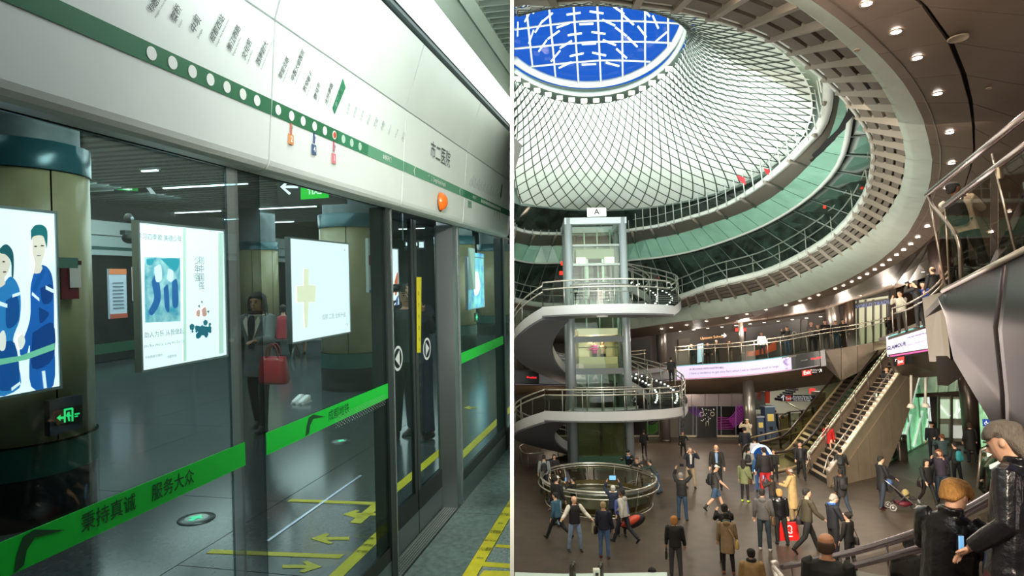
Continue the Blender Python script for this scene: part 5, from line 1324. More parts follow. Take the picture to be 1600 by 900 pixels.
rimband(1237, 1281, .85, 'black_screen', mat('0d0d10', .3), None, lab='black display screen with red lettering right of the long banner', cat='screen')
for px, lab in ((1270, 'red glowing lettering on the black screen right of the banner'), (826, 'red glowing lettering on the black screen left of the lift')):
    tag(rtext('Westfield' if px < 900 else 'Westfield', px - (4 if px < 900 else 3), .17, -.42, .02).build('red_lettering', mat('ff2a34', .5, emit=1.4), fix=False), lab, 'lettering')
tag(rtext('THE NEW', 1251, .10, -.42).build('small_lettering', mat('8d8d94', .5, emit=.3), fix=False), 'tiny grey lettering at the centre of the right black screen', 'lettering')
rimband(803.6, 1281, .05, 'rim_line', mat('9a93a6', .4), None, 40, out=-.1, z0=-.86, kind='structure')
rimband(1282, 1290, .95, 'edge_post', mat('5a5a5c', .4, .6), None, 2, lab='narrow grey post closing the black screen on the mezzanine edge', cat='post')
# soffit under the mezzanine and lower wall with shopfront
sof = MB(); L0, L1 = [], []
for k in range(31):
    px = 803.8 + (1300 - 803.8) * k / 30; p = rimat(px); y1 = float(np.interp(px, [803, 1060, 1170, 1300], [616, 616, 614, 600]))
    L0.append(p + V((0, 0, -.95)) + outw(p) * .1); L1.append(pt(px, y1, p.dot(FW) + 3.5))
sofp = thing('mezzanine_soffit', 'brown panelled soffit sloping down under the mezzanine', 'soffit', L0[15], kind='structure'); del sofp['category']
for k in range(0, 30, 2):
    b = MB(); b.slab(inset([L0[k], L0[k + 1], L0[k + 2], L1[k + 2], L1[k + 1], L1[k]], .004), (0, .1, .05)); b.build('soffit_panel', mat('5a4a38', .55, noise=.08, nscale=2), sofp)
wallb = []
def lw(px, y0=685): return fl(px, y0)
lowd = lambda px: fl(px, float(np.interp(px, [803, 1165, 1200], [681, 684, 686])))
b = MB(); P0 = [V((p.x, p.y, FLOOR)) for p in [lowd(x) for x in (804.5, 930, 1050, 1166)]]
for k in range(3):
    b = MB(); q0, q1 = P0[k], P0[k + 1]; b.slab([q0, q1, V((q1.x, q1.y, -1.2)), V((q0.x, q0.y, -1.2))], (0, .4, 0)); b.build('wall_lower', mat('4a423a', .5), kind='structure')
def onlow(px, py, off=-.1):
    # point on the lower wall, at pixel
    q0 = lowd(px); return pt(px, py, q0.dot(FW) + off)
def lowq(x0, y0, x1, y1, nm, m, par=None, off=-.12, th=.08, kind=None, lab=None, cat=None):
    b = MB(); b.slab([onlow(x0, y1, off), onlow(x1, y1, off), onlow(x1, y0, off), onlow(x0, y0, off)], (0, th, 0)); return tag(b.build(nm, m, par, kind=kind), lab, cat)
for k, x in enumerate(range(1060, 1165, 21)):
    lowq(x, 616, x + 20.4, 635, 'steel_band_panel', mat('8d8488', .28, .9, bump=.1, bscale=2), None, lab=None).update_tag()
for o in [o for o in COL.objects if o.name.startswith('steel_band_panel')]:
    o.name = 'trim_9'; o['kind'] = 'structure'
sf = thing('shopfront', 'black shopfront with purple line art and a round handled double door', 'shopfront', onlow(1110, 683))
lowq(1062, 635, 1165, 683, 'black_glass', mat('0a090c', .15), sf, -.15)
for x in (1062, 1083, 1088.5, 1120.5, 1127, 1150, 1164): lowq(x - .6, 634, x + .6, 682, 'mullion', mat('7a7884', .4, .5), sf, -.22)
lowq(1062, 680, 1088, 683, 'sill', mat('b3a68c', .4, .5), sf, -.25); lowq(1121, 680, 1164, 683, 'sill', mat('b3a68c', .4, .5), sf, -.25)
pp = []
def lines(col, c, r0, r1, a0, a1, n, nm):
    for k in range(n):
        r = r0 + (r1 - r0) * k / max(1, n - 1); b = MB(); b.tube([onlow(c[0] + r * math.cos(math.radians(a0 + (a1 - a0) * i / 12)), c[1] + r * math.sin(math.radians(a0 + (a1 - a0) * i / 12)), -.30) for i in range(13)], .018, 4); b.build(nm, mat(col, .5, emit=.1), sf)
lines('a33aa8', (1124, 630), 28, 44, 5, 60, 9, 'purple_line'); lines('b0306a', (1130, 655), 0, 0, 0, 0, 0, 'x')
for k in range(8):
    b = MB(); b.tube([onlow(1121, 652 + k * 2.6, -.3), onlow(1150 - k * .6, 654 + k * 2.4, -.3)], .02, 4); b.build('pink_line', mat('982a80', .5, emit=.1), sf)
lines('6a3090', (1100, 620), 22, 32, 95, 140, 6, 'violet_line')
for x in (1097, 1113):
    b = MB(); b.tube([onlow(x + 3 * math.cos(a), 647 + 3 * math.sin(a), -.28) for a in [2 * math.pi * k / 16 for k in range(17)]], .03, 4); b.build('ring_handle', mat('c9c2b0', .4, .5), sf)
rng = random.Random(9)
for k in range(26):
    x, y = 1092 + rng.random() * 26, 638 + rng.random() * 22; b = MB(); b.box(onlow(x, y, -.27), (.05, .02, .05)); b.build('white_dot', mat('d9d9d9', .5, emit=.3), sf)
for x in (1103, 1107): 
    b = MB(); b.tube([onlow(x, 659, -.28), onlow(x, 666, -.28)], .03, 4); b.build('door_pull', mat('c9c2b0', .4, .5), sf)
tb = MB(); text_mb('FULTON CENTER', .34, lambda x, y: onlow(1068.5 - y * 22, 657 - x * 9.5, -.28), mb=tb); tb.build('side_lettering', mat('5a5a60', .5), sf, fix=False)
sf2 = thing('shopfront', 'black glazing with green curved lines left of the tall round columns', 'shopfront', onlow(1000, 683))
lowq(976, 625, 1030, 681, 'black_glass', mat('0a0c0a', .15), sf2, -.15)
for x in (977, 989, 1012, 1030): lowq(x - .6, 625, x + .6, 681, 'mullion', mat('7a8078', .4, .5), sf2, -.22)
for k in range(7):
    b = MB(); b.tube([onlow(1010 + i * 2.6, 662 + k * 2.2 + 5 * math.sin(i * .42) - .6 * i, -.3) for i in range(8)], .018, 4); b.build('green_line', mat('4a8a32', .5, emit=.1), sf2)
lowq(976, 680, 1030, 682.5, 'sill', mat('a8a090', .4, .5), sf2, -.25)
sf3 = thing('shopfront', 'black glazing with teal curved lines at the far left beside the partition', 'shopfront', onlow(815, 683))
lowq(805, 625, 886, 681, 'black_glass', mat('0a0c0a', .15), sf3, -.15)
for x in (806, 832, 858, 884): lowq(x - .6, 625, x + .6, 681, 'mullion', mat('7a8078', .4, .5), sf3, -.22)
for k in range(7):
    b = MB(); b.tube([onlow(805 + i * 1.4, 662 + k * 2.2 - .2 * i * i * .4, -.3) for i in range(6)], .03, 4); b.build('teal_line', mat('2fae88', .5, emit=.25), sf3)
lowq(805, 680, 886, 682.5, 'sill', mat('a8a090', .4, .5), sf3, -.25)
# round columns
def rcol(px, pyb, rpx, z0, z1, lab, m='8f8a86', top=None, d=None, ry=None):
    p = onz(px, pyb, z0) if d is None else V((*pt(px, pyb, d).xy, z0)); r = rpx / 1000 * p.dot(FW); q = V((p.x, p.y, z1)) if top is None else V((*pt(top, 470, p.dot(FW)).xy, z1))
    t_ = thing('round_column', lab, 'column', p)
    b = MB(); b.cyl(p, q, r, 24); b.build('shaft', mat(m, .3, .75, bump=.05, bscale=3), t_)
    b = MB(); b.cyl(p, p + V((0, 0, .15)), r * 1.08, 24); b.build('base_ring', mat('5a544e', .4, .6), t_); return t_
rcol(1041, 690, 7, FLOOR, -1.5, 'lower steel column between the two black shopfronts')
rcol(1174, 692, 9, FLOOR, -1.5, 'steel column right of the purple shopfront')
rcol(1035, 566, 8, -.6, 2.6, 'upper steel column on the mezzanine behind the spiral stair', d=46)
rcol(1307, 545, 9.5, 0, 4.6, 'left one of two slanting steel columns on the mezzanine', top=1298, d=44)
rcol(1328, 543, 8.5, 0, 4.6, 'right darker one of two slanting steel columns on the mezzanine', '4c423a', top=1328, d=43)
rcol(1160, 560, 4, 0, 2.9, 'thin steel column beside the orange mural on the mezzanine', d=45)
rcol(1487, 560, 16, 1.3, 4.2, 'wide conical column behind the rail corner', '6a5a58', top=1474, d=23)
# mezzanine railing
mr = thing('mezzanine_railing', 'long steel double rail with glass along the mezzanine edge', 'railing', rimat(1200))
for dz, r_ in ((1.25, .045), (1.02, .035)):
    b = MB(); b.tube([rimat(x) + V((0, 0, dz)) for x in np.linspace(1055, 1389, 40)], r_, 6); b.build('rail', mat('c9bfae', .25, .8), mr)
    b = MB(); b.tube([rimat(x) + V((0, 0, dz)) for x in np.linspace(804.5, 1010, 24)], r_, 6); b.build('rail', mat('c9bfae', .25, .8), mr)
for x in list(np.linspace(1057, 1385, 17)) + list(np.linspace(806, 1008, 10)):
    p = rimat(x); b = MB(); b.tube([p, p + V((0, 0, 1.25))], .03, 5); b.build('rail_post', mat('8f867c', .35, .7), mr)
xs = list(np.linspace(1057, 1385, 17))
for x0, x1 in zip(xs, xs[1:]):
    p, q = rimat(x0 + .6), rimat(x1 - .6); b = MB(); b.slab([p, q, q + V((0, 0, .98)), p + V((0, 0, .98))], (0, .02, 0)); b.build('glass_pane', glass('e2e6e0', .002, .12, .006), mr)
# mezzanine back wall features
def wallp(px, py, off=-.4):
    d = rimat(min(px, 1388)).dot(FW) + 8; return pt(px, py, d + off)
def wq(x0, y0a, y0b, x1, y1a, y1b, nm, c, lab=None, cat=None, par=None, off=-.4, em=0, kind=None, rough=.4, metal=0, th=.1, m=None):
    b = MB(); b.slab([wallp(x0, y0b, off), wallp(x1, y1b, off), wallp(x1, y1a, off), wallp(x0, y0a, off)], (0, th, 0)); return tag(b.build(nm, m or mat(c, rough, metal, emit=em), par, kind=kind), lab, cat)
wq(1060, 530, 570, 1078, 528, 568, 'wall_panel', '4e4438', 'tan wall panel on the mezzanine behind the railing', 'wall panel')
wq(1165, 512, 562, 1215, 505, 556, 'mural', '0d0b0c', 'black mural wall with orange line art on the mezzanine', 'mural')
mu = [o for o in COL.objects if o.name.startswith('mural')][-1]
for k in range(9):
    b = MB(); b.tube([wallp(1167 + i * 4.2, 556 - k * .8 - .085 * i * i * (4 + k * .35) / 4 * 1.0, -.6) for i in range(12)], .03, 4); b.build('orange_line', mat('b8502a', .5, emit=.1), mu)
wq(1215, 505, 555, 1250, 498, 549, 'glass_door', '0d0c0e', 'black glass doors with ring handles on the mezzanine', 'door')
for x in (1181, 1197, 1214, 1216, 1232, 1250):
    wq(x, 508, 556, x + 1, 508, 556, 'mullion', '85807c', 'thin vertical frame of the mezzanine glazing', 'mullion', off=-.7, metal=.5) if False else None
for x in (1223, 1241):
    b = MB(); b.tube([wallp(x + 3 * math.cos(a), 521 + 3 * math.sin(a), -.6) for a in [2 * math.pi * k / 16 for k in range(17)]], .04, 4); b.build('ring_handle', mat('a8a298', .4, .5), [o for o in COL.objects if o.name.startswith('glass_door')][-1])
wq(1252, 500, 547, 1262, 498, 545, 'art_panel', '1c0f0a', 'narrow dark panel with orange stripes beside the standing group', 'mural')
wq(1336, 470, 540, 1388, 462, 530, 'entrance', 'cdd0b0', 'brightly lit glass entrance at the right end of the mezzanine', 'entrance', em=.35)
en = [o for o in COL.objects if o.name.startswith('entrance')][-1]
for x in (1340, 1352, 1364, 1376, 1386): wq(x, 468, 541, x + 2.2, 468, 541, 'frame', '2d2824', par=en, off=-.6)
wq(1337, 474, 482, 1387, 466, 474, 'header', '15120f', par=en, off=-.65)
tb = MB(); text_mb('WORLD TRADE', .4, lambda x, y: wallp(1362 + x * 20, 476 - x * 3.2 - y * 20, -.8), mb=tb); tb.build('header_lettering', mat('7a8fd0', .5, emit=.4), en, fix=False)
wq(1389, 455, 530, 1440, 440, 505, 'wall_panel', '3d2f25', 'dark brown wall behind the upper right group', 'wall panel', off=.6)
wq(1390, 452, 500, 1400, 450, 498, 'wall_panel', '6e6258', 'grey brown pier at the right end of the mezzanine', 'wall panel', off=.2)
wq(1090, 538, 567, 1099, 536, 565, 'lit_screen', 'a8d0e8', 'bright blue lit kiosk screen on the mezzanine', 'screen', off=-2, em=.7)
wq(1096, 525, 531, 1134, 521, 527, 'direction_sign', '0c0b0b', 'long black direction sign with a small white arrow on the mezzanine', 'sign', off=-2.5)
ds = [o for o in COL.objects if o.name.startswith('direction_sign')][-1]
tb = MB(); text_mb('→', .5, lambda x, y: wallp(1131 + x * 19, 524 - y * 19, -2.7), mb=tb, bold=.03); tb.build('arrow', mat('f4f0ea', .5, emit=.8), ds, fix=False)
tb = MB(); text_mb('Uptown Subway', .3, lambda x, y: wallp(1113 + x * 19, 527 - x * 2 - y * 19, -2.7), mb=tb); tb.build('lettering', mat('d0a070', .5, emit=.4), ds, fix=False)
for (x, y) in ((1157, 515), ):
    b = MB(); b.box(wallp(x, y, -1), (.8, .1, .25)); tag(b.build('red_sign', mat('e03028', .5, emit=.8)), 'small red exit sign at the thin mezzanine column', 'sign')
for k, x in enumerate((805, 822)):
    wq(x, 540, 576, x + 12, 540, 576, 'shelf_unit', '5c5448', ['left', 'right'][k] + ' tan shelf unit on the far left mezzanine', 'shelf', off=-.5)
wq(984, 532, 575, 1016, 532, 575, 'dark_display', '0b0a0b', 'dark display wall with two rings behind the right lift post', 'display', off=-1.2)
wq(866, 552, 578, 886, 552, 578, 'white_screen', 'b9bec6', 'white screen panel behind the left lift post', 'screen', off=-1.5, em=.15)
for k in range(12):
    x = 1040 + k * 22; y = 524 - k * 2.3; p = wallp(x, y - 4, -3.5); b = MB(); b.lathe(p, [(.12, 0), (0, -.02)], 10)
    tag(b.build('downlight', mat('fff0d8', .5, emit=8)), ORD[k] + ' tiny downlight from the lift in the inner row over the mezzanine walkway', 'ceiling light', 'small downlights over the mezzanine')
for px in (1080, 1150, 1230, 1300, 1370): 
    p = rimat(px) + outw(rimat(px)) * 4 + V((0, 0, 2.2)); point('mezzanine_lamp', p, 260, (1, .85, .7), .3)
for x in (1090, 1000, 860, 1220): 
    p = onlow(x, 640, -4); point('under_lamp', p, 60, (1, .82, .6), .3)
# ================================================================== glass lift and spiral stair
LC = V((*pt(933, 600, 34).xy, FLOOR)); LD = LC.dot(FW) if False else 34
def liftz(py, d=34): return pt(933, py, d).z
ztop = liftz(336, 33)
lift = thing('glass_lift', 'tall glass lift shaft with four pale steel posts in the middle of the atrium', 'lift', LC)
PW = mat('a9b2b8', .35, .35); hw = 1.43
for sx in (-1, 1):
    for sy in (-1, 1):
        b = MB(); b.cyl(LC + V((sx * hw, sy * 1.2, 0)), LC + V((sx * hw, sy * 1.2, ztop - FLOOR)), .21 if sy < 0 else .14, 16); b.build('post', PW, lift)
zt_ = ztop - FLOOR
for sy in (-1, 1):
    b = MB(); b.box(LC + V((0, sy * 1.2, zt_ - .16)), (2 * hw + .4, .36, .34)); b.build('top_beam', PW, lift)
for sx in (-1, 1):
    b = MB(); b.box(LC + V((sx * hw, 0, zt_ - .16)), (.36, 2.4, .34)); b.build('top_beam', PW, lift)
LG = glass('edf4ee', .05, .02, .08)
for a, c in ((V((-hw, -1.1, 0)), V((hw, -1.1, 0))), (V((-hw, 1.1, 0)), V((hw, 1.1, 0))), (V((-hw, -1.1, 0)), V((-hw, 1.1, 0))), (V((hw, -1.1, 0)), V((hw, 1.1, 0)))):
    b = MB(); n_ = (c - a).cross(V((0, 0, 1))).normalized() * .02
    b.slab([LC + a, LC + c, LC + c + V((0, 0, zt_ - .3)), LC + a + V((0, 0, zt_ - .3))], n_); b.build('glass_wall', LG, lift)
for zz, m_ in ((liftz(380, 33), '6d7774'), (liftz(411, 33), '6d7774'), (liftz(444, 33), '4a4f50'), (liftz(530, 33), '4a4f50'), (liftz(580, 33), '4a4f50')):
    b = MB(); b.box(V((LC.x, LC.y - 1.15, zz)), (2 * hw, .14, .12 if m_[0] == '6' else .30)); b.build('cross_beam', mat(m_, .3, .6), lift)
for sx in (-.9, -.3, .3, .9):
    b = MB(); b.box(LC + V((sx * 1.2, .9, zt_ / 2)), (.07, .07, zt_ - .4)); b.build('guide_rail', mat('8fa096', .3, .6), lift)
b = MB(); b.box(LC + V((0, -1.1, .35)), (2 * hw - .3, .3, .7)); b.build('green_plinth', mat('24503a', .4), lift)
for sx in (-.62, .62):
    b = MB(); b.box(LC + V((sx, -.9, 1.9)), (1.1, .06, 2.4)); b.build('lower_door', mat('5a5636', .25, .5), lift)
b = MB(); b.box(V((LC.x, LC.y - .2, liftz(392, 33))), (2.0, 1.2, .5)); b.build('machine_box', mat('8a9078', .5), lift)
for sx in (-1, 1):
    b = MB(); b.box(V((LC.x + sx * .75, LC.y - .8, liftz(403, 33))), (.5, .1, .35)); b.build('lamp_panel', mat('fff8e6', .5, emit=.9), lift)
    b = MB(); b.box(V((LC.x + sx * .42, LC.y - .6, liftz(425, 33))), (.12, .12, 2.6)); b.build('guide_column', mat('cfe0d6', .5), lift)
cz0, cz1 = liftz(576, 33), liftz(516, 33)
carx = thing('lift_car', 'lit glass lift car carrying two passengers', 'lift car', V((LC.x, LC.y, cz0)))
b = MB(); b.box(V((LC.x, LC.y, cz0 + .12)), (2.1, 1.7, .24)); b.build('car_floor', mat('b7a98a', .5), carx)
b = MB(); b.box(V((LC.x, LC.y, cz1 - .05)), (2.1, 1.7, .34)); b.build('car_roof', mat('ede0c0', .5, emit=.5), carx)
for sx in (-1, 1): b = MB(); b.box(V((LC.x + sx * 1.03, LC.y, (cz0 + cz1) / 2)), (.04, 1.7, cz1 - cz0)); b.build('car_glass', glass('e6e0c8', .12), carx)
b = MB(); b.box(V((LC.x, LC.y + .84, (cz0 + cz1) / 2)), (2.1, .04, cz1 - cz0 - .3)); b.build('car_back', mat('b5a888', .2, .5), carx)
b = MB(); b.tube([V((LC.x - 1, LC.y - .84, cz0 + 1.1)), V((LC.x + 1, LC.y - .84, cz0 + 1.1))], .03, 6); b.build('car_rail', mat('d8d0c0', .3, .8), carx)
b = MB(); b.box(V((LC.x, LC.y - .84, cz0 + .42)), (2.0, .03, .36)); b.build('car_apron', mat('c2b48c', .4, .3), carx)
point('lift_car_lamp', (LC.x, LC.y - .2, cz1 - .4), 45, (1, .9, .7), .2)
b = MB(); b.box(V((LC.x + .1, LC.y - 1.2, ztop + .32)), (1.0, .1, .46)); sg_ = tag(b.build('lift_sign', mat('e8ece6', .5, emit=.3)), 'small white sign with a dark letter mark on top of the lift', 'sign')
tb = MB(); text_mb('A', .42, lambda x, y: V((LC.x + .1 + x, LC.y - 1.26, ztop + .32 + y)), mb=tb, bold=.02); tb.build('letter', mat('1c1f1e'), sg_, fix=False)

STW = mat('c3c4c6', .5, noise=.03, nscale=1); STG = mat('74747a', .55)
def hp(th, r, z): a = math.radians(th); return V((LC.x + r * math.cos(a), LC.y + r * math.sin(a), z))
def ramp(th0, th1, z0, z1, r0, r1, th_, par, n=28, nm='ribbon', curve=1.0):
    n = n * 3; rs = []
    for k in range(n + 1):
        f = k / n; t = th0 + (th1 - th0) * f; z = z0 + (z1 - z0) * f
        rs.append([hp(t, r0, z), hp(t, r1, z), hp(t, r1, z - th_), hp(t, r0, z - th_)])
    b = MB(); b.rings(rs, smooth=False); b.build(nm, STG, par)
    b = MB(); b.rings([[q[1] + (hp(th0 + (th1 - th0) * k / n, r1 + .05, 0) - hp(th0 + (th1 - th0) * k / n, r1, 0)) + V((0, 0, h)) for h in (.16, -th_ * .8)] for k, q in enumerate(rs)], close=False, caps=False); o = b.build('outer_stringer', STW, par)
    b = MB(); b.rings([[hp(th0 + (th1 - th0) * k / n, r0 - .03, q[0].z + h) for h in (.16, -th_ * .8)] for k, q in enumerate(rs)], close=False, caps=False); b.build('inner_stringer', STW, par)
def railcurve(th0, th1, z0, z1, r, par, n=24, hs=(1.15, .9), posts=6, gl=True):
    P = [hp(th0 + (th1 - th0) * k / n, r, z0 + (z1 - z0) * k / n) for k in range(n + 1)]
    for h in hs: b = MB(); b.tube([p + V((0, 0, h)) for p in P], .04, 6); b.build('rail', mat('d0cdc4', .25, .7), par)
    for k in range(posts + 1):
        p = P[min(n, round(k * n / posts))]; b = MB(); b.tube([p, p + V((0, 0, hs[0]))], .028, 5); b.build('rail_post', mat('b0aea8', .3, .7), par)
    if gl:
        for k in range(posts):
            i0, i1 = round(k * n / posts), round((k + 1) * n / posts); b = MB()
            b.rings([[P[i] + V((0, 0, .1)), P[i] + V((0, 0, hs[-1] - .05))] for i in range(i0, i1 + 1)], close=False, caps=False); b.build('glass_pane', glass('dce6df', .08, .02, .15), par)
spi = thing('spiral_stair', 'white spiral stair with two ring landings winding around the glass lift', 'staircase', LC + V((0, -4, 0)))
R1_, R0_ = 4.45, 2.35
zu = pt(933, 491, 34 - R1_).z; zl = pt(933, 660, 34 - R1_).z; zm = -1.15
def landing(th0, th1, z, zt):
    ramp(th0, th1, z, zt, R0_ - .1, R1_, .34, spi, 36, 'landing_slab')
landing(-132, -38, zu + .34, zu + .34); landing(-132, -30, zl + .34, zl + .34)
for x, z in ((923, zu), (932, zl)):
    b = MB(); b.lathe(hp(-92, 3.7, z - .02), [(.28, .02), (.26, -.03), (0, -.03)], 16); b.build('soffit_lamp', mat('e8e4da', .5, emit=.3), spi)
ramp(-132, -262, zu + .30, zm - .3, R0_, R1_, .42, spi, 34, 'stair_flight')
ramp(-38, 70, zu + .30, zu + 2.6, R0_ + .6, R1_, .34, spi, 26, 'stair_flight')
ramp(74, -30, zm + .2, zl + .30, R0_ + .4, R1_ + .1, .34, spi, 34, 'stair_flight')
ramp(-132, -258, zl + .30, FLOOR + .3, R0_, R1_, .40, spi, 34, 'stair_flight')
def treads(th0, th1, z0, z1, r0, r1, n, lamps=True):
    for k in range(n):
        t0 = th0 + (th1 - th0) * k / n; t1 = th0 + (th1 - th0) * (k + 1.0) / n; z = z0 + (z1 - z0) * k / n + .06
        b = MB(); b.slab([hp(t0, r0, z), hp(t0, r1, z), hp(t1, r1, z), hp(t1, r0, z)], (0, 0, .06)); b.build('tread', mat('2a2c2a', .4), spi)
        if lamps:
            for rr in (r0 + .25, r1 - .35):
                b = MB(); b.box(hp((t0 + t1) / 2, rr, z + .1), (.07, .07, .06)); b.build('step_light', mat('f4fff2', .5, emit=5), spi)
treads(72, -30, zm + .3, zl + .42, R0_ + .5, R1_, 20)
treads(-38, 60, zu + .42, zu + 2.5, R0_ + .7, R1_ - .05, 14)
treads(-132, -262, zu + .40, zm - .2, R0_ + .1, R1_ - .1, 20, False)
railcurve(-132, -38, zu + .34, zu + .34, R1_ - .05, spi, hs=(1.35, 1.0)); railcurve(-128, -42, zu + .34, zu + .34, R0_, spi, posts=5, hs=(1.35, 1.0), gl=False)
railcurve(-132, -30, zl + .34, zl + .34, R1_ - .05, spi, posts=8); railcurve(-128, -42, zl + .34, zl + .34, R0_, spi, posts=5)
railcurve(-132, -262, zu + .34, zm - .2, R1_ - .05, spi, hs=(1.2, .9)); railcurve(-132, -258, zl + .34, FLOOR + .4, R1_ - .05, spi, posts=5)
railcurve(-38, 70, zu + .34, zu + 2.7, R1_ - .05, spi, hs=(1.2, .9)); railcurve(72, -30, zm + .3, zl + .34, R1_ + .05, spi, posts=7, gl=False); railcurve(72, -30, zm + .3, zl + .34, R0_ + .5, spi, posts=7, gl=False)
railcurve(-38, 70, zu + .34, zu + 2.7, R0_ + .6, spi, hs=(1.2, .9), gl=False)
# bridge from stair to mezzanine
b = MB(); q0, q1 = hp(74, R0_ + .4, zm + .1), hp(74, R1_, zm + .1); b.slab([q0, q1, rimat(1040), rimat(1005)], (0, 0, -.25)); b.build('bridge_deck', STG, spi)
# floor rail at the foot of the stair
fr_ = thing('floor_railing', 'low curved steel railing on the floor at the foot of the spiral stair', 'railing', fl(845, 722))
P = cr([fl(x, y) for x, y in ((872, 712), (840, 708), (816, 716), (813, 722), (822, 731), (850, 730))], 6)
b = MB(); b.tube([p + V((0, 0, .75)) for p in P], .04, 6); b.build('rail', mat('b5aea2', .3, .7), fr_)
for k in range(0, len(P), 5): b = MB(); b.tube([P[k], P[k] + V((0, 0, .75))], .025, 5); b.build('rail_post', mat('8e887e', .3, .7), fr_)

# ================================================================== round glass guard around the floor opening
gc = V((*pt(934, 770, 25.6).xy, FLOOR)); gr = 2.25
grd = thing('round_guard', 'round floor opening guard with slanted glass and double steel rail', 'railing', gc)
def gp(t, r, z): a = math.radians(t); return gc + V((r * math.cos(a), r * 1.42 * math.sin(a), z * .85))
for r, z, w_ in ((gr, 1.12, .05), (gr - .03, 1.0, .035), (gr + .10, .86, .03), (gr - .22, .10, .04), (gr - .16, .02, .03)):
    b = MB(); b.tube([gp(t, r, z) for t in range(0, 361, 6)], w_, 8); b.build('ring_rail', mat('d3cfc4', .2, .85), grd)
for k in range(12):
    b = MB(); b.rings([[gp(t, gr - .2, .06), gp(t, gr + .02, .95)] for t in range(k * 30 + 1, k * 30 + 31, 4)], close=False, caps=False); b.build('glass_pane', glass('c9c3a8', .14, .03, .2), grd)
    b = MB(); b.tube([gp(k * 30, gr - .22, .0), gp(k * 30, gr, 1.1)], .025, 6); b.build('post', mat('a09a8c', .3, .7), grd)
b = MB(); b.rings([[gp(t, gr + .02, .98), gp(t, gr - .36, .90)] for t in range(195, 350, 6)], close=False, caps=False); b.build('information_ledge', mat('1d3f4c', .3), grd)
for t in (232, 258, 322, 338):
    b = MB(); b.tube([gp(t, gr - .17, .945) + V((.09 * math.cos(a), .11 * math.sin(a), .0)) for a in [2 * math.pi * k / 14 for k in range(15)]], .014, 5); b.build('ring_symbol', mat('a8c8c8', .4), grd)
b = MB(); b.lathe(gc + V((0, 0, .01)), [(gr - .25, 0), (0, 0)], 40, ay=V((0, 1.42, 0))); b.build('glass_floor', mat('3c4238', .15), grd)
b = MB(); b.rings([[gp(t, gr - .24, .02), gp(t, gr - .24, .34)] for t in range(0, 361, 8)], close=False, caps=False); b.build('kerb', mat('6a5c3a', .3, .4), grd)

# ================================================================== stairs and escalator
SA, SB = fl(1264, 739), fl(1292, 756)
wv = (SB - SA) * 1.15; ST = pt(1392, 566, 36.5); ST = V((ST.x, ST.y, ST.z)); rv = ST - SA
def sp_(u, w_, dz=0): return SA + rv * u + wv * w_ + V((0, 0, dz))
stp = thing('wide_stair', 'wide dark stair with pale nosings rising to the mezzanine beside the escalator', 'staircase', SA)
NS = 24
for k in range(NS):
    u0, u1 = k / NS, (k + 1) / NS; z1 = rv.z * (k + 1) / NS
    a, c, d, e = [V((p.x, p.y, SA.z + z1)) for p in (sp_(u0, .02), sp_(u0, .98), sp_(u1 + .004, .98), sp_(u1 + .004, .02))]
    b = MB(); b.slab([a, c, d, e], (0, 0, -rv.z / NS)); b.build('step', mat('231f1b', .7), stp)
    n0 = (a + (d - c) * 0); b = MB(); b.slab([a, c, c + (d - c) * .6, a + (e - a) * .6], (0, 0, .025)); b.build('nosing', mat('a8937c', .6), stp)
dn_ = V((0, 0, 1))
STEELB = mat('a08f7c', .42, .25, bump=.12, bscale=1.5, noise=.12, nscale=1.2)
def stringer(w0, w1, h0, h1, nm, m, u0=-.02, u1=1.03, par=stp):
    b = MB(); b.rings([[sp_(u, w0, h0), sp_(u, w1, h0), sp_(u, w1, h1), sp_(u, w0, h1)] for u in (u0, u1)], smooth=False); return b.build(nm, m, par)
stringer(.98, 1.10, .1, .75, 'side_panel', STEELB); stringer(.97, 1.13, .72, .80, 'stringer_cap', mat('d9cdb9', .3, .4)); stringer(-.12, .0, .1, .75, 'side_panel', STEELB); stringer(-.14, .03, .72, .80, 'stringer_cap', mat('d9cdb9', .3, .4))
for u in np.linspace(.03, .97, 26):
    b = MB(); b.box(sp_(u, 1.05, .82), (.16, .10, .04)); b.build('cap_light', mat('ffe6c0', .5, emit=1.2), stp)
    b = MB(); b.box(sp_(u, -.05, .82), (.16, .10, .04)); b.build('cap_light', mat('d8ffd8', .5, emit=1.0), stp)
for w_, hh in ((.12, (1.1, .9)), (1.0, (1.2,))):
    for h in hh:
        b = MB(); P = [sp_(-.05, w_, h - .35), sp_(.0, w_, h)] + [sp_(u, w_, h) for u in np.linspace(.05, 1, 8)]; b.tube(P, .032, 6); b.build('handrail', mat('d6cabb', .22, .8), stp)
    for u in np.linspace(.0, 1, 7): b = MB(); b.tube([sp_(u, w_, .1), sp_(u, w_, hh[0])], .03, 6); b.build('rail_post', mat('77706a', .35, .7), stp)
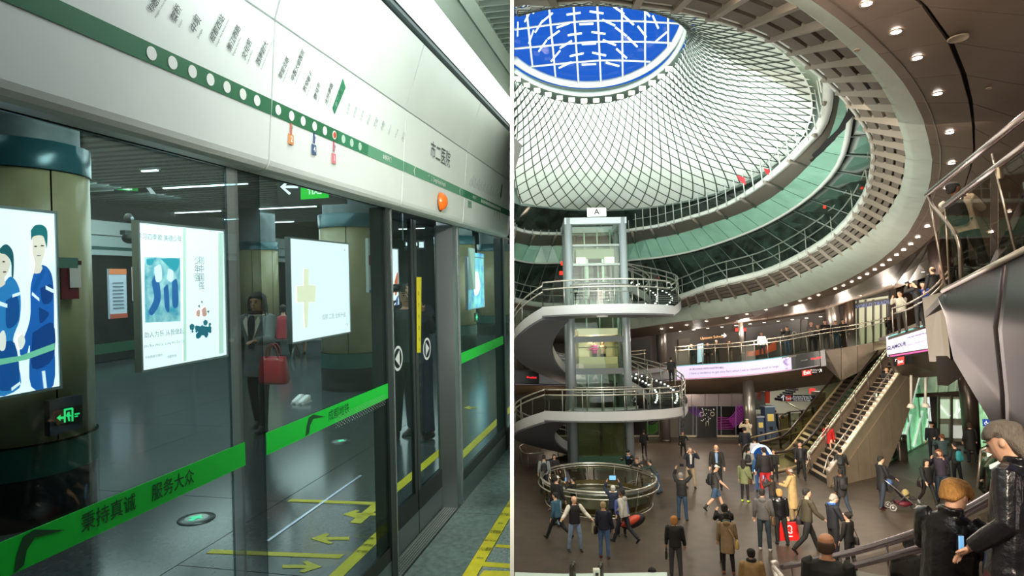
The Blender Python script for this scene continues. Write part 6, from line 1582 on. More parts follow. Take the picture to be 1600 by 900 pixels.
# clad wall below the right stringer
sw = thing('stair_side_wall', 'tall brushed steel clad wall below the right side of the stair', 'wall', sp_(0, 1.1)); sw['kind'] = 'structure'; del sw['category']
for k in range(8):
    u0, u1 = (0, .125, .25, .375, .5, .62, .75, .87, 1.0)[k] + .003, (0, .125, .25, .375, .5, .62, .75, .87, 1.0)[k + 1] - .003; p, q = sp_(u0, 1.12), sp_(u1, 1.12)
    bz = lambda u, r: FLOOR if u < .505 else FLOOR + (r.z - .5 - FLOOR) * ((u - .5) / .5) ** .8
    b = MB(); b.slab([V((p.x, p.y, bz(u0, p))), V((q.x, q.y, bz(u1, q))), q + V((0, 0, .1)), p + V((0, 0, .1))], (0, .15, 0)); b.build('wall_panel', STEELB, sw)
esc = thing('escalator', 'escalator with glass balustrades and black handrails left of the wide stair', 'escalator', sp_(0, -1.2))
for w0 in (-1.55, -.35):
    P = [sp_(-.42, w0, .45), sp_(-.44, w0, .85), sp_(-.36, w0, 1.0), sp_(-.1, w0, 1.05)]
    for p in P[:4]: p.z = p.z + 0
    base = [V((p.x, p.y, FLOOR + z)) for p, z in zip([sp_(-.36, w0), sp_(-.40, w0), sp_(-.34, w0), sp_(-.12, w0)], (.3, .75, 1.0, 1.0))]
    Q = cr(base + [sp_(.06, w0, 1.0)] + [sp_(u, w0, 1.0) for u in (.3, .6, 1.0)], 6)
    b = MB(); b.tube(Q, .06, 8); b.build('handrail', mat('2a211d', .35), esc)
    b = MB(); gl = [(p, V((p.x, p.y, max(FLOOR + .15, p.z - .85)))) for p in Q[4:]]; b.rings([[a, c] for a, c in gl], close=False, caps=False); b.build('glass_balustrade', glass('d6d8b8', .12, .03, .2), esc)
    b = MB(); b.tube([c for a, c in gl], .07, 4); b.build('skirt_trim', mat('d8c49c', .3, .6), esc)
b = MB(); b.rings([[sp_(u, -1.5, h - .35), sp_(u, -.4, h - .35), sp_(u, -.4, h), sp_(u, -1.5, h)] for u, h in ((.0, .1), (1.0, .1))], smooth=False); b.build('truss', mat('6d5d4a', .35, .7), esc)
for k in range(22):
    u = k / 22; p = sp_(u, -1.45, .12); q = sp_(u, -.45, .12); d = V((rv.x, rv.y, 0)) / 26
    b = MB(); b.slab([p, q, q + d, p + d], (0, 0, .12)); b.build('escalator_step', mat('1e1d1c', .4, .5), esc)
b = MB(); p = [V((x.x, x.y, FLOOR)) for x in (sp_(-.32, -1.5), sp_(-.32, -.4), sp_(.02, -.4), sp_(.02, -1.5))]; b.slab(p, (0, 0, .05)); b.build('comb_plate', mat('9a9488', .3, .8), esc)
# round illuminated ring at the foot of the escalator
rp = fl(1188, 745); rg = thing('round_kiosk_light', 'round glowing blue ring sign standing at the foot of the escalator', 'sign', rp)
c_ = pt(1190, 719, rp.dot(FW)); rr0 = 22 / 1000 * rp.dot(FW)
b = MB(); b.tube([c_ + V((rr0 * .75 * math.cos(a), 0, rr0 * math.sin(a))) for a in [2 * math.pi * k / 28 for k in range(29)]], .06, 8); b.build('ring_tube', mat('9fc4ff', .3, emit=2.2), rg)
b = MB(); b.lathe(c_ + V((0, .05, 0)), [(rr0 * .9, 0), (0, .0)], 24, ax=V((.75, 0, 0)), ay=V((0, 0, 1)), az=V((0, 1, 0))); b.build('disc', mat('10386a', .3, emit=.5), rg)
b = MB(); b.box(c_ + V((0, .1, -rr0 - .2)), (.3, .2, .5)); b.build('foot', mat('4a4a4c', .4, .6), rg)
b = MB(); b.slab([fl(1175, 742), fl(1196, 737), fl(1196, 754), fl(1173, 757)], (0, 0, .02)); tag(b.build('pale_floor_plate', mat('a8a49a', .5)), 'pale grey landing plate on the floor before the round blue sign', 'floor plate')

# fence and rails in front of the ticket area
def post_rail(nm, lab, pts, hs, m='b9a67c', pr_=.03, glass_=None, pc=None):
    P = [fl(*p) for p in pts]; t_ = thing(nm, lab, 'railing', P[0])
    for h in hs: b = MB(); b.tube([p + V((0, 0, h)) for p in P], .04, 6); b.build('rail', mat(m, .3, .7), t_)
    for p in P: b = MB(); b.tube([p, p + V((0, 0, hs[0]))], pr_, 6); b.build('post', mat(pc or '6b6459', .35, .7), t_)
    if glass_:
        for p, q in zip(P, P[1:]): b = MB(); b.slab([p + V((0, 0, .15)), q + V((0, 0, .15)), q + V((0, 0, hs[0] - .15)), p + V((0, 0, hs[0] - .15))], (0, .02, 0)); b.build('glass_pane', glass('cfc9a8', .12, .03, .15), t_)
    return t_
post_rail('barrier_rail', 'double steel barrier rail in front of the ticket machines', [(1163, 722), (1180, 716), (1205, 709), (1235, 700), (1262, 692), (1288, 686)], (1.15, .8))
post_rail('glass_fence', 'tall clear glass fence with dark posts beside the escalator', [(1220, 701), (1236, 690), (1256, 687), (1273, 679)], (1.9,), '4c443c', .07, True, '2c2723')
# ticket machines
def boxm(px, py, wd, hd, dp, m, nm, lab, cat, par=None, z=FLOOR):
    p = onz(px, py, z); d = p.dot(FW); w_, h_ = wd * d / 1000, hd * d / 1000; t_ = thing(nm, lab, cat, p)
    b = MB(); b.box(p + V((0, dp / 2, h_ / 2)), (w_, dp, h_)); b.build('cabinet', m, t_)
    return t_, p, w_, h_
BG = mat('5a6a86', .35, .4)
for (x, y, w_, h_, lab) in ((1190, 689, 11, 36, 'front low grey blue ticket machine'), (1206, 687, 16, 50, 'tall grey blue ticket machine behind'), (1198, 684, 5, 28, 'slim ticket reader pillar beside the steel column')):
    t_, p, ww, hh = boxm(x, y, w_, h_, .8, BG, 'ticket_machine', lab, 'ticket machine')
    b = MB(); b.box(p + V((0, -.03, hh * .68)), (ww * .6, .05, hh * .22)); b.build('screen', mat('c8b060', .4, emit=.35), t_)
    b = MB(); b.box(p + V((0, .35, hh + .05)), (ww * 1.05, .9, .1)); b.build('top_cap', mat('a9b4c6', .35, .3), t_)
    b = MB(); b.box(p + V((0, -.03, hh * .35)), (ww * .3, .05, hh * .1)); b.build('slot', mat('14161a'), t_)
# deep hall behind, with pale walls, stair and signs
bw = [pt(1160, 600, 62), pt(1345, 600, 62)]
b = MB(); b.slab([V((bw[0].x, bw[0].y, FLOOR)), V((bw[1].x + 14, bw[1].y, FLOOR)), V((bw[1].x + 14, bw[1].y, 2)), V((bw[0].x, bw[0].y, 2))], (0, .3, 0)); b.build('wall_deep_hall', mat('b9b9a6', .6), kind='structure')
b = MB(); b.slab([V((bw[0].x, 47, -.9)), V((bw[1].x + 14, 46, -.9)), V((bw[1].x + 14, 62.3, -.9)), V((bw[0].x, 62.3, -.9))], (0, 0, .2)); b.build('ceiling', mat('8d877a', .6), kind='structure', label='ceiling of the deep ticket hall')
area('deep_hall_light', pt(1260, 590, 55), pt(1250, 700, 55), 6, 520, (1, .95, .82))
def dq(x0, y0, x1, y1, d, nm, c, lab, cat, em=0, par=None, th=.2, m=None):
    b = MB(); b.slab([pt(x0, y1, d), pt(x1, y1, d), pt(x1, y0, d), pt(x0, y0, d)], (0, th, 0)); return tag(b.build(nm, m or mat(c, .5, emit=em), par), lab, cat)
s1 = dq(1221, 617, 1274, 627, 50, 'exit_sign', '15171c', 'long black overhead sign with white arrow and red block by the ticket hall', 'sign')
dq(1228, 618, 1236, 626.5, 49.9, 'red_block', 'b8262a', None, None, .3, s1, .04)
tb = MB(); text_mb('↑', .55, lambda x, y: pt(1224 + x * 20, 622.5 - y * 20, 49.7), mb=tb, bold=.03); text_mb('Exit', .3, lambda x, y: pt(1232 + x * 20, 622.5 - y * 20, 49.7), mb=tb)
for k, s in enumerate(('Broadway-Nassau St', 'Dutch Street & John St', 'Dey Street Passage')): text_mb(s, .17, lambda x, y: pt(1253 + x * 20, 619.7 + k * 2.7 - y * 20, 49.7), mb=tb)
tb.build('lettering', mat('dfe0e4', .5, emit=.5), s1, fix=False)
dq(1266, 607, 1274, 615, 56, 'red_sign', 'd0282a', 'small red sign on the white ticket hall wall', 'sign', .5)
dq(1276, 612, 1290, 648, 52, 'dark_cabinet', '4a3f34', 'brown cabinet against the white ticket hall wall', 'cabinet', 0, None, 1)
dq(1168, 612, 1196, 640, 52, 'steel_fin_wall', '8f8a84', 'shiny steel wall left of the long overhead sign', 'wall panel', 0, None, .3, mat('a09a92', .25, .85, bump=.3, bscale=1))
rd = dq(1197, 609, 1203, 630, 51, 'red_flame_artwork', 'b8381e', 'red glowing curved artwork over the ticket machines', 'artwork', .2)
tq_ = thing('rear_stair', 'small dark stair rising at the left of the white ticket hall', 'staircase', pt(1225, 625, 54))
for k in range(6):
    p = pt(1218 + k * 4.2, 624 - k * 3.2, 54); b = MB(); b.box(p, (.25, 1.5, .2)); b.build('step', mat('1a1714', .7), tq_)
b = MB(); b.tube([pt(1228, 628, 54), pt(1250, 640, 54)], .06, 6); b.build('handrail', mat('c9c2b0', .3, .6), tq_)
cs = thing('wet_floor_sign', 'yellow wet floor sign standing in the ticket hall', 'sign', fl(1282, 664))
p = fl(1282, 664); 
for sy in (-.15, .15): b = MB(); b.slab([p + V((-.18, sy * 2, 0)), p + V((.18, sy * 2, 0)), p + V((.12, 0, .9)), p + V((-.12, 0, .9))], (0, .02, 0)); b.build('leaf', mat('e0c81c', .5), cs)

# ================================================================== right side: wavy steel, small banner, big steel balcony front
def quadw(ps, nm, m, par=None, off=(0, .12, 0), **kw):
    b = MB(); b.slab([pt(*p) for p in ps], off); return b.build(nm, m, par, **kw)
WAV = mat('8f8377', .22, .9, bump=.9, bscale=.7)
wv1 = thing('wavy_steel_front', 'crumpled reflective steel mezzanine front between the black screen and the stair', 'panel', pt(1330, 560, 38))
for k in range(4):
    x0, x1 = 1290 + k * 25, 1315 + k * 25 - .6; t = lambda x: float(np.interp(x, [1290, 1390], [548, 531])); lo = lambda x: float(np.interp(x, [1290, 1312, 1345, 1390], [572, 596, 580, 540]))
    quadw([(x0, t(x0), rimd(t(x0)) - .3), (x1, t(x1), rimd(t(x1)) - .3), (x1, lo(x1), rimd(t(x1)) - .2), (x0, lo(x0), rimd(t(x0)) - .2)], 'steel_panel', WAV, wv1)
sof2 = quadw([(1200, 596, 42), (1290, 574, 40), (1312, 597, 43), (1282, 602, 45), (1200, 612, 47)], 'soffit_panel', mat('5a4a38', .5), sofp, (0, .1, .1))
gb = thing('small_banner', 'small white lit banner with dark blue lettering and a quotation at the mezzanine corner', 'banner', pt(1420, 540, 26))
quadw([(1389, 526, 27), (1455, 505, 24), (1458, 546, 24), (1391, 557, 27)], 'lit_panel', mat('d6d0e6', .5, emit=.75), gb, (.05, .3, 0))
quadw([(1391, 555.5, 26.97), (1458, 545, 23.97), (1458, 547, 23.95), (1391, 557.5, 26.95)], 'pink_edge', mat('d84a9a', .5, emit=.6), gb, (0, -.05, 0))
quadw([(1389, 525, 26.97), (1455, 504, 23.97), (1455, 505.5, 23.95), (1389, 526.5, 26.95)], 'cyan_edge', mat('3aa8a8', .5, emit=.5), gb, (0, -.05, 0))
def gtxt(s, px, py, sz, c, bold=0, sx=1):
    d = 27 - (px - 1389) / 66 * 3
    b = text_mb(s, sz, lambda x, y: pt(px + x * sx, py - x * sx * .28 - y, 27 - (px + x * sx - 1389) / 66 * 3 - .12), bold=bold); b.build('banner_lettering', mat(c, .5), gb, fix=False)
gtxt('GLAMOUR', 1400.5, 541, 8.6, '1c1c5c', .03, .72); gtxt('30 SECONDS WITH KRISTEN BELL', 1433, 524, 3.4, '5a3a78', .02, .62); gtxt('I have a tendency to get ve', 1437, 534, 5.6, '6a5a88', 0, .7)
quadw([(1391, 558, 27), (1458, 548, 24), (1470, 588, 27), (1435, 590, 30), (1400, 586, 33)], 'panel', mat('4e4034', .5), None, (0, .2, .1), label='brown sloping soffit panel under the small white banner', cat='panel')
quadw([(1449, 464, 18), (1475, 456, 17), (1485, 562, 17), (1460, 565, 18)], 'crumpled_panel', mat('6e6858', .25, .9, bump=.8, bscale=1.1), None, (.05, .3, 0), label='narrow crumpled shiny steel panel at the corner of the big steel front', cat='panel')
quadw([(1480, 556, 15), (1508, 585, 15), (1481, 603, 16)], 'black_fin', mat('15120f', .4), None, (0, .4, 0), label='black triangular fin below the crumpled steel panel', cat='panel')
# signs
s2 = quadw([(1254, 579, 38), (1286, 575, 38), (1286, 583, 38), (1254, 588, 38)], 'exit_sign', mat('121214', .4), None, label='black Exit sign with a red block hanging under the mezzanine left', cat='sign')
quadw([(1254, 579, 37.9), (1268, 577.3, 37.9), (1268, 586, 37.9), (1254, 588, 37.9)], 'red_block', mat('c0302c', .5, emit=.5), s2, (0, .05, 0))
tb = MB(); text_mb('Exit', 8.5, lambda x, y: pt(1261 + x * .85, 582.3 - y - x * .12, 37.75), mb=tb, bold=.01); text_mb('↗', 9, lambda x, y: pt(1282 + x * .8, 579 - y, 37.75), mb=tb, bold=.02); text_mb('Broadway &', 2.6, lambda x, y: pt(1273 + x, 578 - y, 37.75), mb=tb); text_mb('John St', 2.6, lambda x, y: pt(1272.5 + x, 581.5 - y, 37.75), mb=tb); tb.build('lettering', mat('f4f0ee', .5, emit=.9), s2, fix=False)
s3 = quadw([(1398, 560, 26), (1424, 554, 25), (1425, 567, 25), (1399, 572, 26)], 'exit_sign', mat('121214', .4), None, label='black Exit sign with a red block under the small white banner', cat='sign')
quadw([(1402, 559, 24.9), (1412, 557, 24.7), (1412, 569, 24.7), (1402, 571, 24.9)], 'red_block', mat('c0302c', .5, emit=.5), s3, (0, -.03, 0))
tb = MB(); text_mb('Exit', 7, lambda x, y: pt(1407 + x * .8, 565 - y - x * .15, 24.5), mb=tb, bold=.01); text_mb('↖', 8, lambda x, y: pt(1400.5 + x * .7, 563 - y, 24.5), mb=tb, bold=.01); tb.build('lettering', mat('f4f0ee', .5, emit=.9), s3, fix=False)
for x, y0, y1, s in ((1423.5, 586, 637, 'left'), (1446, 590, 636, 'right')):
    t_ = thing('pendant_lamp', s + ' one of two thin white pendant poles with a cone foot', 'lamp', pt(x, y1, 27)); b = MB(); b.tube([pt(x, y0, 27), pt(x, y1 - 4, 27)], .05, 8); b.build('rod', mat('bdb7ac', .4), t_)
    b = MB(); b.tube([pt(x, y1 - 6, 27), pt(x, y1, 27)], [.09, .18], 10); b.build('shade', mat('cfc8bc', .4), t_)
# glass lobby at the back right
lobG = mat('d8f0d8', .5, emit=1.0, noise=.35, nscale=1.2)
lb = thing('glass_lobby', 'bright greenish glass lobby with white diagonal braces behind the policeman', 'lobby', fl(1450, 690))
GA, GBp, GC, GD = fl(1378, 727), fl(1452, 690), fl(1475, 700), fl(1512, 702)
up = lambda p, h: V((p.x, p.y, p.z + h))
zL = pt(1500, 600, GBp.dot(FW)).z - FLOOR
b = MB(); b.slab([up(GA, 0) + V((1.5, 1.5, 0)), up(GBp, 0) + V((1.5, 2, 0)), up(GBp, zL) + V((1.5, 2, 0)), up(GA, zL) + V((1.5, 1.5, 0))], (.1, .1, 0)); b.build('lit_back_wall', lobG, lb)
for f in (0, .28, .55, .82, 1.0):
    p = GA.lerp(GBp, f); b = MB(); b.tube([p, up(p, zL)], .05, 6); b.build('mullion', mat('cfe6d4', .4), lb)
    if f < 1:
        q = GA.lerp(GBp, min(1, f + .27)); b = MB(); b.slab([p, q, up(q, zL), up(p, zL)], (0, .02, 0)); b.build('glass_pane', glass('c8ecd4', .12, .03, .2), lb)
        for k in range(2):
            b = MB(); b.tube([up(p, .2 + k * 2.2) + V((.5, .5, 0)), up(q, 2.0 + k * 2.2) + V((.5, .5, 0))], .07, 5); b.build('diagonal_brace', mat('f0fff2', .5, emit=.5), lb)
b = MB(); b.tube([GA, GBp], .08, 4); b.build('sill', mat('c8e6d0', .4), lb)
dd = GBp.dot(FW)
drs = thing('lobby_doors', 'grey steel framed double glass doors beside the policeman', 'door', fl(1490, 700)); drs['kind'] = 'structure'
D0 = GBp.dot(FW) - 1.5
def dr(x0, y0, x1, y1, nm, c, off=0, em=0, m=None, metal=.5, th=.12):
    b = MB(); b.slab([pt(x0, y1, D0 + off), pt(x1, y1, D0 + off), pt(x1, y0, D0 + off), pt(x0, y0, D0 + off)], (0, th, 0)); b.build(nm, m or mat(c, .4, metal, emit=em), drs)
dr(1466, 620, 1516, 690, 'frame', '8a8478', .3, m=mat('9a9488', .35, .3))
dr(1468, 624, 1484, 654, 'lit_pane', 'd2ecd0', 0, .5, metal=0); dr(1490, 624, 1509, 654, 'lit_pane', 'd2ecd0', 0, .5, metal=0); dr(1489, 665, 1507, 685, 'white_panel', 'e4ece4', 0, .35, metal=0); dr(1468, 663, 1482, 684, 'lit_pane', 'aab8a0', 0, .3, metal=0)
for x in (1466, 1486, 1510): dr(x, 618, x + 3, 702, 'stile', '6a645a', -.1)
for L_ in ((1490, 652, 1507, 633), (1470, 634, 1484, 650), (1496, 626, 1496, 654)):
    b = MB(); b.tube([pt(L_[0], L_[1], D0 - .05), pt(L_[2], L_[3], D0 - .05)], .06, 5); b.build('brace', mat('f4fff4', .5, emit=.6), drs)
quadw([(1432, 615, D0), (1520, 610, D0), (1520, 618, D0), (1432, 621, D0)], 'lobby_header', mat('4c433a', .5), None, label='dark header beam over the glass lobby', cat='beam')
quadw([(1436, 586, D0 + 1), (1512, 580, D0 + 1), (1516, 612, D0 + 1), (1425, 616, D0 + 1)], 'upper_lobby_glass', mat('b0c8ac', .3, emit=.25, noise=.4, nscale=.8), None, label='greenish upper glazing above the lobby header', cat='window')
for x in (1448, 1466, 1482, 1496):
    b = MB(); b.tube([pt(x, 588, D0 + .8), pt(x - 3, 614, D0 + .8)], .08, 5); b.build('trim_7', mat('dff0dc', .4), kind='structure')
dcol = fl(1522, 708); t_ = thing('round_column', 'dark brown column at the right of the lobby doors', 'column', dcol); b = MB(); b.cyl(dcol, up(dcol, 5.5), .45, 20); b.build('shaft', mat('4a4038', .3, .5), t_); b = MB(); b.cyl(dcol, up(dcol, .2), .5, 20); b.build('base_ring', mat('2c2622', .4), t_)
# right edge: green lit wall with wheelchair sign, white shelves
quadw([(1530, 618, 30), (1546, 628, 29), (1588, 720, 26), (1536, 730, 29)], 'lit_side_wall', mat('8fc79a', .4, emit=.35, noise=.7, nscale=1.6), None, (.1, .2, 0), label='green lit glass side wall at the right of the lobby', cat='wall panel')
ws_ = quadw([(1536, 655, 28.5), (1546, 655, 28.4), (1548, 666, 28.4), (1537, 666, 28.5)], 'accessible_sign', mat('1c3f9c', .5, emit=.4), None, (0, .05, 0), label='small blue wheelchair access sign on the green lit wall', cat='sign')
tb = MB(); cxx = [(1541 + 2.4 * math.cos(a), 661.5 + 2.4 * math.sin(a)) for a in [k * math.pi / 5 for k in range(8)]]; tb.tube([pt(x, y, 28.3) for x, y in cxx], .012, 4); tb.tube([pt(1541, 657.5, 28.3), pt(1541.5, 661, 28.3), pt(1544, 661, 28.3), pt(1545.5, 664.5, 28.3)], .018, 4); tb.build('wheelchair_mark', mat('f4f6ff', .5, emit=.8), ws_)
rk = thing('glass_side_screen', 'dark glass side screen with bright reflected panels at the lower right', 'screen', fl(1540, 760))
quadw([(1531, 700, 26), (1560, 690, 24), (1556, 790, 22), (1526, 760, 26)], 'glass_pane', glass('a89c8c', .15, .05, .3), rk, (0, .03, 0))
for a, c in (((1533, 704), (1527, 762)), ((1561, 690), (1552, 745)), ((1533, 704), (1561, 690)), ((1531, 752), (1550, 743))):
    b = MB(); b.tube([pt(*a, 25), pt(*c, 25)], .05, 5); b.build('frame', mat('a09488', .3, .7), rk)
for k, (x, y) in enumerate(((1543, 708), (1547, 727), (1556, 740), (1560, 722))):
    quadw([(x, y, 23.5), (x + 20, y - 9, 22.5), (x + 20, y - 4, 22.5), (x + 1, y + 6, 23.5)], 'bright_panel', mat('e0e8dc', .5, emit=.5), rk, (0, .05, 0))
# litter bin
lp_ = fl(1407, 719); bn_ = thing('litter_bin', 'tall round steel litter bin beside the stair side wall', 'bin', lp_)
b = MB(); b.lathe(lp_, [(0, 0), (.34, 0), (.36, .06), (.36, 1.08)], 28); b.build('body', mat('8a8177', .25, .85), bn_)
b = MB(); b.lathe(lp_, [(.37, 1.08), (.38, 1.32), (.33, 1.36), (.24, 1.34), (.22, 1.2)], 28); b.build('lid', mat('b3aca2', .2, .9), bn_)
# big steel balcony front
bg = thing('steel_balcony_front', 'huge brushed steel balcony front sweeping down at the right edge', 'panel', pt(1540, 560, 10))
TA, TB = pt(1475, 456, 11.5), pt(1640, 372, 7.6)
def onv(px, py):
    d = dirp(px, py); n = (TB - TA).cross(V((0, 0, 1))); s_ = TA.dot(n) / d.dot(n); return d * s_
BST = mat('4b4347', .34, .85, bump=.05, bscale=1.2, stretch=(.3, .3, 6), noise=.05)
seams = [1475, 1572, 1660]
low = lambda x: float(np.interp(x, [1475, 1487, 1545, 1600, 1660], [480, 557, 655, 755, 860]))
top_ = lambda x: float(np.interp(x, [1475, 1640, 1660], [456, 372, 362]))
for x0, x1 in ((1475, 1571.2), (1572.8, 1660)):
    xs = np.linspace(x0, x1, 14); b = MB(); rs = []
    nn_ = (TB - TA).cross(V((0, 0, 1))).normalized()
    if nn_.dot(TA) < 0: nn_ = -nn_
    for x in xs:
        a, c = onv(x, top_(x)), onv(x, low(x)); m1_ = a.lerp(c, .35) - nn_ * .10; m2_ = a.lerp(c, .7) - nn_ * .02
        rs.append([a, m1_, m2_, c, c + nn_ * .3, a + nn_ * .3])
    b.rings(rs, smooth=True); b.build('steel_panel', BST, bg)
b = MB(); b.tube([onv(1474, 455), onv(1660, 361)], .05, 6); b.build('ledge', mat('c9bfb6', .3, .7), bg)
b = MB(); b.slab([onv(1474, 456), onv(1660, 362), onv(1660, 362) + V((2.5, 4.5, 0)), onv(1474, 456) + V((3.5, 6, 0))], (0, 0, -.15)); b.build('deck', mat('3c332c', .6), bg)
# rail and glass on it
ur = thing('upper_railing', 'two thick steel handrails with glass on the steel balcony front', 'railing', onv(1475, 450))
def onv2(px, py, k=0): return onv(px, py)
for (a, c, r_) in (((1449, 304), (1680, 117), .052), ((1476, 322), (1680, 168), .05)):
    P, Q = onv(*a), onv(*c); b = MB(); b.tube([P, P.lerp(Q, .5), Q], r_, 10); b.build('handrail', mat('d2c2c4', .2, .85), ur)
b = MB(); b.tube(cr([onv(1450, 305), onv(1458, 322), onv(1478, 345), onv(1498, 378), onv(1502, 440)], 5), .035, 6); b.build('end_brace', mat('8a8078', .3, .7), ur)
for a in ((1451, 306, 1478, 450), (1477, 322, 1484, 446), (1550, 240, 1588, 398), (1640, 150, 1672, 360)):
    b = MB(); b.tube([onv(a[0], a[1]), onv(a[2], a[3])], .018, 6); b.build('rail_post', mat('a89c90', .3, .7), ur)
for x0, x1 in ((1460, 1548), (1552, 1660)):
    f = lambda x: 322 + (1476 - x) * .75
    b = MB(); b.slab([onv(x0 + 8, top_(x0 + 8) - 2), onv(x1, top_(x1) - 2), onv(x1, f(x1) + 8), onv(x0 + 8, f(x0 + 8) + 8)], (0, .012, 0)); b.build('glass_pane', glass('e4dcd2', .10, .02, .2), ur)
b = MB(); b.box(onv(1563, 270), (.06, .05, .16)); b.build('clamp', mat('cfc0a4', .3, .6), ur)
# dark glazing behind the upper balcony
quadw([(1540, 425, 17), (1700, 360, 12), (1700, 220, 12), (1600, 300, 14)], 'dark_glazing', mat('14100f', .08), None, (.2, .3, 0), label='dark reflective glazing behind the upper right balcony', cat='window')
# corner balcony rail (upper right group)
cb = thing('corner_railing', 'curved double rail of the corner balcony under the photographing group', 'railing', pt(1430, 500, 22))
for dy, r_ in ((0, .035), (9, .03)):
    b = MB(); b.tube(cr([pt(1393, 482 + dy, 25), pt(1415, 476 + dy, 23.5), pt(1440, 463 + dy, 21.5), pt(1462, 446 + dy, 19.5), pt(1484, 421 + dy, 18)], 5), r_, 6); b.build('rail', mat('bcb2a4', .25, .8), cb)
for x, y, yb in ((1394, 482, 522), (1415, 476, 516), (1440, 463, 508), (1462, 447, 480)):
    b = MB(); b.tube([pt(x, y, 23.5), pt(x + 2, yb, 23.5)], .025, 5); b.build('rail_post', mat('8f877c', .35, .7), cb)
b = MB(); b.slab([pt(1389, 527, 26.9), pt(1455, 506, 23.9), pt(1475, 492, 22), pt(1475, 492, 22) + V((1, 2.5, 0)), pt(1389, 527, 26.9) + V((0.8, 2.2, 0))], (0, 0, -.1)); b.build('floor', mat('4a4038', .6), kind='structure', label='corner balcony floor')
# ================================================================== foreground rails
fg = thing('foreground_railing', 'thick double steel handrail with glass curving across the lower right foreground', 'railing', pt(1420, 860, 6.5))
R1p = cr([pt(1222, 886, 10.5), pt(1262, 878, 9.6), pt(1327, 864, 8.6), pt(1400, 843, 7.4), pt(1470, 818, 6.3), pt(1555, 774, 5.2), pt(1640, 716, 4.4)], 5)
R2p = cr([pt(1225, 915, 10.2), pt(1265, 902, 9.4), pt(1327, 886, 8.5), pt(1400, 867, 7.3), pt(1470, 848, 6.2), pt(1555, 822, 5.1), pt(1640, 790, 4.3)], 5)
for P, r_ in ((R1p, .045), (R2p, .042)): b = MB(); b.tube(P, r_, 10); b.build('handrail', mat('b9abb4', .22, .85), fg)
for k in (2, 9, 14, 18, 22, 26): b = MB(); b.tube([R1p[k], R1p[k] + V((0, 0, -1.1))], .014, 6); b.build('rail_post', mat('9c9290', .3, .7), fg)
for a, c in ((5, 14), (14, 22), (22, 29)): b = MB(); b.rings([[R1p[k] + V((0, 0, -.08)), R1p[k] + V((0, 0, -1.05))] for k in range(a, c + 1)], close=False, caps=False); b.build('glass_pane', glass('e6e0da', .08, .02, .12), fg)
sr = thing('slope_railing', 'white tubular handrail end at the bottom beside the tan jacket', 'railing', pt(1212, 890, 9))
b = MB(); b.tube(cr([pt(1205, 880, 9), pt(1212, 879, 9), pt(1214, 884, 9), pt(1209, 886, 9), pt(1222, 902, 8)], 5), .035, 8); b.build('tube', mat('d8d2cc', .3, .4), sr)
b = MB(); b.tube([pt(1209, 889, 9), pt(1215, 905, 8)], .03, 8); b.build('lower_tube', mat('d8d2cc', .3, .4), sr)
lg = thing('white_ledge', 'pale green white ledge along the bottom left of the atrium view', 'ledge', pt(900, 900, 13))
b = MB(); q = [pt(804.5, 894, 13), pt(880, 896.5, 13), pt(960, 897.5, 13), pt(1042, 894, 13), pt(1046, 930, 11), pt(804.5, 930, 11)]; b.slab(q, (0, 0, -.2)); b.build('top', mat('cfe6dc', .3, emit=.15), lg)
for x, y, lab in ((893, 887, 'left'), (937, 888, 'right')):
    p = pt(x, y, 12.5); t_ = thing('bollard', lab + ' dark handrail end rising over the white bottom ledge', 'post', p + V((0, 0, -1)))
    b = MB(); b.tube(cr([p + V((0, 0, -1)), p + V((0, 0, -.1)), p + V((.02, .06, .02)), p + V((.05, .2, -.05)), p + V((.05, .22, -1))], 4), .05, 8); b.build('tube', mat('3a3530', .3, .5), t_)
p = pt(932, 893, 12.2); t_ = thing('ticket_reader', 'small white ticket reader head at the bottom edge', 'ticket reader', p + V((0, 0, -.6))); b = MB(); b.box(p + V((0, 0, -.25)), (.12, .12, .6)); b.build('head', mat('e6ece2', .4), t_); b = MB(); b.box(p + V((0, -.07, -.03)), (.06, .02, .05)); b.build('window', mat('1a1c1e', .2), t_)
quadw([(1568, 905, 5), (1610, 860, 4.6), (1640, 880, 4.2), (1600, 930, 4.6)], 'striped_ramp', mat('6c6472', .4, .5, bump=.6, bscale=10), None, (0, 0, -.1), label='striped metal ramp plate at the bottom right corner', cat='ramp')
# landings that carry the foreground people (below the frame)
b = MB(); b.box((5.6, 3.2, -2.25), (9, 4.6, .2)); b.build('floor', mat('5a5048', .6), kind='structure', label='upper landing under the two foreground people')
b = MB(); b.box(pt(1330, 1300, 8.3) * 1 + V((0, 0, 0)), (.1, .1, .1)) if False else None
# ================================================================== enclosing walls so daylight enters by the oculus only
def wallb_(a, c, nm, col='5a524a'):
    b = MB(); b.b2(a, c); b.build(nm, mat(col, .7), kind='structure')
wallb_((-14, -5.2, -8), (34, -5, 14), 'wall_back')
wallb_((-14.2, -5, -8), (-14, 4, 14), 'wall_left')
wallb_((34, -5, -8), (34.2, 70, 14), 'wall_right')
b = MB(); b.b2((-14, -5, 6.2), (34, 4.6, 6.4)); b.build('ceiling', mat('5a524a', .7), kind='structure', label='ceiling over the viewing balcony')
b = MB(); b.b2((18, 4.6, 6.2), (34, 70, 6.4)); b.build('ceiling', mat('5a524a', .7), kind='structure', label='outer ceiling on the right')
b = MB(); b.b2((.05, 70, -8), (34, 70.2, 14)); b.build('wall_far', mat('3a342e', .7), kind='structure')
b = MB(); b.b2((-14, -5, -6.2), (34, 5.0, -6.0)); b.build('floor', mat('3a342e', .7), kind='structure', label='floor below the viewing balcony')
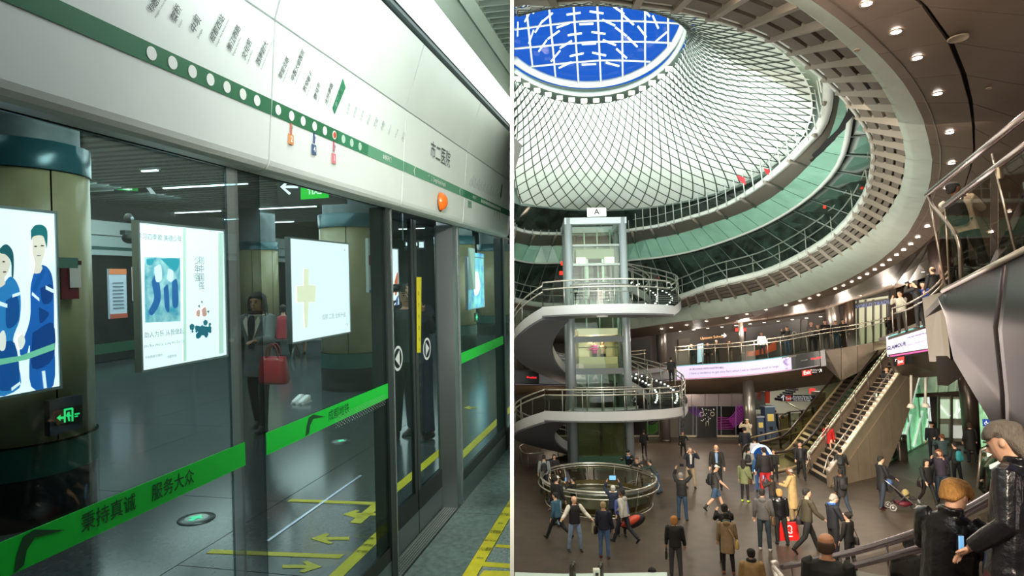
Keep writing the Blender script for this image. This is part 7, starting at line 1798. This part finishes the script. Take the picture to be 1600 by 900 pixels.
# ================================================================== who stands where
def feet(px, pyf, pyh, z=FLOOR, d=None):
    p = onz(px, pyf, z) if d is None else pt(px, pyf, d)
    D = p.dot(FW); h = pt(px, pyh, D).z - p.z
    return p, max(1.35, min(1.98, h)), D
def P(lab, px, pyf, pyh, yaw, pose='stand', d=None, z=FLOOR, **k):
    p, H, D = feet(px, pyf, pyh, z, d)
    # yaw: 0 = seen from behind; turn relative to the line of sight
    yaw = yaw - math.degrees(math.atan2(p.x, p.y))
    if 'vox' not in k: k['vox'] = max(.011, min(.03, D * .00075))
    return person(lab, p, yaw, H, pose, **k)
# left group by the round guard
P('bald bearded man in black varsity jacket with white sleeves holding a cloth bag', 899, 862, 777, 200, 'open', top='151516', sl_c='d8d4c8', legs='7f97b4', hair='g', hs='bald', shoes='1a1a1a', bag=('tote', 'b9b48c', -1), fat=1.12)
P('man in navy jacket and jeans seen from behind with grey blond hair', 945, 872, 786, -15, top='171c2e', legs='48648c', hair='a08c6a', shoes='5a2c1c', bag=('shoulder', '121214', -1), fat=1.1)
P('man in teal blue jacket striding behind the varsity jacket man', 872, 843, 767, 55, 'stride', top='2c4f62', legs='15161a', hair='k')
P('man in white cap and black jacket with pale jeans at the guard', 871, 822, 745, -40, 'stand', top='131314', legs='7ea0bb', cap='cdcd8d0', bag=('shoulder', '111112', -1), fat=1.1)
P('dark haired woman in long black coat taking a photo at the guard', 897, 806, 752, 60, 'phone', top='141513', legs='2a211c', hair='k', coat=.36, dev='phone', vox=.02)
P('man with black backpack and grey sleeves left of the guard', 851, 772, 712, 0, 'stand', top='8b8f90', legs='1c2026', pack='15161a')
P('dark haired woman standing behind the man with the backpack', 867, 762, 711, 190, 'stand', top='19171a', legs='16161a', hair='k', hs='long')
P('white haired man in dark blue jacket raising a tablet with both arms', 960, 832, 759, 0, 'raise', top='1b2438', legs='17181c', hair='w', dev='tablet', fat=1.1)
P('young man in pale grey hoodie carrying a red guitar bag', 976, 848, 763, 60, 'walk', top='aeaaa0', legs='1c1e26', skin='d', hood='a8a49a', shoes='161616')
p_ = fl(990, 843); gb_ = thing('guitar_bag', 'red and black bag hanging beside the man in the pale hoodie', 'bag', p_ + V((0, 0, .35)))
b = MB(); b.ell(p_ + V((0, 0, .55)), (.42, .14, .20), 14, 8, Matrix.Rotation(-.35, 3, 'Y')); b.build('black_shell', mat('1a1516', .6), gb_)
b = MB(); b.ell(p_ + V((-.08, -.07, .58)), (.34, .12, .13), 14, 8, Matrix.Rotation(-.45, 3, 'Y')); b.build('red_front', mat('c0442a', .5), gb_)
P('small child in a blue cap beside the man with the tablet', 972, 838, 806, 200, 'stand', top='4a5a9a', legs='1a1c22', cap='b2c4fa0', vox=.015)
P('person in black and blue jacket with dark hood behind the guard', 985, 757, 699, 170, 'lean', top='15181c', legs='1a1a1c', inner='2c6aa0', cap='b121316')
P('reddish haired man leaning towards the guard', 999, 762, 712, 165, 'lean', top='1d1d1d', legs='1a1a1c', hair='r')
P('person in grey beanie and green grey jacket leaning on the guard', 1027, 771, 717, 75, 'lean', top='2c3834', legs='3c566e', cap='b5a605c', shoes='111111')
# middle of the floor
P('person in black with round hat walking away near the lift', 1007, 712, 671, 0, 'walk', top='131314', legs='131314', cap='b2a2a2a')
P('woman in black with one hand on her hip near the shopfront', 1068, 712, 676, 190, 'hip', top='141214', legs='141214', hair='k', bag=('shoulder', '1a1516', 1))
P('grey haired man in navy jacket and khaki trousers facing us', 1080, 763, 700, 195, 'camera', top='1a2030', legs='a08d70', hair='g', inner='c8c4bc', shoes='1a1614', fat=1.1)
P('man in black sweater and jeans holding a camera above his face', 1067, 813, 739, -15, 'raise', top='1b1a19', legs='2c4258', hair='g', dev='camera', fat=1.15)
P('bald man in dark suit with a light blue shirt', 1122, 765, 696, 180, 'stand', top='1d1c1a', legs='1a1a1a', hair='g', hs='bald', inner='7f9cc8', coat=.42)
P('man in grey t-shirt, blue shorts and white cap walking to the right', 1119, 798, 725, -75, 'walk', top='3a3836', legs='37506c', lower='shorts', sleeve=0, cap='cc4ccc4', pack='15161a', shoes='B1a1a18')
P('woman with very long black hair, green jacket and neon shoes', 1165, 784, 719, -20, 'stand', top='6c7450', legs='161618', lower='leggings', hair='k', hs='long', shoes='b8e02a', coat=.42, bag=('shoulder', '4a3426', 1))
P('person in pale grey hoodie with a dark backpack behind the long haired woman', 1172, 752, 700, -10, 'stand', top='8e8c88', legs='16181c', pack='1c1c20')
P('man in navy jacket seen from behind near the steel column', 1166, 722, 668, 5, 'stand', top='161a26', legs='12141a')
P('man in beige shirt and pale cap holding a camera by the column', 1171, 708, 655, 150, 'camera', top='c4b69c', legs='26262a', cap='cc2b8a0', dev='camera')
P('woman in white uniform shirt with shoulder badge by the round blue sign', 1182, 736, 685, 20, 'stand', top='c9ccd4', legs='12141c', hair='k', coat=.5)
P('man in red cap, black jacket and red trousers', 1198, 778, 700, 15, 'stand', top='161415', legs='b01c22', cap='c9a2420', lower='trousers', fat=1.15)
P('person in blue denim jacket left of the red cap', 1188, 768, 710, 10, 'stand', top='2f5a86', legs='34588a', hair='b')
P('man in black jacket right of the red cap', 1211, 750, 704, 170, 'stand', top='151515', legs='15171a', hair='b')
P('young man in dark suit coming towards us from the escalator', 1253, 749, 689, 185, 'walk', top='141416', legs='121214', hair='b', inner='3a3a3e')
P('bald man in beige trench coat reading something', 1241, 815, 731, 70, 'read', top='a88f60', legs='8c7650', skin='d', hair='g', hs='bald', coat=.24)
P('man in brown jacket holding up a phone between the group', 1209, 806, 744, 60, 'phone', top='2a241e', legs='1a1a1c', skin='d', hair='k', dev='phone', bag=('shoulder', '141214', 1))
P('man in grey hoodie with brown messenger bag seen from behind', 1196, 860, 766, -5, 'stand', top='4c4a4a', legs='1d2a30', hair='k', hood='55524f', shoes='b8b0a8', bag=('shoulder', '5a4630', 1), fat=1.08)
P('blond woman in black leather jacket holding the big red shopping bag', 1222, 851, 766, 20, 'carry', top='141416', legs='161618', hair='y', hs='bob', trm=.3, bag=('c21', 'd81e1e', 1))
P('woman in tan hooded coat with a yellow handbag seen from behind', 1139, 897, 803, 0, 'stand', top='8a7458', legs='121214', hair='k', coat=.34, hood='86704f', scarf='2f6468', shoes='B7a4428', bag=('shoulder', 'b9a060', 1), lower='leggings')
P('woman in black coat in front of the tan coat', 1136, 880, 790, 10, 'phone', top='131214', legs='141214', hair='k', hs='bob', coat=.34, shoes='5a3420')
P('bald spot man in tan and black jacket at the bottom edge', 1180, 985, 861, 5, 'stand', top='94784c', legs='22201e', hair='k', vox=.014, scarf='14161a')
P('reddish blond woman in black cardigan with a dark bag', 1057, 903, 809, -5, 'stand', top='18171a', legs='3a3a3c', hair='b0783c', hs='bob', bag=('hand', '101012', -1))
P('dark haired person at the bottom edge right of the white ledge', 1023, 1000, 891, 0, 'stand', top='18171a', legs='3a3a3c', hair='k', hs='bob')
P('man in olive jacket with dark messenger bag walking right', 1264, 864, 762, -65, 'walk', top='3c3728', legs='141414', hair='k', bag=('shoulder', '241a1e', -1))
P('grey haired man in navy jacket with blue scarf behind the bald man', 1306, 880, 774, -60, 'read', top='12161e', legs='15161a', hair='g', scarf='2c5a9a')
P('dark haired woman with a bun and a large black bag', 1330, 892, 803, 60, 'stand', top='151214', legs='151214', hair='k', hs='bun', bag=('shoulder', '151416', 1))
P('bald man in black sweater at the bottom centre of the atrium', 1308, 1100, 809, -8, 'carry', d=7.7, top='171b18', legs='141414', hair='b', hs='bald', skin='m', vox=.010, fat=1.2, bag=('shoulder', '1f2420', -1))
P('man in long black coat with backpack at the foot of the stair', 1318, 803, 732, 20, 'walk', top='131314', legs='24303c', skin='d', hair='k', pack='17171a', coat=.40)
P('man in dark jacket with backpack beginning to climb the stair', 1316, 758, 700, -10, 'walk', top='1c201e', legs='1a1c20', pack='23282a')
pu = sp_(.30, .25, 0); _q = scr(pu)
P('woman in bright red coat and black hat coming down the stair', 1297, 712, 660, 170, 'walk', d=pu.dot(FW), top='b81a1c', legs='141214', lower='skirt', cap='b141214', coat=.38, hair='k', bag=('shoulder', '141214', 1))
P('man in black suit standing near the top of the stair', 1389, 624, 573, 175, 'walk', d=sp_(.85, .4).dot(FW), top='121214', legs='121214', hair='y')
P('person in bright yellow green vest at the top of the stair', 1396, 612, 572, 0, 'stand', d=sp_(.92, .4).dot(FW), top='a8d02a', legs='16181a')
P('man in white and blue shirt behind the escalator', 1293, 676, 627, 170, 'camera', top='b8c4dc', legs='1c2230', hair='k')
P('person in pale jacket behind the escalator handrail', 1293, 690, 648, 190, 'stand', top='a49c84', legs='16161a', hair='b')
P('hunched person in white top carrying a black bag in the ticket hall', 1241, 673, 641, 100, 'lean', top='d0cabc', legs='5a544c', hair='w', bag=('hand', '141414', 1))
P('person in dark clothes at the ticket machines', 1214, 676, 641, 60, 'read', top='16181c', legs='161a26', hair='k')
# right part of the floor
P('woman in black coat and jeans pushing the stroller', 1381, 796, 714, -60, 'push', top='131316', legs='26303e', hair='k', coat=.36, shoes='B3a1c18')
P('young woman all in black with a shoulder bag', 1452, 791, 716, -150, 'walk', top='141314', legs='141314', lower='leggings', hair='k', hs='long', bag=('shoulder', '1c1216', 1), shoes='8a8a8a')
P('curly haired woman in dark purple top taking a photo', 1474, 786, 701, 170, 'phone', top='262030', legs='2a3a4a', hair='6a4028', hs='long', dev='phone')
P('person in dark jacket with teal backpack', 1497, 757, 692, 40, 'stand', top='1c2020', legs='16181a', pack='2c8a90')
P('red haired woman in grey teal jacket behind the curly haired woman', 1477, 743, 679, 20, 'phone', top='34464a', legs='20262c', hair='r')
P('policeman in dark uniform and peaked cap by the lobby', 1460, 719, 656, 175, 'stand', top='14161e', legs='12141c', cap='p12141c', hair='b', coat=.47)
P('person in long dark coat standing by the brown column', 1520, 722, 655, 20, 'stand', top='1c1a18', legs='141414', hair='b', hs='bob', coat=.30)
# mezzanine
def M(lab, px, pyh, pyf, yaw, pose='stand', **k): return P(lab, px, pyf, pyh, yaw, pose, d=rimat(px).dot(FW) + .9, vox=.024, **k)
M('person in dark green jacket leaning on the mezzanine rail', 1084, 534, 573, 160, 'lean', top='1d3a38', legs='1c3434')
M('person in black beside the green jacket on the mezzanine', 1107, 535, 571, 190, top='151516', legs='151516')
M('grey haired man in black reading at the mezzanine rail', 1121, 531, 569, 175, 'read', top='171717', legs='171717', hair='w')
M('man in brown top reading at the mezzanine rail', 1141, 531, 567, 170, 'read', top='3c3026', legs='5a4a3c', hair='b')
M('man in white shirt and blue tie on the mezzanine', 1192, 519, 560, 185, top='d6dce6', legs='15161c', skin='d', scarf='tie', inner='e6eaf0')
M('person on the phone in black top and jeans on the mezzanine', 1232, 510, 555, 150, 'phone', top='1a1a1a', legs='2c4256', hair='b')
M('man in grey vest leftmost of the standing trio on the mezzanine', 1270, 503, 550, 170, 'cross', top='5c5a58', legs='141416', hs='bald', hair='g')
M('shorter person in the middle of the standing trio', 1280, 507, 548, 180, 'cross', top='1c1a1c', legs='1a1a1c', hair='b')
M('man in black with crossed arms right of the standing trio', 1292, 500, 547, 170, 'cross', top='141416', legs='161618', hair='b')
M('person in dark jacket and jeans before the slanting column', 1308, 501, 545, 170, top='20262a', legs='3a5570', hair='b')
M('man in black jacket before the darker slanting column', 1320, 499, 543, 190, top='16151a', legs='26211e')
M('dark figure by the lit entrance on the mezzanine', 1391, 498, 530, 200, top='171412', legs='171412')
P('person in white jacket with raised hand on the corner balcony', 1411, 521, 455, 160, 'phone', d=25, top='b9b5a8', legs='2a2622', hair='b', vox=.018)
P('man in black photographing with raised arms on the corner balcony', 1438, 513, 437, 70, 'camera', d=22.5, top='121213', legs='141416', dev='camera', vox=.018)
P('person in blue jacket on the corner balcony', 1453, 508, 436, 160, 'lean', d=22.8, top='26408a', legs='18203a', vox=.018)
P('bald man in black on the corner balcony', 1463, 492, 416, 40, 'stand', d=20.5, top='151412', legs='151515', hs='bald', hair='b', vox=.018)
P('man in white shirt with black backpack behind the steel handrails', 1533, 445, 270, -12, 'phone', d=11.6, top='d2cabc', legs='14150f', cap='b1a1a1a', pack='17181b', skin='d', tilt=-9, vox=.011, fat=1.15, headyaw=-30)
# lift passengers and stair walker
P('passenger in a pink top inside the lift car', 930, 573, 543, 150, 'read', d=LC.y * .994, top='c0208a', legs='1a1a22', hair='b', vox=.024)
P('passenger in a patterned pale top inside the lift car', 943, 573, 536, 170, 'phone', d=LC.y * .994, top='b9a88c', legs='1a1a1a', hair='k', vox=.024)
q_ = hp(35, 3.9, 0); P('man in black climbing the right flight of the spiral stair', 1050, 598, 557, 0, 'walk', d=34.5, top='121214', legs='121214', vox=.022)
# foreground pair
P('blond woman in shiny black quilted jacket in the foreground', 1478, 1090, 751, -22, 'read', d=4.9, top='151417', legs='17161a', hair='c08a48', hs='wavy', trm=.3, vox=.0095, tilt=6, fat=1.25, headyaw=-20, coat=.42)
P('grey haired man in black leather jacket looking down in the foreground', 1596, 1135, 664, 72, dict(L=(18, 10, 3), R=(6, 8, 3), la=(-2, 10, 52, .3), ra=(2, 12, 56, .3), lean=-4, head=22), d=3.95, top='17161a', legs='4c2228', hair='6e665c', hs='swept', trm=.3, vox=.0085, tilt=9, dev='phone', bag=('shoulder', '2a2622', 1), coat=.455, fat=1.15)
P('person in dark hat at the bottom between the rails', 1432, 1010, 861, 5, 'stand', d=8.2, top='15181a', legs='15181a', cap='b14161a', vox=.013)
# stroller
sp0 = fl(1412, 797); sd = thing('stroller', 'black baby stroller with grey wheels and a red basket pushed by the woman in black', 'stroller', sp0)
sx = V((.93, -.18, 0)); sx.normalize(); sy_ = V((-sx.y, sx.x, 0))
def sq(x, y, z): return sp0 + sx * x + sy_ * y + V((0, 0, z))
for x in (-.42, .42):
    for y in (-.25, .25):
        b = MB(); b.tube([sq(x + .10 * math.cos(a), y, .12 + .10 * math.sin(a)) for a in [2 * math.pi * k / 18 for k in range(19)]], .028, 6); b.build('wheel', mat('8c8a88', .4), sd)
        b = MB(); b.cyl(sq(x, y - .02, .12), sq(x, y + .02, .12), .05, 12); b.build('hub', mat('c8c6c2', .3, .5), sd)
for y in (-.24, .24):
    b = MB(); b.tube([sq(.42, y, .12), sq(.1, y, .42), sq(-.35, y, .85), sq(-.62, y, 1.08)], .018, 6); b.build('frame_tube', mat('a8a6a2', .3, .7), sd)
    b = MB(); b.tube([sq(-.42, y, .12), sq(-.05, y, .5), sq(.15, y, .62)], .016, 6); b.build('frame_tube', mat('2a2a2c', .4), sd)
b = MB(); b.tube([sq(-.62, -.24, 1.08), sq(-.66, 0, 1.10), sq(-.62, .24, 1.08)], .022, 8); b.build('handle', mat('1a1a1a', .6), sd)
b = MB(); b.rings([[sq(-.35 + .28 * f - .12 * math.cos(a), .22 * w_, .62 + .28 * f + .0 + .1 * math.sin(a)) for w_, a in ((-1, 0), (-1, 1.5), (1, 1.5), (1, 0))] for f in (0, .5, 1.0)], smooth=False); b.build('hood', mat('141416', .7), sd)
b = MB(); b.slab([sq(-.3, -.22, .8), sq(.05, -.22, .36), sq(.05, .22, .36), sq(-.3, .22, .8)], (.03, .0, .03)); b.build('seat_back', mat('17171a', .7), sd)
b = MB(); b.slab([sq(.05, -.22, .36), sq(.4, -.22, .40), sq(.4, .22, .40), sq(.05, .22, .36)], (0, .0, .06)); b.build('seat', mat('1f1e22', .7), sd)
b = MB(); b.rings([[sq(x, w_ * .2, z) for w_, z in ((-1, .15 + dz), (1, .15 + dz), (1, .32), (-1, .32))] for x, dz in ((-.25, .06), (0, 0), (.25, .08))]); b.build('basket', mat('5a1426', .6), sd)
b = MB(); b.ell(sq(.1, 0, .55), (.14, .13, .2), 10, 8); b.build('blanket', mat('9a8c5a', .8), sd)
b = MB(); b.ell(sq(-.42, 0, .98), (.12, .16, .12), 10, 8); b.build('blue_cloth', mat('3a5a8a', .8), sd)
# red clips hanging on the cone edge
for x, y, s in ((1152, 274, 'left'), (1194, 263, 'right')):
    p = pt(x, y, 27); b = MB(); b.slab([p, p + V((.3, 0, -.1)), p + V((.34, 0, -.4)), p + V((.1, 0, -.22))], (0, .05, 0)); tag(b.build('red_flag', mat('d8303a', .5, emit=.3)), s + ' small red tag caught on the cone cables', 'tag')

# ---- people of the platform hall (local frame)
STATE['left'] = True
p = lz(407, 672, LFL)
root, arms = person('dark haired woman in grey coat with cream lapels and a red handbag', p, 88, 1.70, dict(L=(12, 6, 5), R=(-8, 8, 6), la=(30, 14, 62, .2), ra=(18, 16, 80, .75)), top='6d7272', legs='0c0d10', lower='leggings', hair='k', hs='long', coat=.40, collar='Ld8cfb8', shoes='B0d0d0e', skin='m', vox=.010, inner='17171a', scarf='3a1418', headyaw=8)
wa = ML @ Matrix.Translation(p)
c_ = lt(428, 577, p.x - .32)
hb = thing('red_handbag', 'large red handbag hanging from the arm of the woman in grey coat', 'handbag', c_ - V((0, 0, .18)))
b = MB(); rs = []
for f, wd, tk in ((0, .155, .05), (.12, .168, .062), (.5, .160, .06), (.85, .148, .045), (1, .145, .03)):
    rs.append([c_ + V((sx_ * tk, sy2 * wd, -.17 + .32 * f)) for sx_, sy2 in ((-1, -1), (-1.15, -.5), (-1.2, 0), (-1.15, .5), (-1, 1), (1, 1), (1.15, .5), (1.2, 0), (1.15, -.5), (1, -1))])
b.rings(rs); b.build('body', mat('a81f2c', .35, bump=.2, bscale=14), hb)
for sx_ in (-.035, .035): b = MB(); b.tube(cr([c_ + V((sx_, -.08, .14)), c_ + V((sx_, -.06, .25)), c_ + V((sx_, 0, .30)), c_ + V((sx_, .06, .25)), c_ + V((sx_, .08, .14))], 4), .009, 6); b.build('handle', mat('7c1420', .4), hb)
for yy in (-.08, .08): b = MB(); b.ell(c_ + V((-.055, yy, .12)), (.008, .012, .012), 8, 6); b.build('metal_ring', mat('c8b890', .3, .8), hb)
p = lz(655, 683, LFL)
person('man in dark navy clothes seen through the sliding doors', p, 70, 1.80, 'camera', top='141c30', legs='131a2c', hair='k', skin='m', dev='camera', vox=.012, coat=.47)  # reflection in the doors, built as a solid figure
p = lz(640, 685, LFL)
person('dark silhouette person left of the door seam', p, 110, 1.76, 'phone', top='101319', legs='0f1218', hair='k', skin='m', vox=.012)
p = lz(452, 560, LFL) + V((.1, .2, -.0))
person('seated person in red and blue jacket behind the woman', p, -60, 1.62, 'sit', top='a02838', sl_c='2a3a66', legs='16181e', hair='k', hs='bun', shoes='15151a', vox=.014)
p = lz(478, 556, LFL)
person('seated person with bare legs and black heels half hidden by the cross poster', p, -50, 1.62, dict(POSES['sit'], L=(84, 60, 4), R=(86, 95, -6)), top='3a4044', legs='33363a', lower='shorts', hair='k', shoes='0c0c0e', skin='m', vox=.014)
for k, (x, y) in enumerate(((466, 629), (476, 630))):
    p = lz(x, y, LFL); t_ = thing('white_sneaker', ['left', 'right'][k] + ' white sneaker on the floor below the bench', 'shoe', p)
    b = MB(); b.rings([[p + V((ox + .0, oy * w_, oz)) for oy, oz in ((-.045, 0), (.045, 0), (.04, h_), (-.04, h_))] for ox, w_, h_ in ((-.13, .7, .05), (-.06, 1, .06), (.02, .95, .09), (.10, .9, .11), (.14, .6, .10))]); b.build('upper', mat('e6e6e2', .5), t_)
    b = MB(); b.b2(p + V((-.13, -.045, 0)), p + V((.14, .045, .018))); b.build('sole', mat('f2f2ee', .5), t_)
STATE['left'] = False
finish_left()
